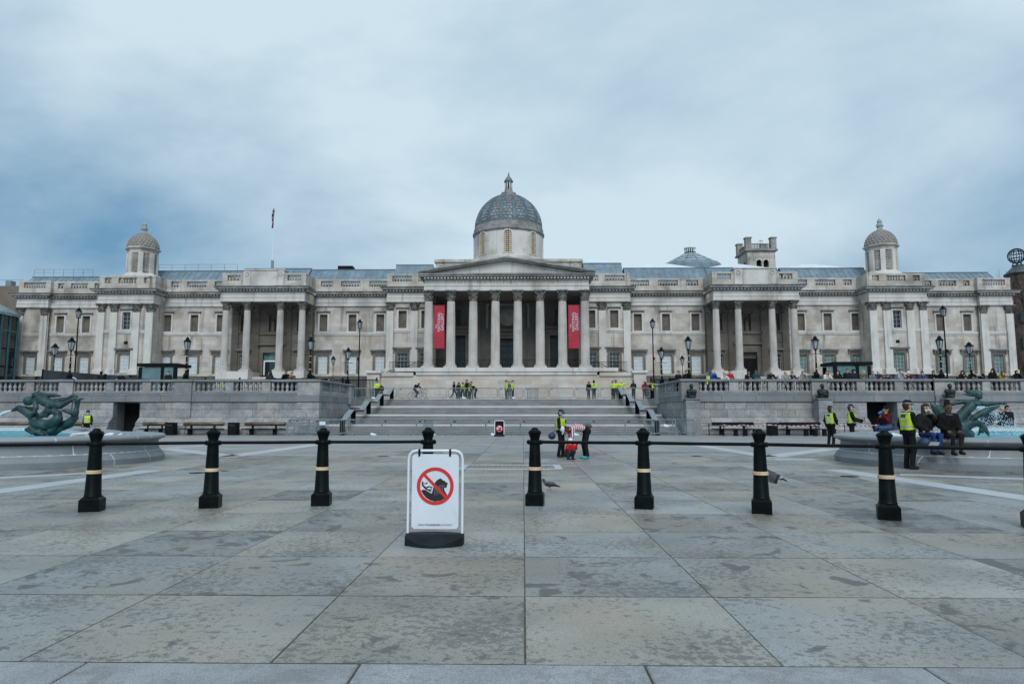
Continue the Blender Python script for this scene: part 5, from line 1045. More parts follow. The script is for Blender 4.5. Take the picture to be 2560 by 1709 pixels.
for i, x in enumerate((14.0, 14.63, 15.25, 18.6, 19.2, 19.8, 20.4)):
    t = thing('stool', 'low round black stool before the right wall, %s from the steps' % ORD[i], 'stool', (x, 45.6, 0), 'round stools by the right wall'); MB().lathe([(.16, 0), (.15, .02), (.15, .40)], 14, (x, 45.6, 0)).build('pedestal', BLACKM, t, True); MB().lathe([(.175, .40), (.18, .42), (.18, .455), (.16, .47)], 14, (x, 45.6, 0)).build('seat', RUB, t, True)
PT = [(12.6, 46.9), (13.05, 45.0), (14.3, 45.0), (16.2, 45.4), (19.0, 45.0), (20.95, 45.2), (23.2, 45.2)]
for i, (x, y) in enumerate(PT):
    t = thing('tape_post', 'thin black post carrying the red and white tape, %s from the steps' % ORD[i], 'post', (x, y, 0), 'tape posts by the right wall'); MB().tube([(x, y, 0), (x, y, .80)], .03, 8).build('post', BLACKM, t, True); MB().lathe([(.05, 0), (.05, .03)], 10, (x, y, 0)).build('foot_plate', BLACKM, t)
tp = thing('barrier_tape', 'red and white striped tape strung past the right-hand benches', 'tape', (16, 45.2, .7)); qa, qb = MB(), MB()
for (x0, y0), (x1, y1) in zip(PT, PT[1:]):
    L_ = math.hypot(x1 - x0, y1 - y0); n = max(2, int(L_ / .14)) 
    for i in range(n):
        a, b = i / n, (i + 1) / n; sg_ = lambda t_: .74 - .07 * math.sin(math.pi * t_); X_ = lambda t_: x0 + (x1 - x0) * t_; Y2 = lambda t_: y0 + (y1 - y0) * t_
        (qa if i % 2 else qb).raw([(X_(a), Y2(a) - .032, sg_(a) - .028), (X_(b), Y2(b) - .032, sg_(b) - .028), (X_(b) - .04, Y2(b) - .032, sg_(b) + .028), (X_(a) - .04, Y2(a) - .032, sg_(a) + .028)], [(0, 1, 2, 3)])
qa.build('red_stripes', mat('tape_red', (.33, .06, .06), .6, .1, 5), tp); qb.build('white_stripes', mat('tape_white', (.5, .5, .5), .6, .1, 5), tp)
# --- litter by the barriers
for i, (x, y, z_, lab) in enumerate(((-9.9, 45.2, 0, 'crumpled white bag on the ground at the foot of the steps, left'), (-6.0, 45.3, 0, 'crumpled white bag by the edge-on barrier'), (-1.95, 44.9, 0, 'small white bag beside the black sign'), (3.45, 45.2, 0, 'crumpled white bag at the foot of the steps, right of the striped woman'), (9.55, 46.2, .55, 'white bag caught on the askew barrier at the right'), (-14.1, 64.3, TZ, 'white bag at the top of the steps by the left end'), (-5.6, 64.4, TZ, 'white bag under the cyclist'), (-.9, 64.4, TZ, 'white bag at the feet of the middle officers'))):
    pr = [('e', 0, (0, 0, .08), (.13, .1, .09)), ('e', 0, (.1, .02, .06), (.09, .08, .06)), ('e', 0, (-.07, 0, .15), (.06, .06, .07))]
    me = sdf_mesh('bag', pr, .03, .02); me.materials.append(WHITEP); o = bpy.data.objects.new('plastic_bag', me); COL.objects.link(o); o.location = (x, y, z_); o.scale = (1.3, 1, 1); tag(o, lab, 'bag', 'litter bags')
q = MB().box(-15.5, -15.1, 45.9, 45.915, .62, .86).build('paper_notice', WHITEP); tag(q, 'white paper notice fixed to the left end of the lower barriers', 'notice'); q.location = (1.9, -.25, .08)
# --- glass lift pavilions on the terrace
for nm, x0, x1, y0, y1, z1_ in (('left', -31.9, -28.7, 56, 58.2, 5.6), ('right', 25.1, 28.1, 55.5, 57.7, 5.62)):
    t = thing('glass_pavilion', 'flat-roofed black framed glass kiosk on the %s terrace' % nm, 'kiosk', ((x0 + x1) / 2, (y0 + y1) / 2, TZ), 'glass kiosks')
    MB().bev(x0 - .1, x1 + .1, y0 - .1, y1 + .1, z1_ - .26, z1_, .03).build('roof', BLACKM, t)
    for x in (x0 + .15, x1 - .15, (x0 + x1) / 2 + .4): MB().box(x - .12, x + .12, y0, y0 + .24, TZ, z1_ - .32).build('post', BLACKM, t)
    for x in (x0 + .15, x1 - .15): MB().box(x - .12, x + .12, y1 - .24, y1, TZ, z1_ - .32).build('post', BLACKM, t)
    MB().box(x0 + .27, (x0 + x1) / 2 + .28, y0 + .08, y0 + .11, TZ + .05, z1_ - .33).build('pane', GLASST, t); MB().box((x0 + x1) / 2 + .52, x1 - .27, y0 + .08, y0 + .11, TZ + .05, z1_ - .33).build('pane', GLASST, t)
# --- bronze busts on pedestals
def bust(k_):
    e = [0, .02, -.02][k_]
    pr = [('e', 0, (0, .0, .76), (.095, .115, .13)), ('c', 0, (0, -.02, .72), (0, -.06, .64), .075, .055), ('c', 0, (0, .01, .5), (0, 0, .66), .075, .065), ('c', 0, (-.20, .02, .43), (.20, .02, .43), .10, .10), ('c', 0, (-.15, .0, .40), (-.12, 0, .12), .15, .12), ('c', 0, (.15, 0, .40), (.12, 0, .12), .15, .12), ('b', 0, (0, 0, .06), (.17, .13, .08), .02), ('c', 0, (0, -.115, .75), (0, -.14, .72), .016, .02), ('e', 0, (0, .03, .80), (.1, .11, .1))]
    if k_ == 1: pr += [('c', 0, (-.2, -.1, .35), (.2, -.12, .2), .09, .1), ('c', 0, (.24, 0, .4), (.2, 0, .1), .12, .12)]
    me = sdf_mesh('bust', pr, .022, .022); me.materials.append(BRONZD); return me
for i, (x, lab) in enumerate(((11.66, 'dark bronze bust at the corner of the right wall'), (20.68, 'dark bronze bust draped in a cloak on the right wall'), (29.4, 'dark bronze bust in uniform behind the right fountain'))):
    o = bpy.data.objects.new('bust', bust(i)); COL.objects.link(o); o.location = (x, 47.62, 2.5); o.scale = (1.18, 1.1, 1.12); tag(o, lab, 'bust', 'bronze busts on the wall')
    t = thing('bust_pedestal', 'tall stone pedestal under the %s bust from the steps' % ORD[i], 'pedestal', (x, 47.4, 0), 'pedestals of the busts'); w_ = .48
    MB().bev(x - w_, x + w_, 47.22, 48.02, 0, 1.19, .012).build('lower_stone', GRAN, t); MB().bev(x - w_, x + w_, 47.23, 48.02, 1.195, 1.83, .012).build('middle_stone', GRAN, t); MB().bev(x - w_, x + w_, 47.22, 48.02, 1.835, 2.40, .012).build('upper_stone', GRAN, t); MB().bev(x - w_ - .05, x + w_ + .05, 47.15, 48.02, 2.405, 2.5, .02).build('cap', GRAND, t)
    for k_, (txt, z_, sz) in enumerate([('CUNNINGHAM', 2.2, .12), ('1883 1963', 2.05, .10)] if i == 0 else []):
        tm = text_mesh('lettering', txt, sz, INKG, .004); o = bpy.data.objects.new('lettering', tm); COL.objects.link(o); o.parent = t; o.rotation_euler = (R(90), 0, 0); o.location = (0, 47.215 - 47.4, z_)
# --- dark banners and railings behind the left balustrade
hb = thing('hoarding', 'dark printed fabric hoarding on the terrace behind the left fountain', 'hoarding', (-35, 50.6, TZ))
MB().raw([(-35.9, 50.4, TZ), (-31.3, 50.4, TZ), (-31.3, 50.4, 4.35), (-35.9, 50.4, 4.7), (-35.9, 50.46, TZ), (-31.3, 50.46, TZ), (-31.3, 50.46, 4.35), (-35.9, 50.46, 4.7)], [(0, 1, 2, 3), (4, 7, 6, 5), (3, 2, 6, 7), (0, 3, 7, 4), (1, 5, 6, 2)]).build('left_panel', mat('hoarding_print', (.018, .022, .028), .7, .5, 1.2), hb)
MB().raw([(-31.2, 50.4, TZ), (-27.4, 50.4, TZ), (-27.4, 50.4, 3.95), (-31.2, 50.4, 4.32), (-31.2, 50.46, TZ), (-27.4, 50.46, TZ), (-27.4, 50.46, 3.95), (-31.2, 50.46, 4.32)], [(0, 1, 2, 3), (4, 7, 6, 5), (3, 2, 6, 7), (0, 3, 7, 4), (1, 5, 6, 2)]).build('right_panel', mat('hoarding_blue', (.02, .032, .05), .6, .3, 1), hb)
tm = text_mesh('lettering', 'D', .85, WHITEP, .006); o = bpy.data.objects.new('lettering', tm); COL.objects.link(o); o.parent = hb; o.rotation_euler = (R(90), 0, 0); o.location = (1.45, -.21, 1.05)
MB().box(-31.25, -31.1, 50.36, 50.5, TZ, 4.4).box(-35.95, -35.85, 50.36, 50.5, TZ, 4.75).build('post', BLACKM, hb)
for nm, x0, x1 in (('left', -74.0, -17.2), ('right', 14.9, 70.0)):
    t = thing('iron_railing', 'long black iron railing before the gallery, %s of the podium' % nm, 'railing', ((x0 + x1) / 2, 80, TZ)); q = MB()
    for i in range(int((x1 - x0) / .17)): q.bar((x0 + .17 * i, 80, TZ), (x0 + .17 * i, 80, 5.5), .06)
    tag(q.build('bars', BLACK, t), kind='stuff'); MB().bar((x0, 80, 5.35), (x1, 80, 5.35), .08).bar((x0, 80, 3.1), (x1, 80, 3.1), .08).build('rails', BLACK, t)
    for k_ in range(15): x = x0 + (x1 - x0) * k_ / 14; MB().box(x - .08, x + .08, 79.92, 80.08, TZ, 5.65).build('post', BLACK, t)
    bx_ = MB(); xs_ = -19.5 if nm == 'left' else 15.2
    pn = thing('black_hoarding', 'solid black panel on the terrace beside the %s stair wall' % nm, 'panel', (xs_, 60, TZ)); MB().box(xs_ - 2.4, xs_ + 2.4, 59.9, 59.96, TZ, 4.55).build('board', BLACKM, pn)
    for x in (-2.4, 0, 2.4): MB().box(xs_ + x - .05, xs_ + x + .05, 59.97, 60.05, TZ, 4.6).build('post', BLACK, pn)
# --- buildings beyond
lg = thing('glass_building', 'dark glass building with teal mullions at the left edge', 'building', (-80, 88, TZ))
q = MB(); q.box(-110, -72.0, 70, 95.2, TZ, 15.4); q.build('wall', BLACKM, lg)
for i in range(8):
    for j in range(5): MB().box(-71.99, -71.94, 83.2 + 1.5 * i + .12, 83.2 + 1.5 * (i + 1) - .12, TZ + .2 + 2.5 * j, TZ + 2.5 * (j + 1)).build('pane', GLASSD, lg)
for i in range(9): MB().box(-72.0, -71.8, 83.1 + 1.5 * i, 83.3 + 1.5 * i, TZ, 15.2).build('mullion', mat('teal_frame', (.05, .15, .18), .5, .2, 2), lg)
for z_ in (5.3, 12.8): MB().box(-71.99, -71.85, 83, 95.2, z_, z_ + .22).build('transom', mat('teal_frame'), lg)
MB().raw([(-71.6, 70, 15.4), (-71.6, 95.3, 15.4), (-78, 95.3, 18.6), (-78, 70, 18.6), (-71.6, 70, 15.0), (-71.6, 95.3, 15.0)], [(0, 1, 2, 3), (4, 5, 1, 0)]).build('roof', mat('glass_roof', (.25, .36, .40), .25, .3, 2, brick=(.9, .5, .4)), lg)
MB().box(-120, -75.5, 100.5, 108, 14, 20.6).build('rear_block', mat('tan_render', (.20, .16, .13), .9, .1, 1), lg)
q = MB()
for i in range(8): q.bar((-93 + 2.4 * i, 101, 20.6), (-93 + 2.4 * i, 101, 21.6), .05)
q.bar((-93, 101, 21.6), (-76, 101, 21.6), .05); q.bar((-80.2, 101, 20.6), (-80.2, 101, 22.4), .06); q.bar((-80.7, 101, 22.3), (-79.6, 101, 22.0), .05); q.box(-78.6, -77.8, 101, 102, 20.6, 21.5); q.build('roof_rail', STEEL, lg)
# octagonal glazed lantern
oc = thing('glass_dome', 'low octagonal glazed dome with a drum lantern behind the gallery roof', 'dome', (29.3, 118, 24))
MB().lathe([(5.4, 22), (5.4, 26.6), (5.0, 27.2)], 16, (29.3, 118, 0)).build('base', ZINC, oc)
for i in range(4):
    r0, r1, z0_, z1_ = (4.9 - 1.0 * i, 4.9 - 1.0 * (i + 1), 27.1 + .56 * i, 27.1 + .56 * (i + 1)); m_ = MB()
    for j in range(16):
        a, b = R(22.5 * j + .8), R(22.5 * (j + 1) - .8); MB().raw([(29.3 + r0 * math.cos(a), 118 + r0 * math.sin(a), z0_ + .08), (29.3 + r0 * math.cos(b), 118 + r0 * math.sin(b), z0_ + .08), (29.3 + r1 * math.cos(b), 118 + r1 * math.sin(b), z1_), (29.3 + r1 * math.cos(a), 118 + r1 * math.sin(a), z1_)], [(0, 1, 2, 3)]).build('pane', mat('dome_glass', (.30, .40, .41), .2, .2, 1, rnd=.15), oc) if math.sin((a + b) / 2) < .2 else None
    MB().lathe([(r0 - .02, z0_ - .1), (r0 + .05, z0_), (r0 - .02, z0_ + .07)], 32, (29.3, 118, 0), cap=False).build('ring', ZINCE, oc)
MB().lathe([(4.85, 27.0), (.9, 29.25)], 16, (29.3, 118, 0)).build('underlay', ZINCE, oc); MB().lathe([(1.0, 29.2), (1.0, 29.45), (.85, 29.5), (.85, 30.2)], 16, (29.3, 118, 0)).build('lantern', BLACKM, oc)
q = MB()
for j in range(16): a = R(22.5 * j); q.bar((29.3 + .9 * math.cos(a), 118 + .9 * math.sin(a), 29.4), (29.3 + .9 * math.cos(a), 118 + .9 * math.sin(a), 30.2), .13)
q.lathe([(1.05, 30.15), (1.05, 30.3), (.3, 30.55), (.04, 30.7)], 16, (29.3, 118, 0)); q.bar((29.3, 118, 30.6), (29.3, 118, 31.9), .06); q.build('lantern_frame', SKYL, oc)
# stone belvedere tower
tw = thing('stone_tower', 'square stone tower with arched openings and corner turrets beyond the gallery', 'tower', (47.5, 138, 20))
tx0, tx1, ty0, ty1 = 44.9, 50.5, 135, 141
q = MB(); wall_holes(tx0, tx1, 20, 33.8, [(46.7, 47.75, 29.2, 32.0), (48.1, 49.15, 29.2, 32.0)], ty0, .6, q); q.face([(tx0, ty1, 20), (tx0, ty0, 20), (tx0, ty0, 33.8), (tx0, ty1, 33.8)]); q.face([(tx1, ty0, 20), (tx1, ty1, 20), (tx1, ty1, 33.8), (tx1, ty0, 33.8)]); q.box(tx0 + .1, tx1 - .1, ty0 + .9, ty1, 20, 33.7); q.build('wall', PORT, tw)
for x in (47.22, 48.62):
    o = MB().box(x - .5, x + .5, ty0 + .7, ty0 + .85, 29.2, 32).build('arched_opening', BLACKM, tw)
    m_ = MB()
    for i in range(8):
        a, b = R(180 * i / 8), R(180 * (i + 1) / 8); m_.raw([(x + .52 * math.cos(a), ty0 - .03, 31.5 + .52 * math.sin(a)), (x + .52 * math.cos(b), ty0 - .03, 31.5 + .52 * math.sin(b)), (x + .62 * math.cos(b), ty0 - .03, 32.15), (x + .62 * math.cos(a), ty0 - .03, 32.15)], [(0, 1, 2, 3)])
    m_.build('arch_head', PORTW, o)
for yy in (136.6, 138.6): MB().box(tx0 - .02, tx0 + .1, yy - .4, yy + .4, 29.2, 31.8).build('side_opening', BLACKM, tw)
MB().bev(tx0 - .45, tx1 + .45, ty0 - .45, ty1 + .45, 33.7, 34.15, .1).build('cornice', LEDGE, tw)
for x, y in ((tx0 + .3, ty0 + .3), (tx1 - .3, ty0 + .3), (tx0 + .3, ty1 - .3), (tx1 - .3, ty1 - .3)): MB().bev(x - .55, x + .55, y - .55, y + .55, 34.15, 36.3, .06).bev(x - .68, x + .68, y - .68, y + .68, 36.3, 36.6, .06).build('turret', PORTD, tw)
q = MB(); q.box(tx0 + .8, tx1 - .8, ty0 + .1, ty0 + .4, 35.15, 35.35); q.box(tx0 + .8, tx1 - .8, ty0 + .1, ty0 + .4, 34.15, 34.4); q.box(tx0 + .1, tx0 + .4, ty0 + .8, ty1 - .8, 35.15, 35.35)
for i in range(12): q.lathe([(.08, 0), (.13, .3), (.07, .75)], 6, (tx0 + 1 + .32 * i, ty0 + .25, 34.4)); 
for i in range(12): q.lathe([(.08, 0), (.13, .3), (.07, .75)], 6, (tx0 + .25, ty0 + 1 + .34 * i, 34.4))
q.build('parapet', PORTD, tw); q = MB(); q.bar((48.3, 137, 34), (48.3, 137, 36.6), .07); q.bar((47.9, 137, 36.2), (48.9, 137, 36.4), .06); q.bar((48.7, 137, 35.2), (48.7, 137, 36.5), .05); q.build('aerial', BLACKM, tw)
# brown theatre tower with an open globe at the right edge
th = thing('brown_tower', 'brown building with a round tower and open iron globe at the right edge', 'building', (112, 152, TZ))
MB().box(106.2, 150, 150, 175, TZ, 28.5).build('wall', BROWN, th); MB().lathe([(2.6, TZ), (2.6, 31.6), (2.75, 31.8), (2.75, 32.1), (2.4, 32.2)], 20, (109.6, 150.5, 0)).build('round_tower', BROWN, th)
MB().box(105.4, 107.4, 149.4, 151, 27.2, 30.4).build('side_turret', BROWN, th)
MB().lathe([(2.5, 32.0), (2.2, 32.5), (1.3, 33.4), (1.1, 33.6), (1.2, 33.9)], 16, (109.3, 150, 0)).build('cap', mat('slate', (.06, .085, .095), .5, .2, 1), th)
q = MB(); gc = Vector((109.1, 150, 36.0)); gr = 1.66
for j in range(10): a = R(18 * j); q.tube([gc + Vector((gr * math.cos(a) * math.cos(t_), gr * math.sin(a) * math.cos(t_), gr * math.sin(t_))) for t_ in [R(20 * i) for i in range(18)]], .06, 5, closed=True)
for la in (-50, -25, 0, 25, 50): q.tube([gc + Vector((gr * math.cos(R(la)) * math.cos(t_), gr * math.cos(R(la)) * math.sin(t_), gr * math.sin(R(la)))) for t_ in [R(20 * i) for i in range(18)]], .06, 5, closed=True)
for j in range(6): a = R(60 * j); q.tube([gc + Vector((1.0 * math.cos(a), 1.0 * math.sin(a), -2.3)), gc + Vector((.75 * math.cos(a), .75 * math.sin(a), -1.5))], .09, 5)
q.build('iron_globe', BLACKM, th)
for i in range(4):
    for j in range(3): MB().box(107.6 + 2.0 * i, 108.7 + 2.0 * i, 147.75, 148.1, 10 + 5.5 * j, 12.6 + 5.5 * j).build('window', GLASSD, th) if i == 0 else None
MB().prism([(54.6, 22.0), (58.8, 22.0), (58.8, 24.2), (56.7, 26.0), (54.6, 24.2)], 'y', 112.2, 120).build('plant_room', PORTW, gal)
# bare winter trees before it
def bare_tree(x, y, h, seed, label):
    t = thing('bare_tree', label, 'tree', (x, y, TZ), 'bare trees at the right edge'); r_ = random.Random(seed); tr = MB(); tw_ = MB()
    def grow(p, d, L_, rad, dep):
        n = 3; pts = [p]; q_ = p
        for i in range(n): d = (d + Vector((r_.uniform(-.18, .18), r_.uniform(-.18, .18), r_.uniform(-.05, .12)))).normalized(); q_ = q_ + d * (L_ / n); pts.append(q_)
        (tr if dep < 2 else tw_).tube(pts, [rad * (1 - .12 * i) for i in range(n + 1)], 6 if dep < 2 else 3)
        if dep < 5:
            for k_ in range(r_.choice((2, 3)) if dep < 4 else 3):
                s_ = pts[r_.choice((2, 3, 3))]; nd = (d + Vector((r_.uniform(-.9, .9), r_.uniform(-.9, .9), r_.uniform(-.2, .6)))).normalized(); grow(s_, nd, L_ * r_.uniform(.62, .82), rad * .58, dep + 1)
    grow(Vector((x, y, TZ)), Vector((0, 0, 1)), h * .34, h * .022, 0); tr.build('trunk', BARK, t); tag(tw_.build('crown', BARK, t), kind='stuff')
bare_tree(88.0, 118, 24, 4, 'bare winter tree beyond the right end of the gallery, nearest it'); bare_tree(94, 124, 25, 9, 'bare winter tree at the right edge before the brown tower'); bare_tree(84.5, 112, 19, 21, 'smaller bare tree against the right end wall of the gallery')
# ================================================================ fountains
def fountain(MX, MY, sgn, label):
    t = thing('fountain_basin', label, 'fountain', (MX, MY, 0))
    def inside(x, y, e):
        x, y = abs(x), abs(y)
        return (x - 11.2) ** 2 + y * y < (3.45 + e) ** 2 or (x < 10.9 + e and y < 4.8 + (10.9 - x) * 1.12 + e * 1.5 and y < 15 + e)
    NA = 720; cache = {}
    def rad(e):
        if e not in cache:
            out = []
            for i in range(NA):
                a = 2 * math.pi * i / NA; c, s_ = math.cos(a), math.sin(a); lo, hi = 4, 20
                r_ = 20
                while r_ > 4 and not inside(c * r_, s_ * r_, e): r_ -= .25
                lo, hi = r_, r_ + .25
                for _ in range(9):
                    m_ = (lo + hi) / 2
                    if inside(c * m_, s_ * m_, e): lo = m_
                    else: hi = m_
                out.append(lo)
            cache[e] = out
        return cache[e]
    def P_(i, e, z_): i %= NA; a = 2 * math.pi * i / NA; return (MX + math.cos(a) * rad(e)[i], MY + math.sin(a) * rad(e)[i], z_)
    def course(name, prof, m_, step, off):
        rr = rad(0); i = 0; acc = off; st = 0; cuts = [0]
        for j in range(1, NA):
            p, q = P_(j - 1, 0, 0), P_(j, 0, 0); acc += math.hypot(p[0] - q[0], p[1] - q[1])
            if acc > step: cuts.append(j); acc = 0
        cuts.append(NA)
        for a, b in zip(cuts, cuts[1:]):
            mid = P_((a + b) // 2, 0, 0)
            if mid[0] / mid[1] * sgn > 1.1 or mid[1] < 8: continue      # never seen from the square's axis
            q = MB(); n = len(prof); idx = list(range(a, b + 1)); vv = []
            for w_, j in enumerate(idx):
                for e, z_ in prof: vv.append(P_(j, e, z_))
            g = .017                                                     # pull the ends in for the joint
            for k_ in range(n):
                for end, nb in ((0, 1), (len(idx) - 1, len(idx) - 2)):
                    A, B = Vector(vv[end * n + k_]), Vector(vv[nb * n + k_]); d = B - A; vv[end * n + k_] = tuple(A + d.normalized() * min(g, d.length * .4))
            ff = [(j * n + k_, (j + 1) * n + k_, (j + 1) * n + k_ + 1, j * n + k_ + 1) for j in range(len(idx) - 1) for k_ in range(n - 1)]
            ff += [tuple(range(n)), tuple((len(idx) - 1) * n + k_ for k_ in range(n))[::-1]]
            q.raw(vv, ff); q.build(name, m_, t, True)
    course('base_stone', [(-.3, 0), (.0, 0), (.01, .16), (-.03, .19), (-.05, .25), (-.12, .31), (-.14, .335), (-.4, .335)], BASIN, 3.1, 0)
    course('wall_stone', [(-.5, .345), (-.15, .345), (-.17, .40), (-.20, .62), (-.13, .66), (-.10, .675), (-.5, .675)], BASIN, 2.9, 1.4)
    course('coping_stone', [(-.66, .682), (-.10, .682), (-.02, .70), (.015, .745), (-.0, .80), (-.07, .838), (-.2, .85), (-.5, .85), (-.6, .82), (-.64, .74)], mat('fountain_coping', (.235, .258, .275), .6, .1, .8, fine=(60, .15), rnd=.06, streak=(.25, (.22, .24, .245), 1.4, .7)), 2.3, .6)
    q = MB(); core = [(-.31, .0), (-.006, .005), (.004, .16), (-.036, .19), (-.056, .25), (-.126, .31), (-.146, .34), (-.176, .40), (-.206, .62), (-.136, .66), (-.106, .68), (-.028, .702), (.009, .745), (-.006, .797), (-.074, .832), (-.2, .844), (-.5, .844), (-.595, .815), (-.635, .74), (-.66, .5)]; n = len(core)
    vv = [P_(j, e, z_) for j in range(0, NA, 2) for e, z_ in core]; m_ = NA // 2
    q.raw(vv, [(j * n + k_, ((j + 1) % m_) * n + k_, ((j + 1) % m_) * n + k_ + 1, j * n + k_ + 1) for j in range(m_) for k_ in range(n - 1)]); q.build('mortar', MORTAR, t)
    wt = MB().face([P_(j, -.645, .60) for j in range(0, NA, 2)]).build('water', WATER); tag(wt, kind='structure')
    return t
FLX, FLY, FRX, FRY = -26.2, 21.2, 24.5, 21.3
fountain(FLX, FLY, -1, 'wide lobed granite fountain basin with white joints at the left'); fountain(FRX, FRY, 1, 'wide lobed granite fountain basin with white joints at the right, people seated on its rim')
def statue(name, label, pts_scale, origin, chains, loc, res, kk):
    pr = []
    for ch in chains:
        for a, b in zip(ch, ch[1:]):
            f = lambda p: ((p[0] - origin[0]) * pts_scale, p[3] if len(p) > 3 else 0.0, (origin[1] - p[1]) * pts_scale)
            pr.append(('c', 0, f(a), f(b), a[2] * pts_scale, b[2] * pts_scale))
    me = sdf_mesh(name, pr, res, kk); me.materials.append(BRONZE); o = bpy.data.objects.new(name, me); COL.objects.link(o); o.location = loc; return tag(o, label, 'statue', 'bronze fountain statues')
statue('bronze_statue', 'green bronze of two sea children riding a coiled dolphin in the left fountain', .00294, (640, 925), [
    [(400, 830, 55), (500, 870, 60), (650, 890, 70), (780, 830, 45)], [(560, 920, 45), (700, 920, 45)], [(380, 835, 25, -.2), (470, 880, 22, -.25), (560, 860, 40, -.15)], [(520, 900, 40), (700, 900, 40)], [(480, 850, 30, -.22), (620, 900, 20, -.26)], [(700, 860, 36, -.2), (780, 800, 22, -.2)],
    [(118, 588, 9, -.05), (150, 566, 22, -.05), (215, 545, 42, -.05), (300, 575, 58, -.05), (400, 640, 68, 0), (455, 730, 76, 0), (530, 770, 76, -.06), (640, 775, 70, -.14), (740, 750, 68, -.2), (800, 690, 60, -.2), (790, 620, 48, -.18), (730, 585, 42, -.18), (665, 600, 36, -.2), (640, 645, 30, -.22)],
    [(600, 790, 66, .16), (780, 790, 66, .16), (890, 750, 64, .12), (970, 680, 48, .05), (1000, 590, 36, 0), (1003, 520, 24, 0), (985, 440, 16, 0), (975, 395, 8, 0)],
    [(1005, 520, 22, 0), (1010, 450, 22, -.02), (1045, 425, 20, -.02), (1100, 412, 6, -.02)], [(1003, 500, 20, .0), (1020, 470, 22, 0), (1030, 530, 12, 0)],
    [(365, 445, 58, -.18), (375, 445, 60, -.16)], [(355, 475, 34, -.2), (380, 470, 40, -.17)], [(395, 372, 52, .12), (410, 372, 56, .12)], [(430, 350, 40, .12), (520, 350, 12, .14)],
    [(430, 455, 34, -.1), (480, 420, 58, 0), (560, 455, 66, 0), (650, 485, 60, 0), (690, 480, 52, 0)],
    [(690, 460, 48, .06), (780, 440, 40, .08), (860, 420, 30, .08), (925, 375, 26, .08), (985, 385, 18, .06)], [(690, 500, 52, -.08), (790, 510, 46, -.08), (870, 470, 34, -.06), (945, 425, 22, -.03), (990, 400, 14, 0)],
    [(490, 400, 34, .1), (560, 372, 28, .12), (640, 370, 24, .1), (740, 376, 12, .1)], [(455, 470, 32, -.14), (490, 545, 30, -.2), (470, 610, 26, -.22), (430, 660, 22, -.18), (400, 690, 16, -.14)],
    [(840, 575, 16, -.12), (900, 580, 30, -.14), (960, 610, 28, -.12), (1003, 645, 10, -.1)], [(640, 520, 40, -.1), (620, 590, 40, -.12), (560, 640, 40, -.12)], [(360, 540, 14, -.05), (410, 545, 18, -.05)]], (-19.1, 27.4, .58), .018, .007)
statue('bronze_statue', 'green bronze mermaid with outstretched arms and a big-tailed dolphin in the right fountain', .0017, (900, 1190), [
    [(185, 455, 30, .15), (230, 500, 60, .15), (300, 570, 105, .12), (370, 690, 125, .08), (440, 830, 140, .02), (560, 980, 150, -.02), (760, 1010, 140, 0)],
    [(600, 1100, 150), (900, 1120, 120)], [(700, 960, 130), (900, 900, 110, -.05), (1050, 860, 80, -.08), (1150, 900, 62, -.1), (1230, 980, 52, -.1), (1285, 1080, 36, -.1), (1310, 1165, 8, -.1)], [(1180, 930, 40, -.1), (1150, 1030, 40, -.08), (1090, 1140, 12, -.06)], [(1240, 1000, 40, -.1), (1180, 1060, 30, -.1)],
    [(700, 790, 110), (790, 690, 112), (900, 580, 108), (1000, 490, 105), (1060, 430, 92)], [(1060, 440, 60, -.12), (1090, 460, 40, -.2)], [(1110, 400, 46), (1140, 340, 42)], [(1170, 290, 60, -.02), (1185, 240, 68, -.02), (1195, 215, 62, -.02)], [(1200, 300, 40, -.05), (1205, 310, 34, -.06)],
    [(1150, 200, 70, .02), (1080, 210, 62, .03), (1000, 190, 44, .05), (940, 170, 22, .05), (880, 150, 7, .05)], [(1080, 240, 50, .03), (980, 235, 34, .05), (880, 232, 8, .06)], [(1040, 170, 40, .04), (1010, 140, 20, .04), (930, 150, 6, .04)],
    [(1090, 420, 70), (1200, 430, 58, -.04), (1320, 450, 54, -.08), (1450, 440, 46, -.1), (1580, 430, 36, -.12), (1660, 430, 28, -.12), (1745, 447, 8, -.12)], [(1640, 440, 18, -.12), (1700, 470, 7, -.12)],
    [(1000, 410, 66, .06), (880, 400, 52, .12), (740, 420, 46, .16), (600, 460, 42, .2), (500, 490, 36, .2), (430, 485, 18, .2)],
    [(930, 790, 36, -.15), (1010, 740, 62, -.16), (1130, 670, 68, -.16), (1280, 590, 60, -.16), (1420, 550, 42, -.15), (1560, 500, 22, -.13)], [(960, 720, 60), (900, 850, 100)]], (16.75, 26.2, .58), .014, .006)
# jets and spray: drops of water in the air
def drops(name, label, paths, n, seed, size, par=None):
    r_ = random.Random(seed); q = MB()
    for path, spread, share in paths:
        for _ in range(int(n * share)):
            t_ = r_.random() * (len(path) - 1); i = min(int(t_), len(path) - 2); f = t_ - i; sp_ = spread * (.25 + f if len(path) == 2 else .3 + t_ / (len(path) - 1))
            p = [path[i][k_] + (path[i + 1][k_] - path[i][k_]) * f + r_.gauss(0, sp_) for k_ in range(3)]; s_ = size * r_.uniform(.4, 1.3)
            if p[2] < .62: p[2] = .62
            q.raw([(p[0] + s_, p[1], p[2]), (p[0], p[1] + s_, p[2]), (p[0] - s_, p[1], p[2]), (p[0], p[1] - s_, p[2]), (p[0], p[1], p[2] + s_ * 1.4), (p[0], p[1], p[2] - s_ * 1.4)], [(0, 1, 4), (1, 2, 4), (2, 3, 4), (3, 0, 4), (1, 0, 5), (2, 1, 5), (3, 2, 5), (0, 3, 5)])
    o = q.build(name, FOAM); return tag(o, label, 'water spray', None, 'stuff')
jl = [(-20.65, 27.3, 1.60), (-20.95, 27.3, 1.50), (-21.3, 27.25, 1.25), (-21.6, 27.2, .9), (-21.8, 27.2, .62)]
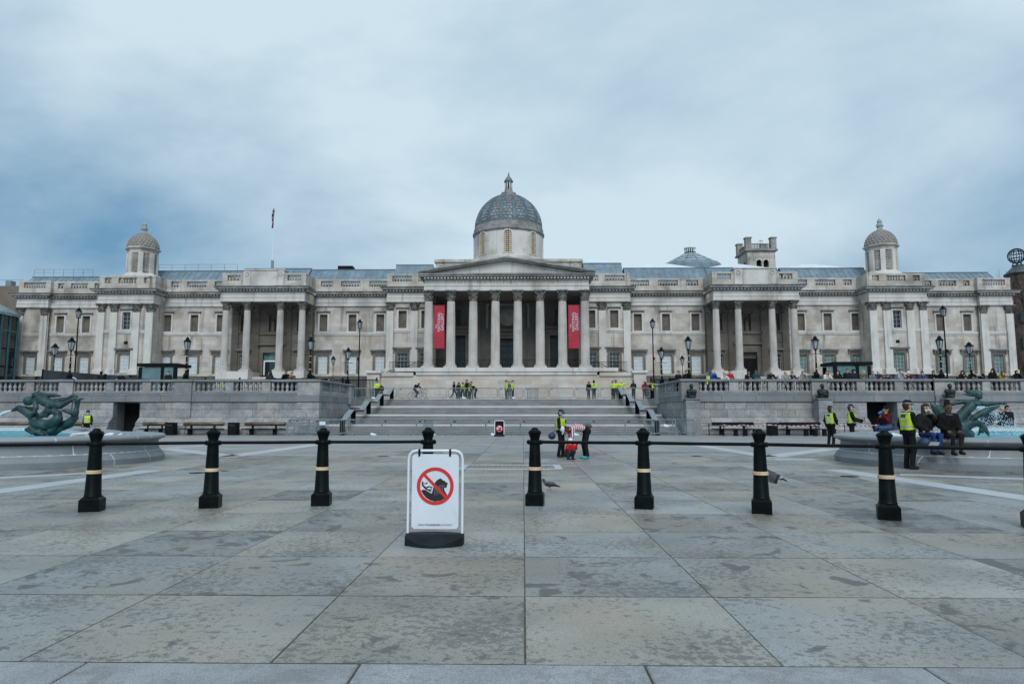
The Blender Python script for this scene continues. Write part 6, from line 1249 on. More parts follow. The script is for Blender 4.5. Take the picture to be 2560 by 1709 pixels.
MB().tube(jl, [.03, .04, .055, .075, .09], 8).build('water_jet', FOAM, None, True); tag(bpy.data.objects['water_jet'], 'white water jet from the dolphin mouth in the left fountain', 'water jet')
drops('water_spray', 'drops of water around the dolphin jet in the left fountain', [(jl, .05, 1)], 260, 3, .012)
drops('water_spray', 'burst of white spray right of the mermaid in the right fountain', [([(18.9, 29, 1.75), (19.3, 29.0, 1.72), (19.9, 29.2, 1.45), (20.5, 29.3, 1.0), (20.9, 29.4, .65)], .12, .42), ([(18.7, 29, 1.7), (18.5, 29, 1.3), (18.5, 29, .8)], .22, .33), ([(19.2, 29.5, 1.2), (20.3, 29.5, .7)], .25, .25)], 1500, 5, .015)
nz = thing('fountain_nozzle', 'short white capped nozzle post in the left fountain', 'nozzle', (-20.6, 26.2, .55)); MB().tube([(-20.55, 26.2, .4), (-20.55, 26.2, 1.0)], .035, 8).build('pipe', WHITEP, nz); MB().lathe([(.09, .82), (.10, 1.1), (.08, 1.13)], 10, (-20.5, 26.2, 0)).build('head', WHITEP, nz)
# ================================================================ people (facing -y; x = their own left)
SKIN_, TOP_, LEG_, SHOE_, HAIR_, DARK_ = range(6)
BASE = dict(hip=(0, 0, .95), waist=(0, 0, 1.10), chest=(0, 0, 1.30), neck=(0, .01, 1.46), head=(0, -.015, 1.615), hd=0, tilt=0,
            sl=(.185, .01, 1.41), el=(.24, .03, 1.14), wl=(.235, -.07, .90), sr=(-.185, .01, 1.41), er=(-.24, .03, 1.14), wr=(-.235, -.07, .90),
            hl=(.09, 0, .92), kl=(.10, -.02, .50), al=(.105, .02, .09), hr=(-.09, 0, .92), kr=(-.10, -.02, .50), ar=(-.105, .02, .09))
def P(**k):
    d = dict(BASE); d.update(k); return d
POSES = dict(
    stand=P(), talk=P(wl=(.12, -.24, 1.08), el=(.25, -.04, 1.14), wr=(-.14, -.23, 1.05), er=(-.25, -.03, 1.13)), folded=P(el=(.25, -.08, 1.15), wl=(-.04, -.20, 1.16), er=(-.25, -.08, 1.15), wr=(.05, -.21, 1.13)),
    lean=P(hip=(0, .12, .94), waist=(0, .06, 1.08), chest=(0, -.04, 1.25), neck=(0, -.12, 1.40), head=(0, -.17, 1.545), sl=(.185, -.10, 1.35), sr=(-.185, -.10, 1.35), el=(.27, -.26, 1.13), er=(-.27, -.26, 1.13), wl=(.06, -.42, 1.14), wr=(-.06, -.42, 1.15), hl=(.09, .12, .91), hr=(-.09, .12, .91), kl=(.1, .06, .5), kr=(-.1, .06, .5)),
    phone=P(el=(.23, -.17, 1.16), wl=(.07, -.30, 1.46), er=(-.23, -.17, 1.16), wr=(-.07, -.30, 1.44)), face=P(el=(.23, -.17, 1.14), wl=(.05, -.17, 1.50), er=(-.23, -.17, 1.14), wr=(-.05, -.17, 1.49)),
    walk=P(kl=(.09, -.22, .53), al=(.09, -.26, .10), kr=(-.09, .06, .50), ar=(-.09, .38, .16), wl=(.23, .10, .92), wr=(-.22, -.24, .98), el=(.23, .10, 1.15), er=(-.23, -.05, 1.13)),
    raise_=P(el=(.40, -.05, 1.36), wl=(.55, -.10, 1.56), er=(-.30, -.10, 1.20), wr=(-.36, -.30, 1.26)), reach=P(el=(.24, -.20, 1.18), wl=(.10, -.45, 1.12), er=(-.25, -.10, 1.13), wr=(-.12, -.36, 1.06)),
    bow=P(hip=(0, .10, .93), waist=(0, .02, 1.05), chest=(0, -.16, 1.18), neck=(0, -.33, 1.27), head=(0, -.45, 1.30), tilt=60, sl=(.18, -.27, 1.24), sr=(-.18, -.27, 1.24), el=(.22, -.30, .98), wl=(.12, -.44, .82), er=(-.22, -.30, .98), wr=(-.12, -.44, .82), hl=(.09, .1, .91), hr=(-.09, .1, .91)),
    bend=P(hip=(0, .24, .90), waist=(0, .10, 1.00), chest=(0, -.14, 1.03), neck=(0, -.36, .98), head=(0, -.48, .93), tilt=75, sl=(.18, -.28, .98), sr=(-.18, -.28, .98), el=(.20, -.30, .74), wl=(.12, -.36, .52), er=(-.20, -.32, .74), wr=(-.12, -.40, .50), hl=(.09, .22, .88), hr=(-.09, .22, .88), kl=(.10, .16, .48), kr=(-.10, .13, .48), al=(.10, .22, .09), ar=(-.10, .18, .09)),
    crouch=P(hip=(0, .16, .22), waist=(0, .10, .36), chest=(0, -.02, .52), neck=(0, -.08, .66), head=(0, -.11, .80), sl=(.15, -.06, .62), sr=(-.15, -.06, .62), el=(.22, -.20, .50), wl=(.20, -.28, .70), er=(-.22, -.2, .50), wr=(-.20, -.26, .68), hl=(.08, .14, .20), hr=(-.08, .14, .20), kl=(.13, -.18, .36), al=(.12, -.06, .07), kr=(-.13, -.18, .36), ar=(-.12, -.06, .07)),
    cycle=P(hip=(0, .20, 1.00), waist=(0, .12, 1.12), chest=(0, -.06, 1.28), neck=(0, -.16, 1.42), head=(0, -.22, 1.56), sl=(.17, -.14, 1.37), sr=(-.17, -.14, 1.37), el=(.22, -.34, 1.20), wl=(.22, -.55, 1.06), er=(-.22, -.34, 1.20), wr=(-.22, -.55, 1.06), hl=(.08, .18, .97), hr=(-.08, .18, .97), kl=(.10, -.16, .70), al=(.10, .02, .34), kr=(-.10, -.10, .56), ar=(-.10, .06, .20)),
    sit=P(hip=(0, 0, .08), waist=(0, -.01, .22), chest=(0, -.03, .43), neck=(0, -.04, .60), head=(0, -.07, .755), sl=(.18, -.03, .55), sr=(-.18, -.03, .55), el=(.24, -.06, .30), wl=(.14, -.28, .17), er=(-.24, -.06, .30), wr=(-.14, -.26, .17), hl=(.09, -.03, .06), hr=(-.09, -.03, .06), kl=(.11, -.45, .06), al=(.08, -.42, -.36), kr=(-.10, -.44, .06), ar=(-.08, -.34, -.38)))
POSES['sit_mask'] = P(**{**POSES['sit'], 'el': (.24, -.16, .32), 'wl': (.05, -.20, .60), 'wr': (-.10, -.30, .16), 'kl': (.10, -.46, .05), 'al': (.02, -.46, -.38)})
POSES['sit_drink'] = P(**{**POSES['sit'], 'el': (.24, -.20, .34), 'wl': (.06, -.30, .60), 'er': (-.24, -.2, .34), 'wr': (-.05, -.3, .48)})
POSES['lean2'] = P(**{**POSES['lean'], 'head': (.02, -.15, 1.56), 'hd': 28, 'wl': (.14, -.40, 1.14), 'wr': (-.18, -.40, 1.15)})
POSES['lean3'] = P(**{**POSES['lean'], 'head': (-.02, -.16, 1.55), 'hd': -32, 'wl': (.0, -.36, 1.30), 'el': (.26, -.28, 1.13)})
POSES['stand2'] = P(hd=-55, wl=(.20, -.16, 1.0)); POSES['stand3'] = P(hd=40, kl=(.13, -.04, .5), al=(.16, .0, .09)); POSES['officer'] = P(er=(-.26, -.04, 1.14), wr=(-.12, -.26, 1.0), el=(.27, .04, 1.14), wl=(.27, -.06, .90), kl=(.12, -.03, .5), al=(.15, 0, .09), kr=(-.11, -.02, .5), ar=(-.12, .05, .09))
def rot(v, hd, tilt):
    v = Vector(v); v.rotate(Matrix.Rotation(R(tilt), 3, 'X')); v.rotate(Matrix.Rotation(R(hd), 3, 'Z')); return v
def body_prims(p, style, fine=False, child=False):
    V = {k: Vector(v) for k, v in p.items() if isinstance(v, tuple)}; pr = []; C = lambda l, a, b, ra, rb: pr.append(('c', l, tuple(a), tuple(b), ra, rb))
    bk = .024 if 'coat' in style or 'puffy' in style else .010; hx = Vector((.075, 0, 0)); cx_ = Vector((.085, 0, 0))
    for s_ in (-1, 1):
        C(LEG_ if 'coat' not in style else TOP_, V['hip'] + hx * s_, V['waist'] + hx * s_ * .8, .105 + bk, .098 + bk); C(TOP_, V['waist'] + hx * s_ * .85, V['chest'] + cx_ * s_, .100 + bk, .112 + bk)
    C(TOP_, V['sl'] * .9 + V['sr'] * .1, V['sr'] * .9 + V['sl'] * .1, .068 + bk, .068 + bk); C(TOP_, V['chest'], V['neck'] - Vector((0, 0, .03)), .11, .062); C(SKIN_ if 'scarf' not in style else TOP_, V['neck'] - Vector((0, 0, .02)), V['head'] - Vector((0, 0, .05)), .052, .05)
    for s_ in ('l', 'r'):
        C(TOP_, V['s' + s_], V['e' + s_], .060 + bk, .048 + bk); C(TOP_, V['e' + s_], V['w' + s_], .047 + bk, .036 + bk * .6)
        wv, ev = V['w' + s_], V['e' + s_]; d = (wv - ev).normalized(); sd_ = 1 if s_ == 'l' else -1
        if fine:
            sv = d.cross(Vector((0, 0, 1)));  sv = (sv if sv.length > .2 else Vector((1, 0, 0))).normalized() * sd_; nv = sv.cross(d).normalized()
            C(SKIN_, wv, wv + d * .07 , .027, .030); pr.append(('c', SKIN_, tuple(wv + d * .05 - sv * .022), tuple(wv + d * .085 + sv * .022), .017, .017))
            for f, (o_, L_) in enumerate(((-.030, .062), (-.010, .078), (.011, .072), (.030, .055))):
                a = wv + d * .088 + sv * o_; b = a + d * L_ * .55 + nv * .004 * sd_; c = b + d * L_ * .35 - nv * .022; C(SKIN_, a, b, .0095, .009); C(SKIN_, b, c, .009, .0075)
            C(SKIN_, wv + d * .03 - sv * .026, wv + d * .07 - sv * .052, .012, .010); C(SKIN_, wv + d * .07 - sv * .052, wv + d * .10 - sv * .050, .010, .008)
        else: C(SKIN_ if 'gloves' not in style else DARK_, wv, wv + d * .10, .034, .03)
    for s_ in ('l', 'r'):
        sk = 'skirt' in style
        C(LEG_, V['h' + s_], V['k' + s_], .092, .060 if 'slim' in style else .072); C(LEG_, V['k' + s_], V['a' + s_] + Vector((0, 0, .03)), .060 if 'slim' in style else .070, .043 if 'slim' in style else .062)
        a = V['a' + s_]; C(SHOE_, a + Vector((0, .03, -.035)), a + Vector((0, -.15, -.045)), .045, .040)
    if 'coat' in style:
        for s_ in (-1, 1):
            k_ = V['kl' if s_ > 0 else 'kr']; h_ = V['hl' if s_ > 0 else 'hr']; C(TOP_, h_ + hx * s_ * .2, h_ * .35 + k_ * .65, .125, .12 if 'long' not in style else .13)
            if 'long' in style: C(TOP_, k_ * .9 + h_ * .1, V['al' if s_ > 0 else 'ar'] + Vector((0, 0, .16)), .12, .13)
    H = V['head']; hd, ti = p['hd'], p['tilt']; q = lambda x, y, z_: H + rot((x, y, z_), hd, ti)
    f_ = 1.12 if child else 1
    C(SKIN_, q(0, .005, .04), q(0, .025, .04), .086 * f_, .088 * f_); C(SKIN_, q(0, -.03, .0), q(0, -.045, -.075), .068, .045); C(SKIN_, q(0, -.092, .0), q(0, -.115, -.022), .013, .017)
    for e in (-1, 1): C(SKIN_, q(e * .084, .01, .0), q(e * .088, .012, -.02), .017, .014)
    if fine:
        for e in (-1, 1): C(DARK_, q(e * .030, -.094, .018), q(e * .034, -.094, .018), .009, .009)
        C(DARK_, q(-.018, -.088, -.058), q(.018, -.088, -.058), .006, .006)
    if 'hood' in style:
        C(TOP_, q(0, .03, .06), q(0, .05, -.02), .118, .125); C(TOP_, q(0, .06, -.08), V['neck'] + Vector((0, .03, .0)), .12, .11); C(TOP_, q(-.07, -.02, -.06), q(.07, -.02, -.06), .06, .06)
    elif 'beanie' in style: C(HAIR_, q(0, .01, .075), q(0, .02, .10), .098, .085)
    elif 'bald' not in style:
        C(HAIR_, q(0, .005 if 'bun' not in style else .03, .07), q(0, .045, .045), .086 * f_, .088 * f_)
        if 'longhair' in style:
            C(HAIR_, q(0, .05, .03), q(0, .06, -.16), .092, .085)
            for e in (-1, 1): C(HAIR_, q(e * .075, .0, .03), q(e * .095, .0, -.20), .036, .042)
        else: C(HAIR_, q(0, .05, .03), q(0, .055, -.04), .08, .06)
        if 'bun' in style: C(HAIR_, q(0, .03, .09), q(0, .045, .19), .084, .068)
    return pr
BODY = {}
def body_mesh(pose, style, res, fine=False, child=False):
    k_ = (pose, style, res, fine, child)
    if k_ not in BODY:
        me = sdf_mesh('body', body_prims(POSES[pose], style, fine, child), res, .018 if not fine else .010)
        for _ in range(6): me.materials.append(WHITE)
        BODY[k_] = me
    return BODY[k_]
def cap_mesh(kind):
    q = MB()
    if kind == 'police':
        q.lathe([(.095, .0), (.103, .0), (.105, .035), (.104, .06), (.092, .085), (.06, .105), (.01, .112)], 16, mi=0); q.lathe([(.1045, .004), (.1065, .03)], 16, mi=1, cap=False)
        n = 8; pts = [(.105 * math.cos(R(200 + 140 * i / n)), .105 * math.sin(R(200 + 140 * i / n))) for i in range(n + 1)]; po = [(x * 1.12, y - .065 * math.sin(math.pi * i / n)) for i, (x, y) in enumerate(pts)]
        q.raw([(x, y, .012) for x, y in pts] + [(x, y, -.008) for x, y in po] + [(x, y, .004) for x, y in pts] + [(x, y, -.016) for x, y in po], [(i, i + n + 1, i + n + 2, i + 1) for i in range(n)] + [(2 * n + 2 + i, 2 * n + 3 + i, 3 * n + 4 + i, 3 * n + 3 + i) for i in range(n)] + [(n + 1 + i, 3 * n + 3 + i, 3 * n + 4 + i, n + 2 + i) for i in range(n)])
        return q.mesh('cap', [cloth((.01, .012, .018)), SILVER], True)
    q.lathe([(.1, -.01), (.105, .03), (.095, .075), (.06, .10), (.01, .11)], 14, mi=0); q.bev(-.075, .075, -.17, -.07, .0, .015, .005); return q.mesh('cap', [WHITE, WHITE], True)
CAPS = {'police': cap_mesh('police'), 'cap': cap_mesh('cap')}
MASKM = None
VEST = {}
def vest_mesh(pose, jacket):
    if (pose) in VEST: return VEST[pose]
    p = POSES[pose]; pr = [list(x) for x in body_prims(p, '')][:6]; pr = [x for x in pr if x[1] in (TOP_, LEG_)]
    pr = [(x[0], 0, x[2], x[3], x[4] + .028, x[5] + .028) for x in pr]
    cz_ = p['chest'][2]; cy_ = p['chest'][1]
    def clip(X, Y, Z_): return np.maximum(np.maximum(Z_ - (cz_ + .165), (cz_ - .30) - Z_), np.abs(X) - .188 + 0 * Y) + 0 * X
    me = sdf_mesh('vest', pr, .016, .016, clip); c = np.zeros(len(me.polygons) * 3, np.float32); me.polygons.foreach_get('center', c); c = c.reshape(-1, 3)
    mi = np.zeros(len(c), np.int32); mi[(np.abs(c[:, 2] - (cz_ - .20)) < .026)] = 1; mi[(np.abs(np.abs(c[:, 0]) - .105) < .02) & (c[:, 2] > cz_ - .17)] = 1; mi[(np.abs(c[:, 0]) < .085) & (c[:, 1] > cy_ + .07) & (c[:, 2] > cz_ + .03) & (c[:, 2] < cz_ + .115)] = 2
    me.polygons.foreach_set('material_index', mi)
    for m_ in (HIVIS, SILVER, NAVY): me.materials.append(m_)
    VEST[pose] = me; return me
SKINS = dict(p=(.52, .33, .25), m=(.36, .21, .14), d=(.13, .075, .05))
def person(pose, x, y, z_, rz, top, legs, hair, label, skin='p', shoes=(.02, .02, .022), style='', extras=(), h=1.0, res=.028, fine=False, group=None, child=False):
    """the Empty at the feet (or seat) parents one continuous body mesh; cap, vest, mask, bags are children too"""
    t = thing('person', label, 'person', (0, 0, 0), group, False); p = POSES[pose]
    o = bpy.data.objects.new('body', body_mesh(pose, style, res, fine, child)); COL.objects.link(o); o.parent = t
    for i, c in enumerate((SKINS[skin], top, legs, shoes, hair, (.015, .012, .01))):
        o.material_slots[i].link = 'OBJECT'; o.material_slots[i].material = cloth(c) if isinstance(c, tuple) else c
    H = Vector(p['head']); Mh = Matrix.Translation(H) @ Matrix.Rotation(R(p['hd']), 4, 'Z') @ Matrix.Rotation(R(p['tilt']), 4, 'X')
    for e in extras:
        k_ = e[0]
        if k_ == 'police': c = bpy.data.objects.new('cap', CAPS['police']); COL.objects.link(c); c.parent = t; c.matrix_local = Mh @ Matrix.Translation((0, .012, .072)) @ Matrix.Rotation(R(4), 4, 'X')
        elif k_ == 'cap':
            c = bpy.data.objects.new('cap', CAPS['cap']); COL.objects.link(c); c.parent = t; c.matrix_local = Mh @ Matrix.Translation((0, .012, .07)); c.material_slots[0].link = 'OBJECT'; c.material_slots[0].material = cloth(e[1])
        elif k_ == 'mask':
            q = MB(); n = 8; vv = []
            for r_, (z0_, bul) in enumerate(((-.012, .0), (-.04, .012), (-.075, .010), (-.1, -.012))):
                for i in range(n + 1): a = R(-155 + 130 * i / n + 0); rr = (.088 + bul) if r_ < 3 else .07; vv.append((rr * .86 * math.cos(a), -.028 + (rr + .012) * math.sin(a), z0_))
            q.raw(vv, [(r_ * (n + 1) + i, (r_ + 1) * (n + 1) + i, (r_ + 1) * (n + 1) + i + 1, r_ * (n + 1) + i + 1) for r_ in range(3) for i in range(n)]); put('face_mask', q, cloth(e[1] if len(e) > 1 else (.16, .50, .62)), t, Mh, True)
        elif k_ == 'vest': c = bpy.data.objects.new('vest', vest_mesh(pose, False)); COL.objects.link(c); c.parent = t
        elif k_ == 'bands':
            for dz in (-.20, -.06):
                cz_ = p['chest'][2] + dz; q = MB(); q.lathe([(1.0, -.02), (1.02, 0), (1.0, .02)], 18, cap=False); put('reflective_band', q, SILVER, t, Matrix.Translation((p['chest'][0], p['chest'][1], cz_)) @ Matrix.Diagonal((.215, .135, 1, 1)))
            put('back_panel', MB().bev(-.10, .10, -.006, .006, -.04, .04, .003), NAVY, t, Matrix.Translation((0, p['chest'][1] + .128, p['chest'][2] + .08)))
        elif k_ == 'pack': put('backpack', MB().bev(-.15, .15, -.08, .09, -.24, .22, .05), cloth(e[1]), t, Matrix.Translation((0, p['chest'][1] + .19, p['chest'][2] - .02)) @ Matrix.Rotation(R(e[2] if len(e) > 2 else 0), 4, 'X'), True)
        elif k_ == 'phone': put('phone', MB().bev(-.04, .04, -.006, .006, -.075, .075, .003), BLACKM, t, Matrix.Translation(Vector(p['wl']) + Vector((-.05, -.05, .06))))
        elif k_ == 'bottle': put('bottle', MB().lathe([(.035, -.1), (.04, -.09), (.04, .05), (.02, .08), (.018, .11)], 10), cloth((.05, .16, .45)), t, Matrix.Translation(Vector(p['wl']) + Vector((0, -.07, .07))) @ Matrix.Rotation(R(-60), 4, 'X'))
        elif k_ == 'belt': 
            q = MB(); q.lathe([(1, -.03), (1.04, -.02), (1.04, .02), (1, .03)], 16, cap=False); put('belt', q, BLACKM, t, Matrix.Translation((0, p['hip'][1], p['hip'][2] + .05)) @ Matrix.Diagonal((.19, .135, 1, 1)))
            for a in (-70, 30, 100, 160): put('pouch', MB().bev(-.045, .045, -.03, .03, -.07, .05, .012), BLACKM, t, Matrix.Translation((.20 * math.cos(R(a)), p['hip'][1] + .145 * math.sin(R(a)), p['hip'][2] + .02)) @ Matrix.Rotation(R(a + 90), 4, 'Z'))
        elif k_ == 'collar': put('fur_collar', MB().tube([(.125 * math.cos(R(a)), .02 + .10 * math.sin(R(a)), .03 * math.sin(R(a))) for a in range(0, 360, 30)], .036, 8, closed=True), cloth((.06, .07, .09)), t, Matrix.Translation(Vector(p['neck']) + Vector((0, .02, .01))), True)
        elif k_ == 'radio': put('radio', MB().bev(-.03, .03, -.02, .02, -.06, .05, .006), BLACKM, t, Matrix.Translation((.09, p['chest'][1] - .155, p['chest'][2] + .04)))
    t.location = (x, y, z_); t.rotation_euler = (0, 0, R(rz)); t.scale = (h, h, h); return t
def stripes():
    m = bpy.data.materials.new('striped_jumper'); m.use_nodes = True; t = m.node_tree; tcn = t.nodes.new('ShaderNodeTexCoord'); wv = t.nodes.new('ShaderNodeTexWave'); wv.bands_direction = 'Y'; wv.inputs['Scale'].default_value = 4.6; wv.inputs['Distortion'].default_value = 1.2; wv.inputs['Detail Scale'].default_value = .6
    t.links.new(tcn.outputs['Object'], wv.inputs['Vector']); rp = t.nodes.new('ShaderNodeValToRGB'); rp.color_ramp.interpolation = 'CONSTANT'; rp.color_ramp.elements[0].color = (.42, .02, .06, 1); rp.color_ramp.elements[1].position = .5; rp.color_ramp.elements[1].color = (.68, .66, .68, 1)
    t.links.new(wv.outputs['Fac'], rp.inputs[0]); t.links.new(rp.outputs[0], t.nodes['Principled BSDF'].inputs['Base Color']); t.nodes['Principled BSDF'].inputs['Roughness'].default_value = .9; return m
STRIPES = stripes()
BK, DG, NV, DB = (.012, .013, .015), (.035, .037, .04), (.015, .022, .05), (.03, .022, .018)
HB, HBL, HBR, HG, HR = (.012, .010, .009), (.42, .31, .16), (.06, .035, .02), (.40, .39, .37), (.22, .07, .03)
# --- lower square
G1 = 'people on the lower square'
person('officer', 10.40, 18.75, 0, 100, BK, BK, HBR, 'police officer in cap and hi-vis vest beside the right fountain, talking to the seated women', extras=(('police',), ('mask',), ('vest',), ('belt',), ('radio',)), h=1.035, res=.014, fine=True, group=G1)
hl_ = thing('riot_helmet', 'blue helmet with a clear visor hanging at the near officer\'s hip', 'helmet', (10.62, 18.42, .62)); MB().ball((10.62, 18.42, .72), (.15, .17, .14), 14).build('shell', NAVY, hl_, True); MB().raw([(10.56, 18.24, .60), (10.82, 18.24, .58), (10.90, 18.21, .74), (10.66, 18.21, .76)], [(0, 1, 2, 3)]).build('visor', mat('visor', (.35, .38, .42), .1, .1, 3), hl_); MB().tube([(10.6, 18.45, .82), (10.56, 18.5, .95), (10.55, 18.55, 1.0)], .012, 5).build('strap', BLACKM, hl_)
person('sit_mask', 11.0, 19.0, .86, 5, (.018, .018, .018), (.02, .055, .18), HBR, 'seated woman in black jacket and ripped blue jeans holding her face mask', style='longhair slim', extras=(('mask', (.25, .6, .68)),), res=.014, fine=True, group=G1)
person('sit', 11.42, 18.68, .86, -6, (.010, .010, .011), (.028, .024, .022), HB, 'seated woman in black padded coat and dark tights with a high hair bun', skin='d', style='bun puffy slim', extras=(('collar',),), res=.014, fine=True, group=G1)
person('officer', 13.85, 31.2, 0, 120, BK, BK, HBR, 'police officer seen from behind left of the right fountain, helmet at hip', extras=(('police',), ('vest',), ('belt',)), h=1.02, res=.02, group=G1)
person('reach', 14.35, 30.3, 0, 75, BK, BK, HBR, 'police officer in hi-vis vest reaching forward with a device in hand', extras=(('police',), ('vest',), ('belt',), ('mask',), ('phone',)), h=1.05, res=.02, group=G1)
person('sit_drink', 14.5, 27.6, .86, -75, (.09, .012, .018), (.04, .09, .20), HB, 'person in maroon jacket seated on the fountain rim drinking from a blue bottle', extras=(('bottle',), ('pack', (.05, .06, .08))), style='beanie', res=.02, skin='m', group=G1)
person('officer', 1.30, 23.75, 0, 62, BK, BK, HBR, 'police officer in cap and hi-vis vest standing over the bending woman', extras=(('police',), ('vest',), ('mask',), ('belt',), ('radio',)), h=.905, res=.014, fine=True, group=G1)
person('bend', 1.88, 22.85, 0, -82, STRIPES, BK, HBR, 'woman in red and white striped jumper and white hat bending over a child', extras=(('cap', (.75, .75, .78)),), style='longhair', shoes=(.05, .30, .32), h=1.0, res=.014, fine=True, group=G1)
person('crouch', 1.50, 22.45, 0, 30, (.50, .02, .02), DG, (.6, .6, .62), 'small child in a red coat and pale hat crouching before the bending woman', style='beanie', h=.72, res=.016, group=G1, child=True)
bg_ = thing('waist_bag', 'grey bag on the bending woman\'s back', 'bag', (2.1, 22.86, 1.0)); MB().bev(1.95, 2.27, 22.72, 23.0, 1.0, 1.14, .05).build('pouch', cloth((.10, .115, .13)), bg_, True)
hh = thing('riot_helmet', 'dark blue helmet hanging at the hip of the officer by the child', 'helmet', (.98, 23.6, .62)); MB().ball((.98, 23.6, .72), (.13, .15, .12), 12).build('shell', NAVY, hh, True); MB().tube([(1.0, 23.6, .82), (1.1, 23.62, .92)], .012, 5).build('strap', BLACKM, hh)
person('stand', -25.3, 39.5, 0, 8, BK, BK, HBR, 'police officer in cap, mask and vest beyond the left fountain', extras=(('police',), ('mask',), ('vest',)), h=.93, res=.02, group=G1)
for x, y, z_, pose, rz, tp_, lab, st, h in ((24.1, 36.0, .86, 'sit', 165, (.03, .04, .055), 'dark-clad person seated on the far rim seen through the spray, left of three', 'hood puffy', 1.08), (25.15, 36.0, .86, 'sit', 190, (.012, .016, .024), 'person in dark coat and hat seated on the far rim beyond the spray', 'beanie puffy', 1.12), (25.75, 37.3, 0, 'stand', 10, (.03, .035, .05), 'long-haired person standing beyond the fountain spray near the right edge', 'longhair puffy', 1.04)):
    person(pose, x, y, z_, rz, tp_, DG, HBL if 'longhair' in st else HB, lab, style=st, group=G1, h=h)
# --- along the right balustrade (leaning on the coping)
G2 = 'people along the right balustrade'
def rail(u, dy, pose, top, hair, label, style='', skin='p', extras=(), h=1.0, legs=DG, rz=0): person(pose, u, 49.0 + dy, TZ, rz, top, legs, hair, label, skin, style=style, extras=extras, h=h, group=G2)
# u is the place along the wall in metres
def ux(n, a): return ({7: 1760, 8: 2130}[n] + a / 3.409 - 1308) / 1707 * 49.3
rail(ux(7, 65), .1, 'phone', (.03, .08, .30), HG, 'person in bright blue jacket holding a camera to the face at the balustrade', extras=(('phone',), ('mask', (.6, .65, .7))))
rail(ux(7, 113), 2.5, 'stand', HIVIS, HB, 'police officer in yellow jacket standing behind the blue-jacketed person', extras=(('police',), ('bands',)), h=.98)
rail(ux(7, 157), .1, 'lean2', (.62, .60, .62), HBL, 'fair-haired woman in white top at the balustrade', 'longhair', h=.95)
rail(ux(7, 205), .1, 'folded', (.33, .02, .03), HB, 'person in red jacket with white stripes at the balustrade', h=1.0)
rail(ux(7, 357), .1, 'lean3', BK, HB, 'person in black jacket and black cap leaning on the balustrade', extras=(('cap', (.02, .02, .02)), ('mask', (.02, .02, .02))))
rail(ux(7, 425), .1, 'folded', (.02, .05, .065), HB, 'person in dark teal jacket and cap beside the black-capped person', extras=(('cap', (.03, .03, .03)),), skin='m')
rail(ux(7, 545), .1, 'lean', (.02, .02, .024), HG, 'grey-haired man in black jacket leaning on the balustrade', 'bald', h=1.02)
rail(ux(7, 600), .1, 'lean2', (.16, .08, .06), HBR, 'child peering over the balustrade beside the grey-haired man', h=.78)
rail(ux(7, 665), .1, 'lean', (.30, .30, .28), (.55, .50, .42), 'pale-haired woman in grey coat leaning on the balustrade', 'coat')
rail(ux(7, 722), .1, 'lean3', (.05, .03, .04), HB, 'dark-haired man in plaid shirt leaning on the balustrade', h=.98)
rail(ux(7, 775), .1, 'lean', (.10, .09, .10), HBR, 'small child just showing above the balustrade left of the middle lamp', h=.75)
rail(ux(7, 820), .1, 'face', (.22, .22, .22), HBR, 'person in grey hooded top, hands at the face, left of the middle lamp', 'longhair', h=.96)
rail(ux(7, 925), .3, 'lean2', BK, HB, 'person in black half hidden by the middle lamp', 'longhair', h=.96)
rail(ux(7, 1015), .1, 'lean3', (.55, .50, .48), HR, 'red-haired woman in pale coat right of the middle lamp', 'longhair coat', h=.99)
rail(ux(7, 1120), .2, 'stand2', (.018, .016, .016), HB, 'dark-haired woman in black coat before the right kiosk', 'longhair coat', h=.97)
rail(ux(7, 1195), .2, 'stand', (.014, .015, .018), HB, 'tall man in black coat before the right kiosk', 'coat', h=1.04)
rail(ux(7, 1245), .15, 'stand3', (.02, .022, .03), HB, 'man in black cap beside the tall man in black', extras=(('cap', (.02, .02, .025)), ('mask', (.5, .5, .52))), skin='d', h=1.02)
rail(ux(7, 1325), .1, 'folded', (.10, .095, .07), HBL, 'fair-haired person in olive coat before the right kiosk', 'coat longhair', h=.99)
rail(ux(7, 1395), .1, 'lean3', (.12, .17, .24), (.25, .17, .08), 'person in denim jacket and tan beanie at the balustrade', 'beanie', h=.97)
rail(ux(7, 1440), .1, 'lean', (.03, .03, .035), (.6, .6, .6), 'person in white hat and mask at the right end of the kiosk', 'beanie', extras=(('mask', (.3, .5, .62)),))
rail(ux(8, 255), .1, 'lean', BK, HB, 'person in black bent low over the balustrade by the end pavilion', h=.86)
rail(ux(8, 375), .1, 'face', (.30, .31, .33), HBR, 'man in light grey hooded top with hands at the mouth', h=1.02)
rail(ux(8, 430), .1, 'lean2', (.10, .02, .03), (.62, .62, .62), 'person in maroon jacket and white bobble hat', 'beanie', h=.96)
rail(ux(8, 545), .1, 'lean3', (.035, .06, .14), HBR, 'brown-haired person in blue jacket leaning sideways', 'puffy', h=.98)
rail(ux(8, 640), .15, 'lean2', (.012, .012, .014), HB, 'broad person in black jacket right above the third bust, left of a pair', 'puffy', h=1.0)
rail(ux(8, 700), .1, 'lean', (.015, .015, .016), HB, 'dark-haired person in black with a visible face, right of the pair over the third bust', h=1.0)
rail(ux(8, 880), .1, 'lean3', (.014, .014, .016), HB, 'person in black hood turned to the side near the right end', 'hood', h=1.0)
rail(ux(8, 960), .1, 'lean2', (.012, .012, .013), HB, 'dark-haired person in black looking left near the right end', 'longhair', h=1.02)
rail(ux(8, 1030), .2, 'bow', BK, HB, 'person in black bowed over the balustrade near the right end', h=1.0)
rail(ux(8, 1140), .1, 'stand2', (.012, .012, .012), HB, 'person in black hooded coat standing tall near the right end', 'hood coat', h=1.04)
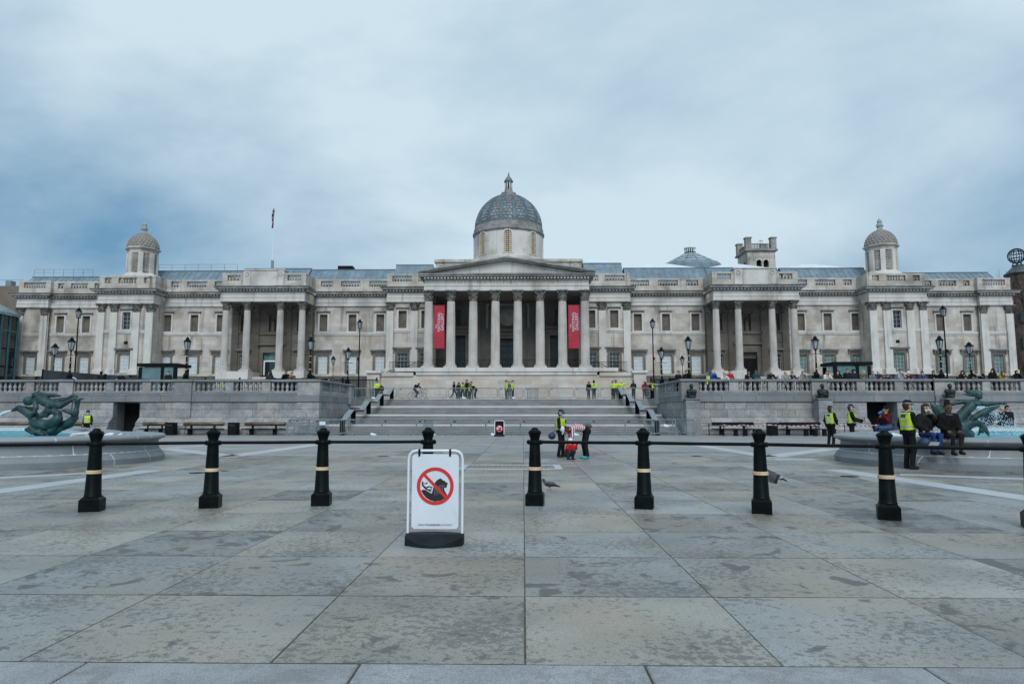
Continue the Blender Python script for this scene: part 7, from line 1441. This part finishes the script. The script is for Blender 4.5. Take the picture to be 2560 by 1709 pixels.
rail(ux(8, 1210), .1, 'lean', (.24, .15, .03), HBR, 'brown-haired person in mustard coat near the right end', 'longhair puffy', h=.97)
rail(ux(8, 1340), .1, 'face', BK, HB, 'long-haired person in black with hands at the face at the right end', 'longhair', h=.98)
rail(ux(8, 1420), .1, 'lean', (.35, .33, .31), (.5, .46, .4), 'person in pale hat cut off at the right edge', 'beanie', h=.86)
person('stand2', 11.3, 49.9, TZ, 20, (.014, .015, .018), BK, HB, 'man in black jacket behind the right corner lamp, left of two', group=G2); person('stand3', 11.85, 49.7, TZ, -30, (.016, .017, .02), BK, HB, 'man in black jacket with a mask behind the right corner lamp, right of two', extras=(('mask', (.55, .6, .65)),), group=G2, h=1.02)
# --- along the left balustrade
G3 = 'people along the left balustrade'
def lx(u): return (u - 1308) / 1707 * 49.4
for u, pose, top, hair, lab, st, ex, h in ((229, 'stand', (.016, .016, .02), HB, 'person in black seen from behind at the hoarding', '', (), 1.0), (300, 'lean', (.014, .015, .018), HB, 'person in black with a blue mask between two piers of the left wall', 'puffy bald', (('mask',),), .97), (402, 'stand', (.018, .018, .02), HB, 'bearded man in black coat before the left kiosk', 'coat', (), 1.0), (673, 'stand2', (.03, .032, .035), HB, 'person in dark hooded coat before the left secondary portico', 'hood', (), .98), (714, 'phone', (.014, .014, .016), HB, 'person in black holding up a large camera', 'puffy', (('phone',),), 1.0), (731, 'lean3', (.10, .07, .05), (.33, .10, .03), 'person in orange beanie and fur-trimmed coat', 'beanie puffy', (), .97), (777, 'lean2', (.012, .013, .014), HB, 'person in black at the foot of the left corner lamp', 'puffy', (), .98), (547, 'stand', HIVIS, HB, 'person in yellow jacket seen between the balusters of the left wall', '', (('bands',),), .62)):
    person(pose, lx(u), 49.1 + (.9 if u in (229, 402, 547) else .1), TZ, 180 if u == 229 else rng.uniform(-20, 20), top, DG, hair, lab, style=st, extras=ex, h=h, group=G3)
person('lean', (817 - 1308) / 1707 * 52, 52, TZ, 60, (.10, .06, .04), DG, HR, 'red-haired child behind the left stair wall', style='longhair', h=.78, group=G3)
# --- on the terrace at the head of the steps
G4 = 'people at the head of the steps'
def tx_(u, d=66.2): return (u - 1308) / 1707 * d
def top_(u, pose, rz, top, legs, hair, label, d=66.2, **k_): person(pose, tx_(u, d), d, TZ, rz, top, legs, hair, label, group=G4, **k_)
OFC = (('police',), ('bands',))
top_(942, 'talk', 0, HIVIS, BK, HB, 'police officer in yellow jacket and mask by the top of the left handrail', extras=OFC + (('mask',),), h=1.05)
top_(953, 'bow', 10, BK, BK, HB, 'person in black bowing behind the top of the left handrail', h=.95)
top_(1135, 'walk', 70, BK, BK, HB, 'person all in black striding to the left, holding a phone', shoes=(.6, .6, .6), h=.98, extras=(('mask', (.02, .02, .02)),))
top_(1147, 'stand', 20, (.02, .035, .045), (.02, .035, .045), HB, 'woman in a long dark teal dress and headscarf', style='hood coat long', h=.94)
top_(1157, 'stand3', -10, HIVIS, BK, HB, 'short police officer in yellow jacket left of the tall man in black', extras=OFC, h=.93)
top_(1166, 'reach', -60, (.018, .018, .024), BK, HB, 'tall dark-haired man in black in the left group', h=1.09, shoes=(.55, .55, .58))
top_(1172.5, 'talk', 60, (.05, .03, .03), BK, HBR, 'brown-haired woman facing the tall man in the left group', d=66.6, h=.93, style='longhair')
top_(1178.5, 'stand', 0, HIVIS, BK, HB, 'masked police officer facing the camera in the left group', extras=OFC + (('mask',),), h=.97)
top_(1188, 'bow', -70, BK, BK, HB, 'person in black stooping at the right of the left group', h=1.0, shoes=(.6, .6, .6))
top_(1265.5, 'stand', -75, HIVIS, BK, HB, 'police officer in peaked cap at the left of the middle trio', extras=OFC, h=1.05)
top_(1273, 'stand', 10, (.10, .10, .11), (.15, .15, .16), HB, 'man in grey between the two middle officers', d=66.8, h=1.02)
top_(1281.5, 'stand', 75, HIVIS, BK, HB, 'police officer in cap at the right of the middle trio', extras=OFC + (('mask',),), h=1.04)
top_(1471, 'stand2', -40, (.014, .014, .016), (.02, .035, .06), HBR, 'brown-haired woman in black top and jeans beside an officer', h=.99)
top_(1484, 'stand', 180, HIVIS, BK, HB, 'police officer seen from behind right of the woman in jeans', extras=OFC, h=1.03)
top_(1531, 'talk', -50, HIVIS, BK, (.20, .01, .03), 'person in yellow jacket and red hat in the right group', style='beanie', h=1.01, extras=(('bands',),))
top_(1538.5, 'stand', 0, HIVIS, BK, HB, 'police officer half hidden behind the red-hatted person', d=67, extras=OFC, h=1.06)
top_(1552.5, 'raise_', 0, HIVIS, BK, (.62, .66, .05), 'officer in yellow cap with one arm raised in the right group', style='beanie', extras=(('bands',), ('mask',)), h=1.05)
top_(1582.5, 'folded', -20, (.022, .023, .027), BK, HB, 'man in black jacket standing alone right of the raised arm', h=1.03, skin='m', extras=(('mask', (.02, .02, .02)),))
top_(1610, 'stand2', 0, (.34, .02, .03), (.06, .03, .04), HB, 'person in red jacket at the right end of the upper barriers', h=.98, style='longhair')
top_(1616, 'talk', 60, (.08, .06, .07), (.07, .05, .06), HBR, 'person in long grey-brown coat at the right end of the upper barriers', style='coat long', d=65.9, h=.95)
top_(1621, 'stand', -10, HIVIS, BK, HB, 'person in yellow vest half hidden at the right end of the upper barriers', d=66.8, h=1.0, extras=(('bands',),))
top_(1626, 'stand2', 0, BK, BK, HB, 'person in black beside the last officer on the right', d=66.6, h=.97)
top_(1635, 'stand', 180, HIVIS, BK, HB, 'police officer seen from behind at the right end of the upper barriers', extras=OFC, h=1.02)
# --- cyclist and bicycle
bc = thing('bicycle', 'dark city bicycle ridden along the top of the steps', 'bicycle', (0, 0, 0), None, False)
for x in (-.56, .56):
    wh = MB().tube([(x + .335 * math.cos(R(a)), 0, .35 + .335 * math.sin(R(a))) for a in range(0, 360, 20)], .02, 6, closed=True).build('wheel', RUB, bc, True); q = MB()
    for a in range(0, 360, 30): q.bar((x, 0, .35), (x + .32 * math.cos(R(a)), 0, .35 + .32 * math.sin(R(a))), .005)
    q.lathe([(.03, -.03), (.03, .03)], 8, (x, 0, .35)); q.build('spokes', STEEL, wh)
q = MB()
for a, b in (((-.56, .35), (-.12, .32)), ((-.56, .35), (-.22, .78)), ((-.12, .32), (-.24, .86)), ((-.24, .80), (.36, .84)), ((-.12, .32), (.38, .74)), ((.33, .98), (.42, .62)), ((.42, .62), (.56, .35))): q.tube([(a[0], 0, a[1]), (b[0], 0, b[1])], .017, 6)
q.build('frame', BLACKM, bc); MB().tube([(.32, -.25, 1.03), (.35, -.1, 1.02), (.33, 0, .98), (.35, .1, 1.02), (.32, .25, 1.03)], .013, 6).build('handlebar', BLACKM, bc); MB().bev(-.38, -.12, -.07, .07, .86, .92, .02).build('saddle', BLACKM, bc)
q = MB(); q.tube([(-.12, -.05, .32), (-.04, -.1, .22)], .012, 5); q.bev(-.1, .02, -.16, -.08, .2, .225, .005); q.tube([(-.12, .05, .32), (-.2, .1, .42)], .012, 5); q.bev(-.26, -.14, .08, .16, .41, .435, .005); q.lathe([(.09, -.005), (.09, .005)], 14, (-.12, 0, .32)); q.build('crank', STEEL, bc)
bxx = tx_(1042.5, 66); bc.location = (bxx, 66, TZ)
person('cycle', bxx - .06, 66, TZ + .0, 90, (.015, .02, .03), BK, HB, 'cyclist in dark clothes with a backpack and pale cap riding right', skin='d', style='bald', extras=(('cap', (.6, .58, .55)), ('pack', BK, 25)), h=.985, group=G4)
# --- pigeons
def pigeon(fly):
    if not fly: pr = [('e', 0, (0, 0, .14), (.13, .062, .062)), ('c', 0, (-.09, 0, .15), (-.15, 0, .22), .045, .030), ('e', 0, (-.155, 0, .245), (.032, .026, .028)), ('c', 3, (-.18, 0, .242), (-.21, 0, .236), .008, .004), ('c', 1, (.08, 0, .13), (.24, 0, .085), .035, .014), ('c', 2, (-.02, .02, .09), (-.03, .025, .0), .008, .006), ('c', 2, (.0, -.02, .09), (.03, -.02, .0), .008, .006), ('c', 2, (-.03, .025, .004), (-.07, .025, .004), .006, .004), ('c', 2, (.03, -.02, .004), (-.01, -.02, .004), .006, .004), ('c', 1, (-.05, .05, .15), (.17, .03, .115), .028, .012), ('c', 1, (-.05, -.05, .15), (.17, -.03, .115), .028, .012)]
    else: pr = [('e', 0, (0, 0, 0), (.14, .055, .055)), ('c', 0, (-.1, 0, .01), (-.19, 0, .04), .04, .028), ('c', 4, (.06, 0, .0), (.14, 0, -.02), .045, .03), ('c', 1, (.13, 0, -.025), (.27, 0, -.08), .026, .012), ('c', 1, (.13, .02, -.025), (.26, .05, -.08), .02, .01), ('c', 2, (.10, 0, -.05), (.15, 0, -.075), .01, .008)]
    return sdf_mesh('pigeon', pr, .010, .008)
PGM = [cloth((.085, .09, .10)), cloth((.035, .038, .042)), cloth((.30, .08, .06)), cloth((.05, .05, .05)), cloth((.6, .62, .64))]
me = pigeon(False); [me.materials.append(m_) for m_ in PGM]; o = bpy.data.objects.new('pigeon', me); COL.objects.link(o); o.location = (.52, 13.6, 0); o.rotation_euler = (0, 0, R(-8)); o.scale = (.82,) * 3; tag(o, 'dark grey pigeon walking on the paving right of the fifth bollard', 'pigeon')
pg = thing('pigeon', 'grey pigeon in flight beside the seventh bollard, wings spread downward', 'pigeon', (0, 0, 0), None, False); me = pigeon(True); [me.materials.append(m_) for m_ in PGM]; o = bpy.data.objects.new('body', me); COL.objects.link(o); o.parent = pg
for s_ in (-1, 1):
    wg = MB(); n = 9
    for i in range(n):
        f = i / (n - 1); root_ = Vector((-.08 + .16 * f, s_ * (.04 + .10 * (1 - f)), .03 + .05 * (1 - f))); tip = Vector((-.22 + .26 * f, s_ * (.30 - .05 * f - .16 * f * f), -.03 - .09 * f + .02 * s_)); d = (tip - root_).normalized(); u_ = d.cross(Vector((0, 0, 1))).normalized() * .024
        wg.raw([root_ - u_, root_ + u_, tip + u_ * .6, tip - u_ * .6, root_ - u_ + Vector((0, 0, .006)), root_ + u_ + Vector((0, 0, .006)), tip + u_ * .6 + Vector((0, 0, .003)), tip - u_ * .6 + Vector((0, 0, .003))], [(0, 1, 2, 3), (4, 7, 6, 5), (0, 4, 5, 1), (2, 6, 7, 3), (1, 5, 6, 2), (0, 3, 7, 4)], 1 if i > 5 else 0)
    wg.tube([(-.04, s_ * .04, .05), (-.12, s_ * .15, .085), (-.22, s_ * .30, -.01)], [.022, .018, .006], 6, 0); wg.build('wing', [PGM[0], PGM[1]], pg)
pg.location = (4.42, 12.3, .40); pg.rotation_euler = (R(10), R(6), R(-6)); pg.scale = (.85,) * 3
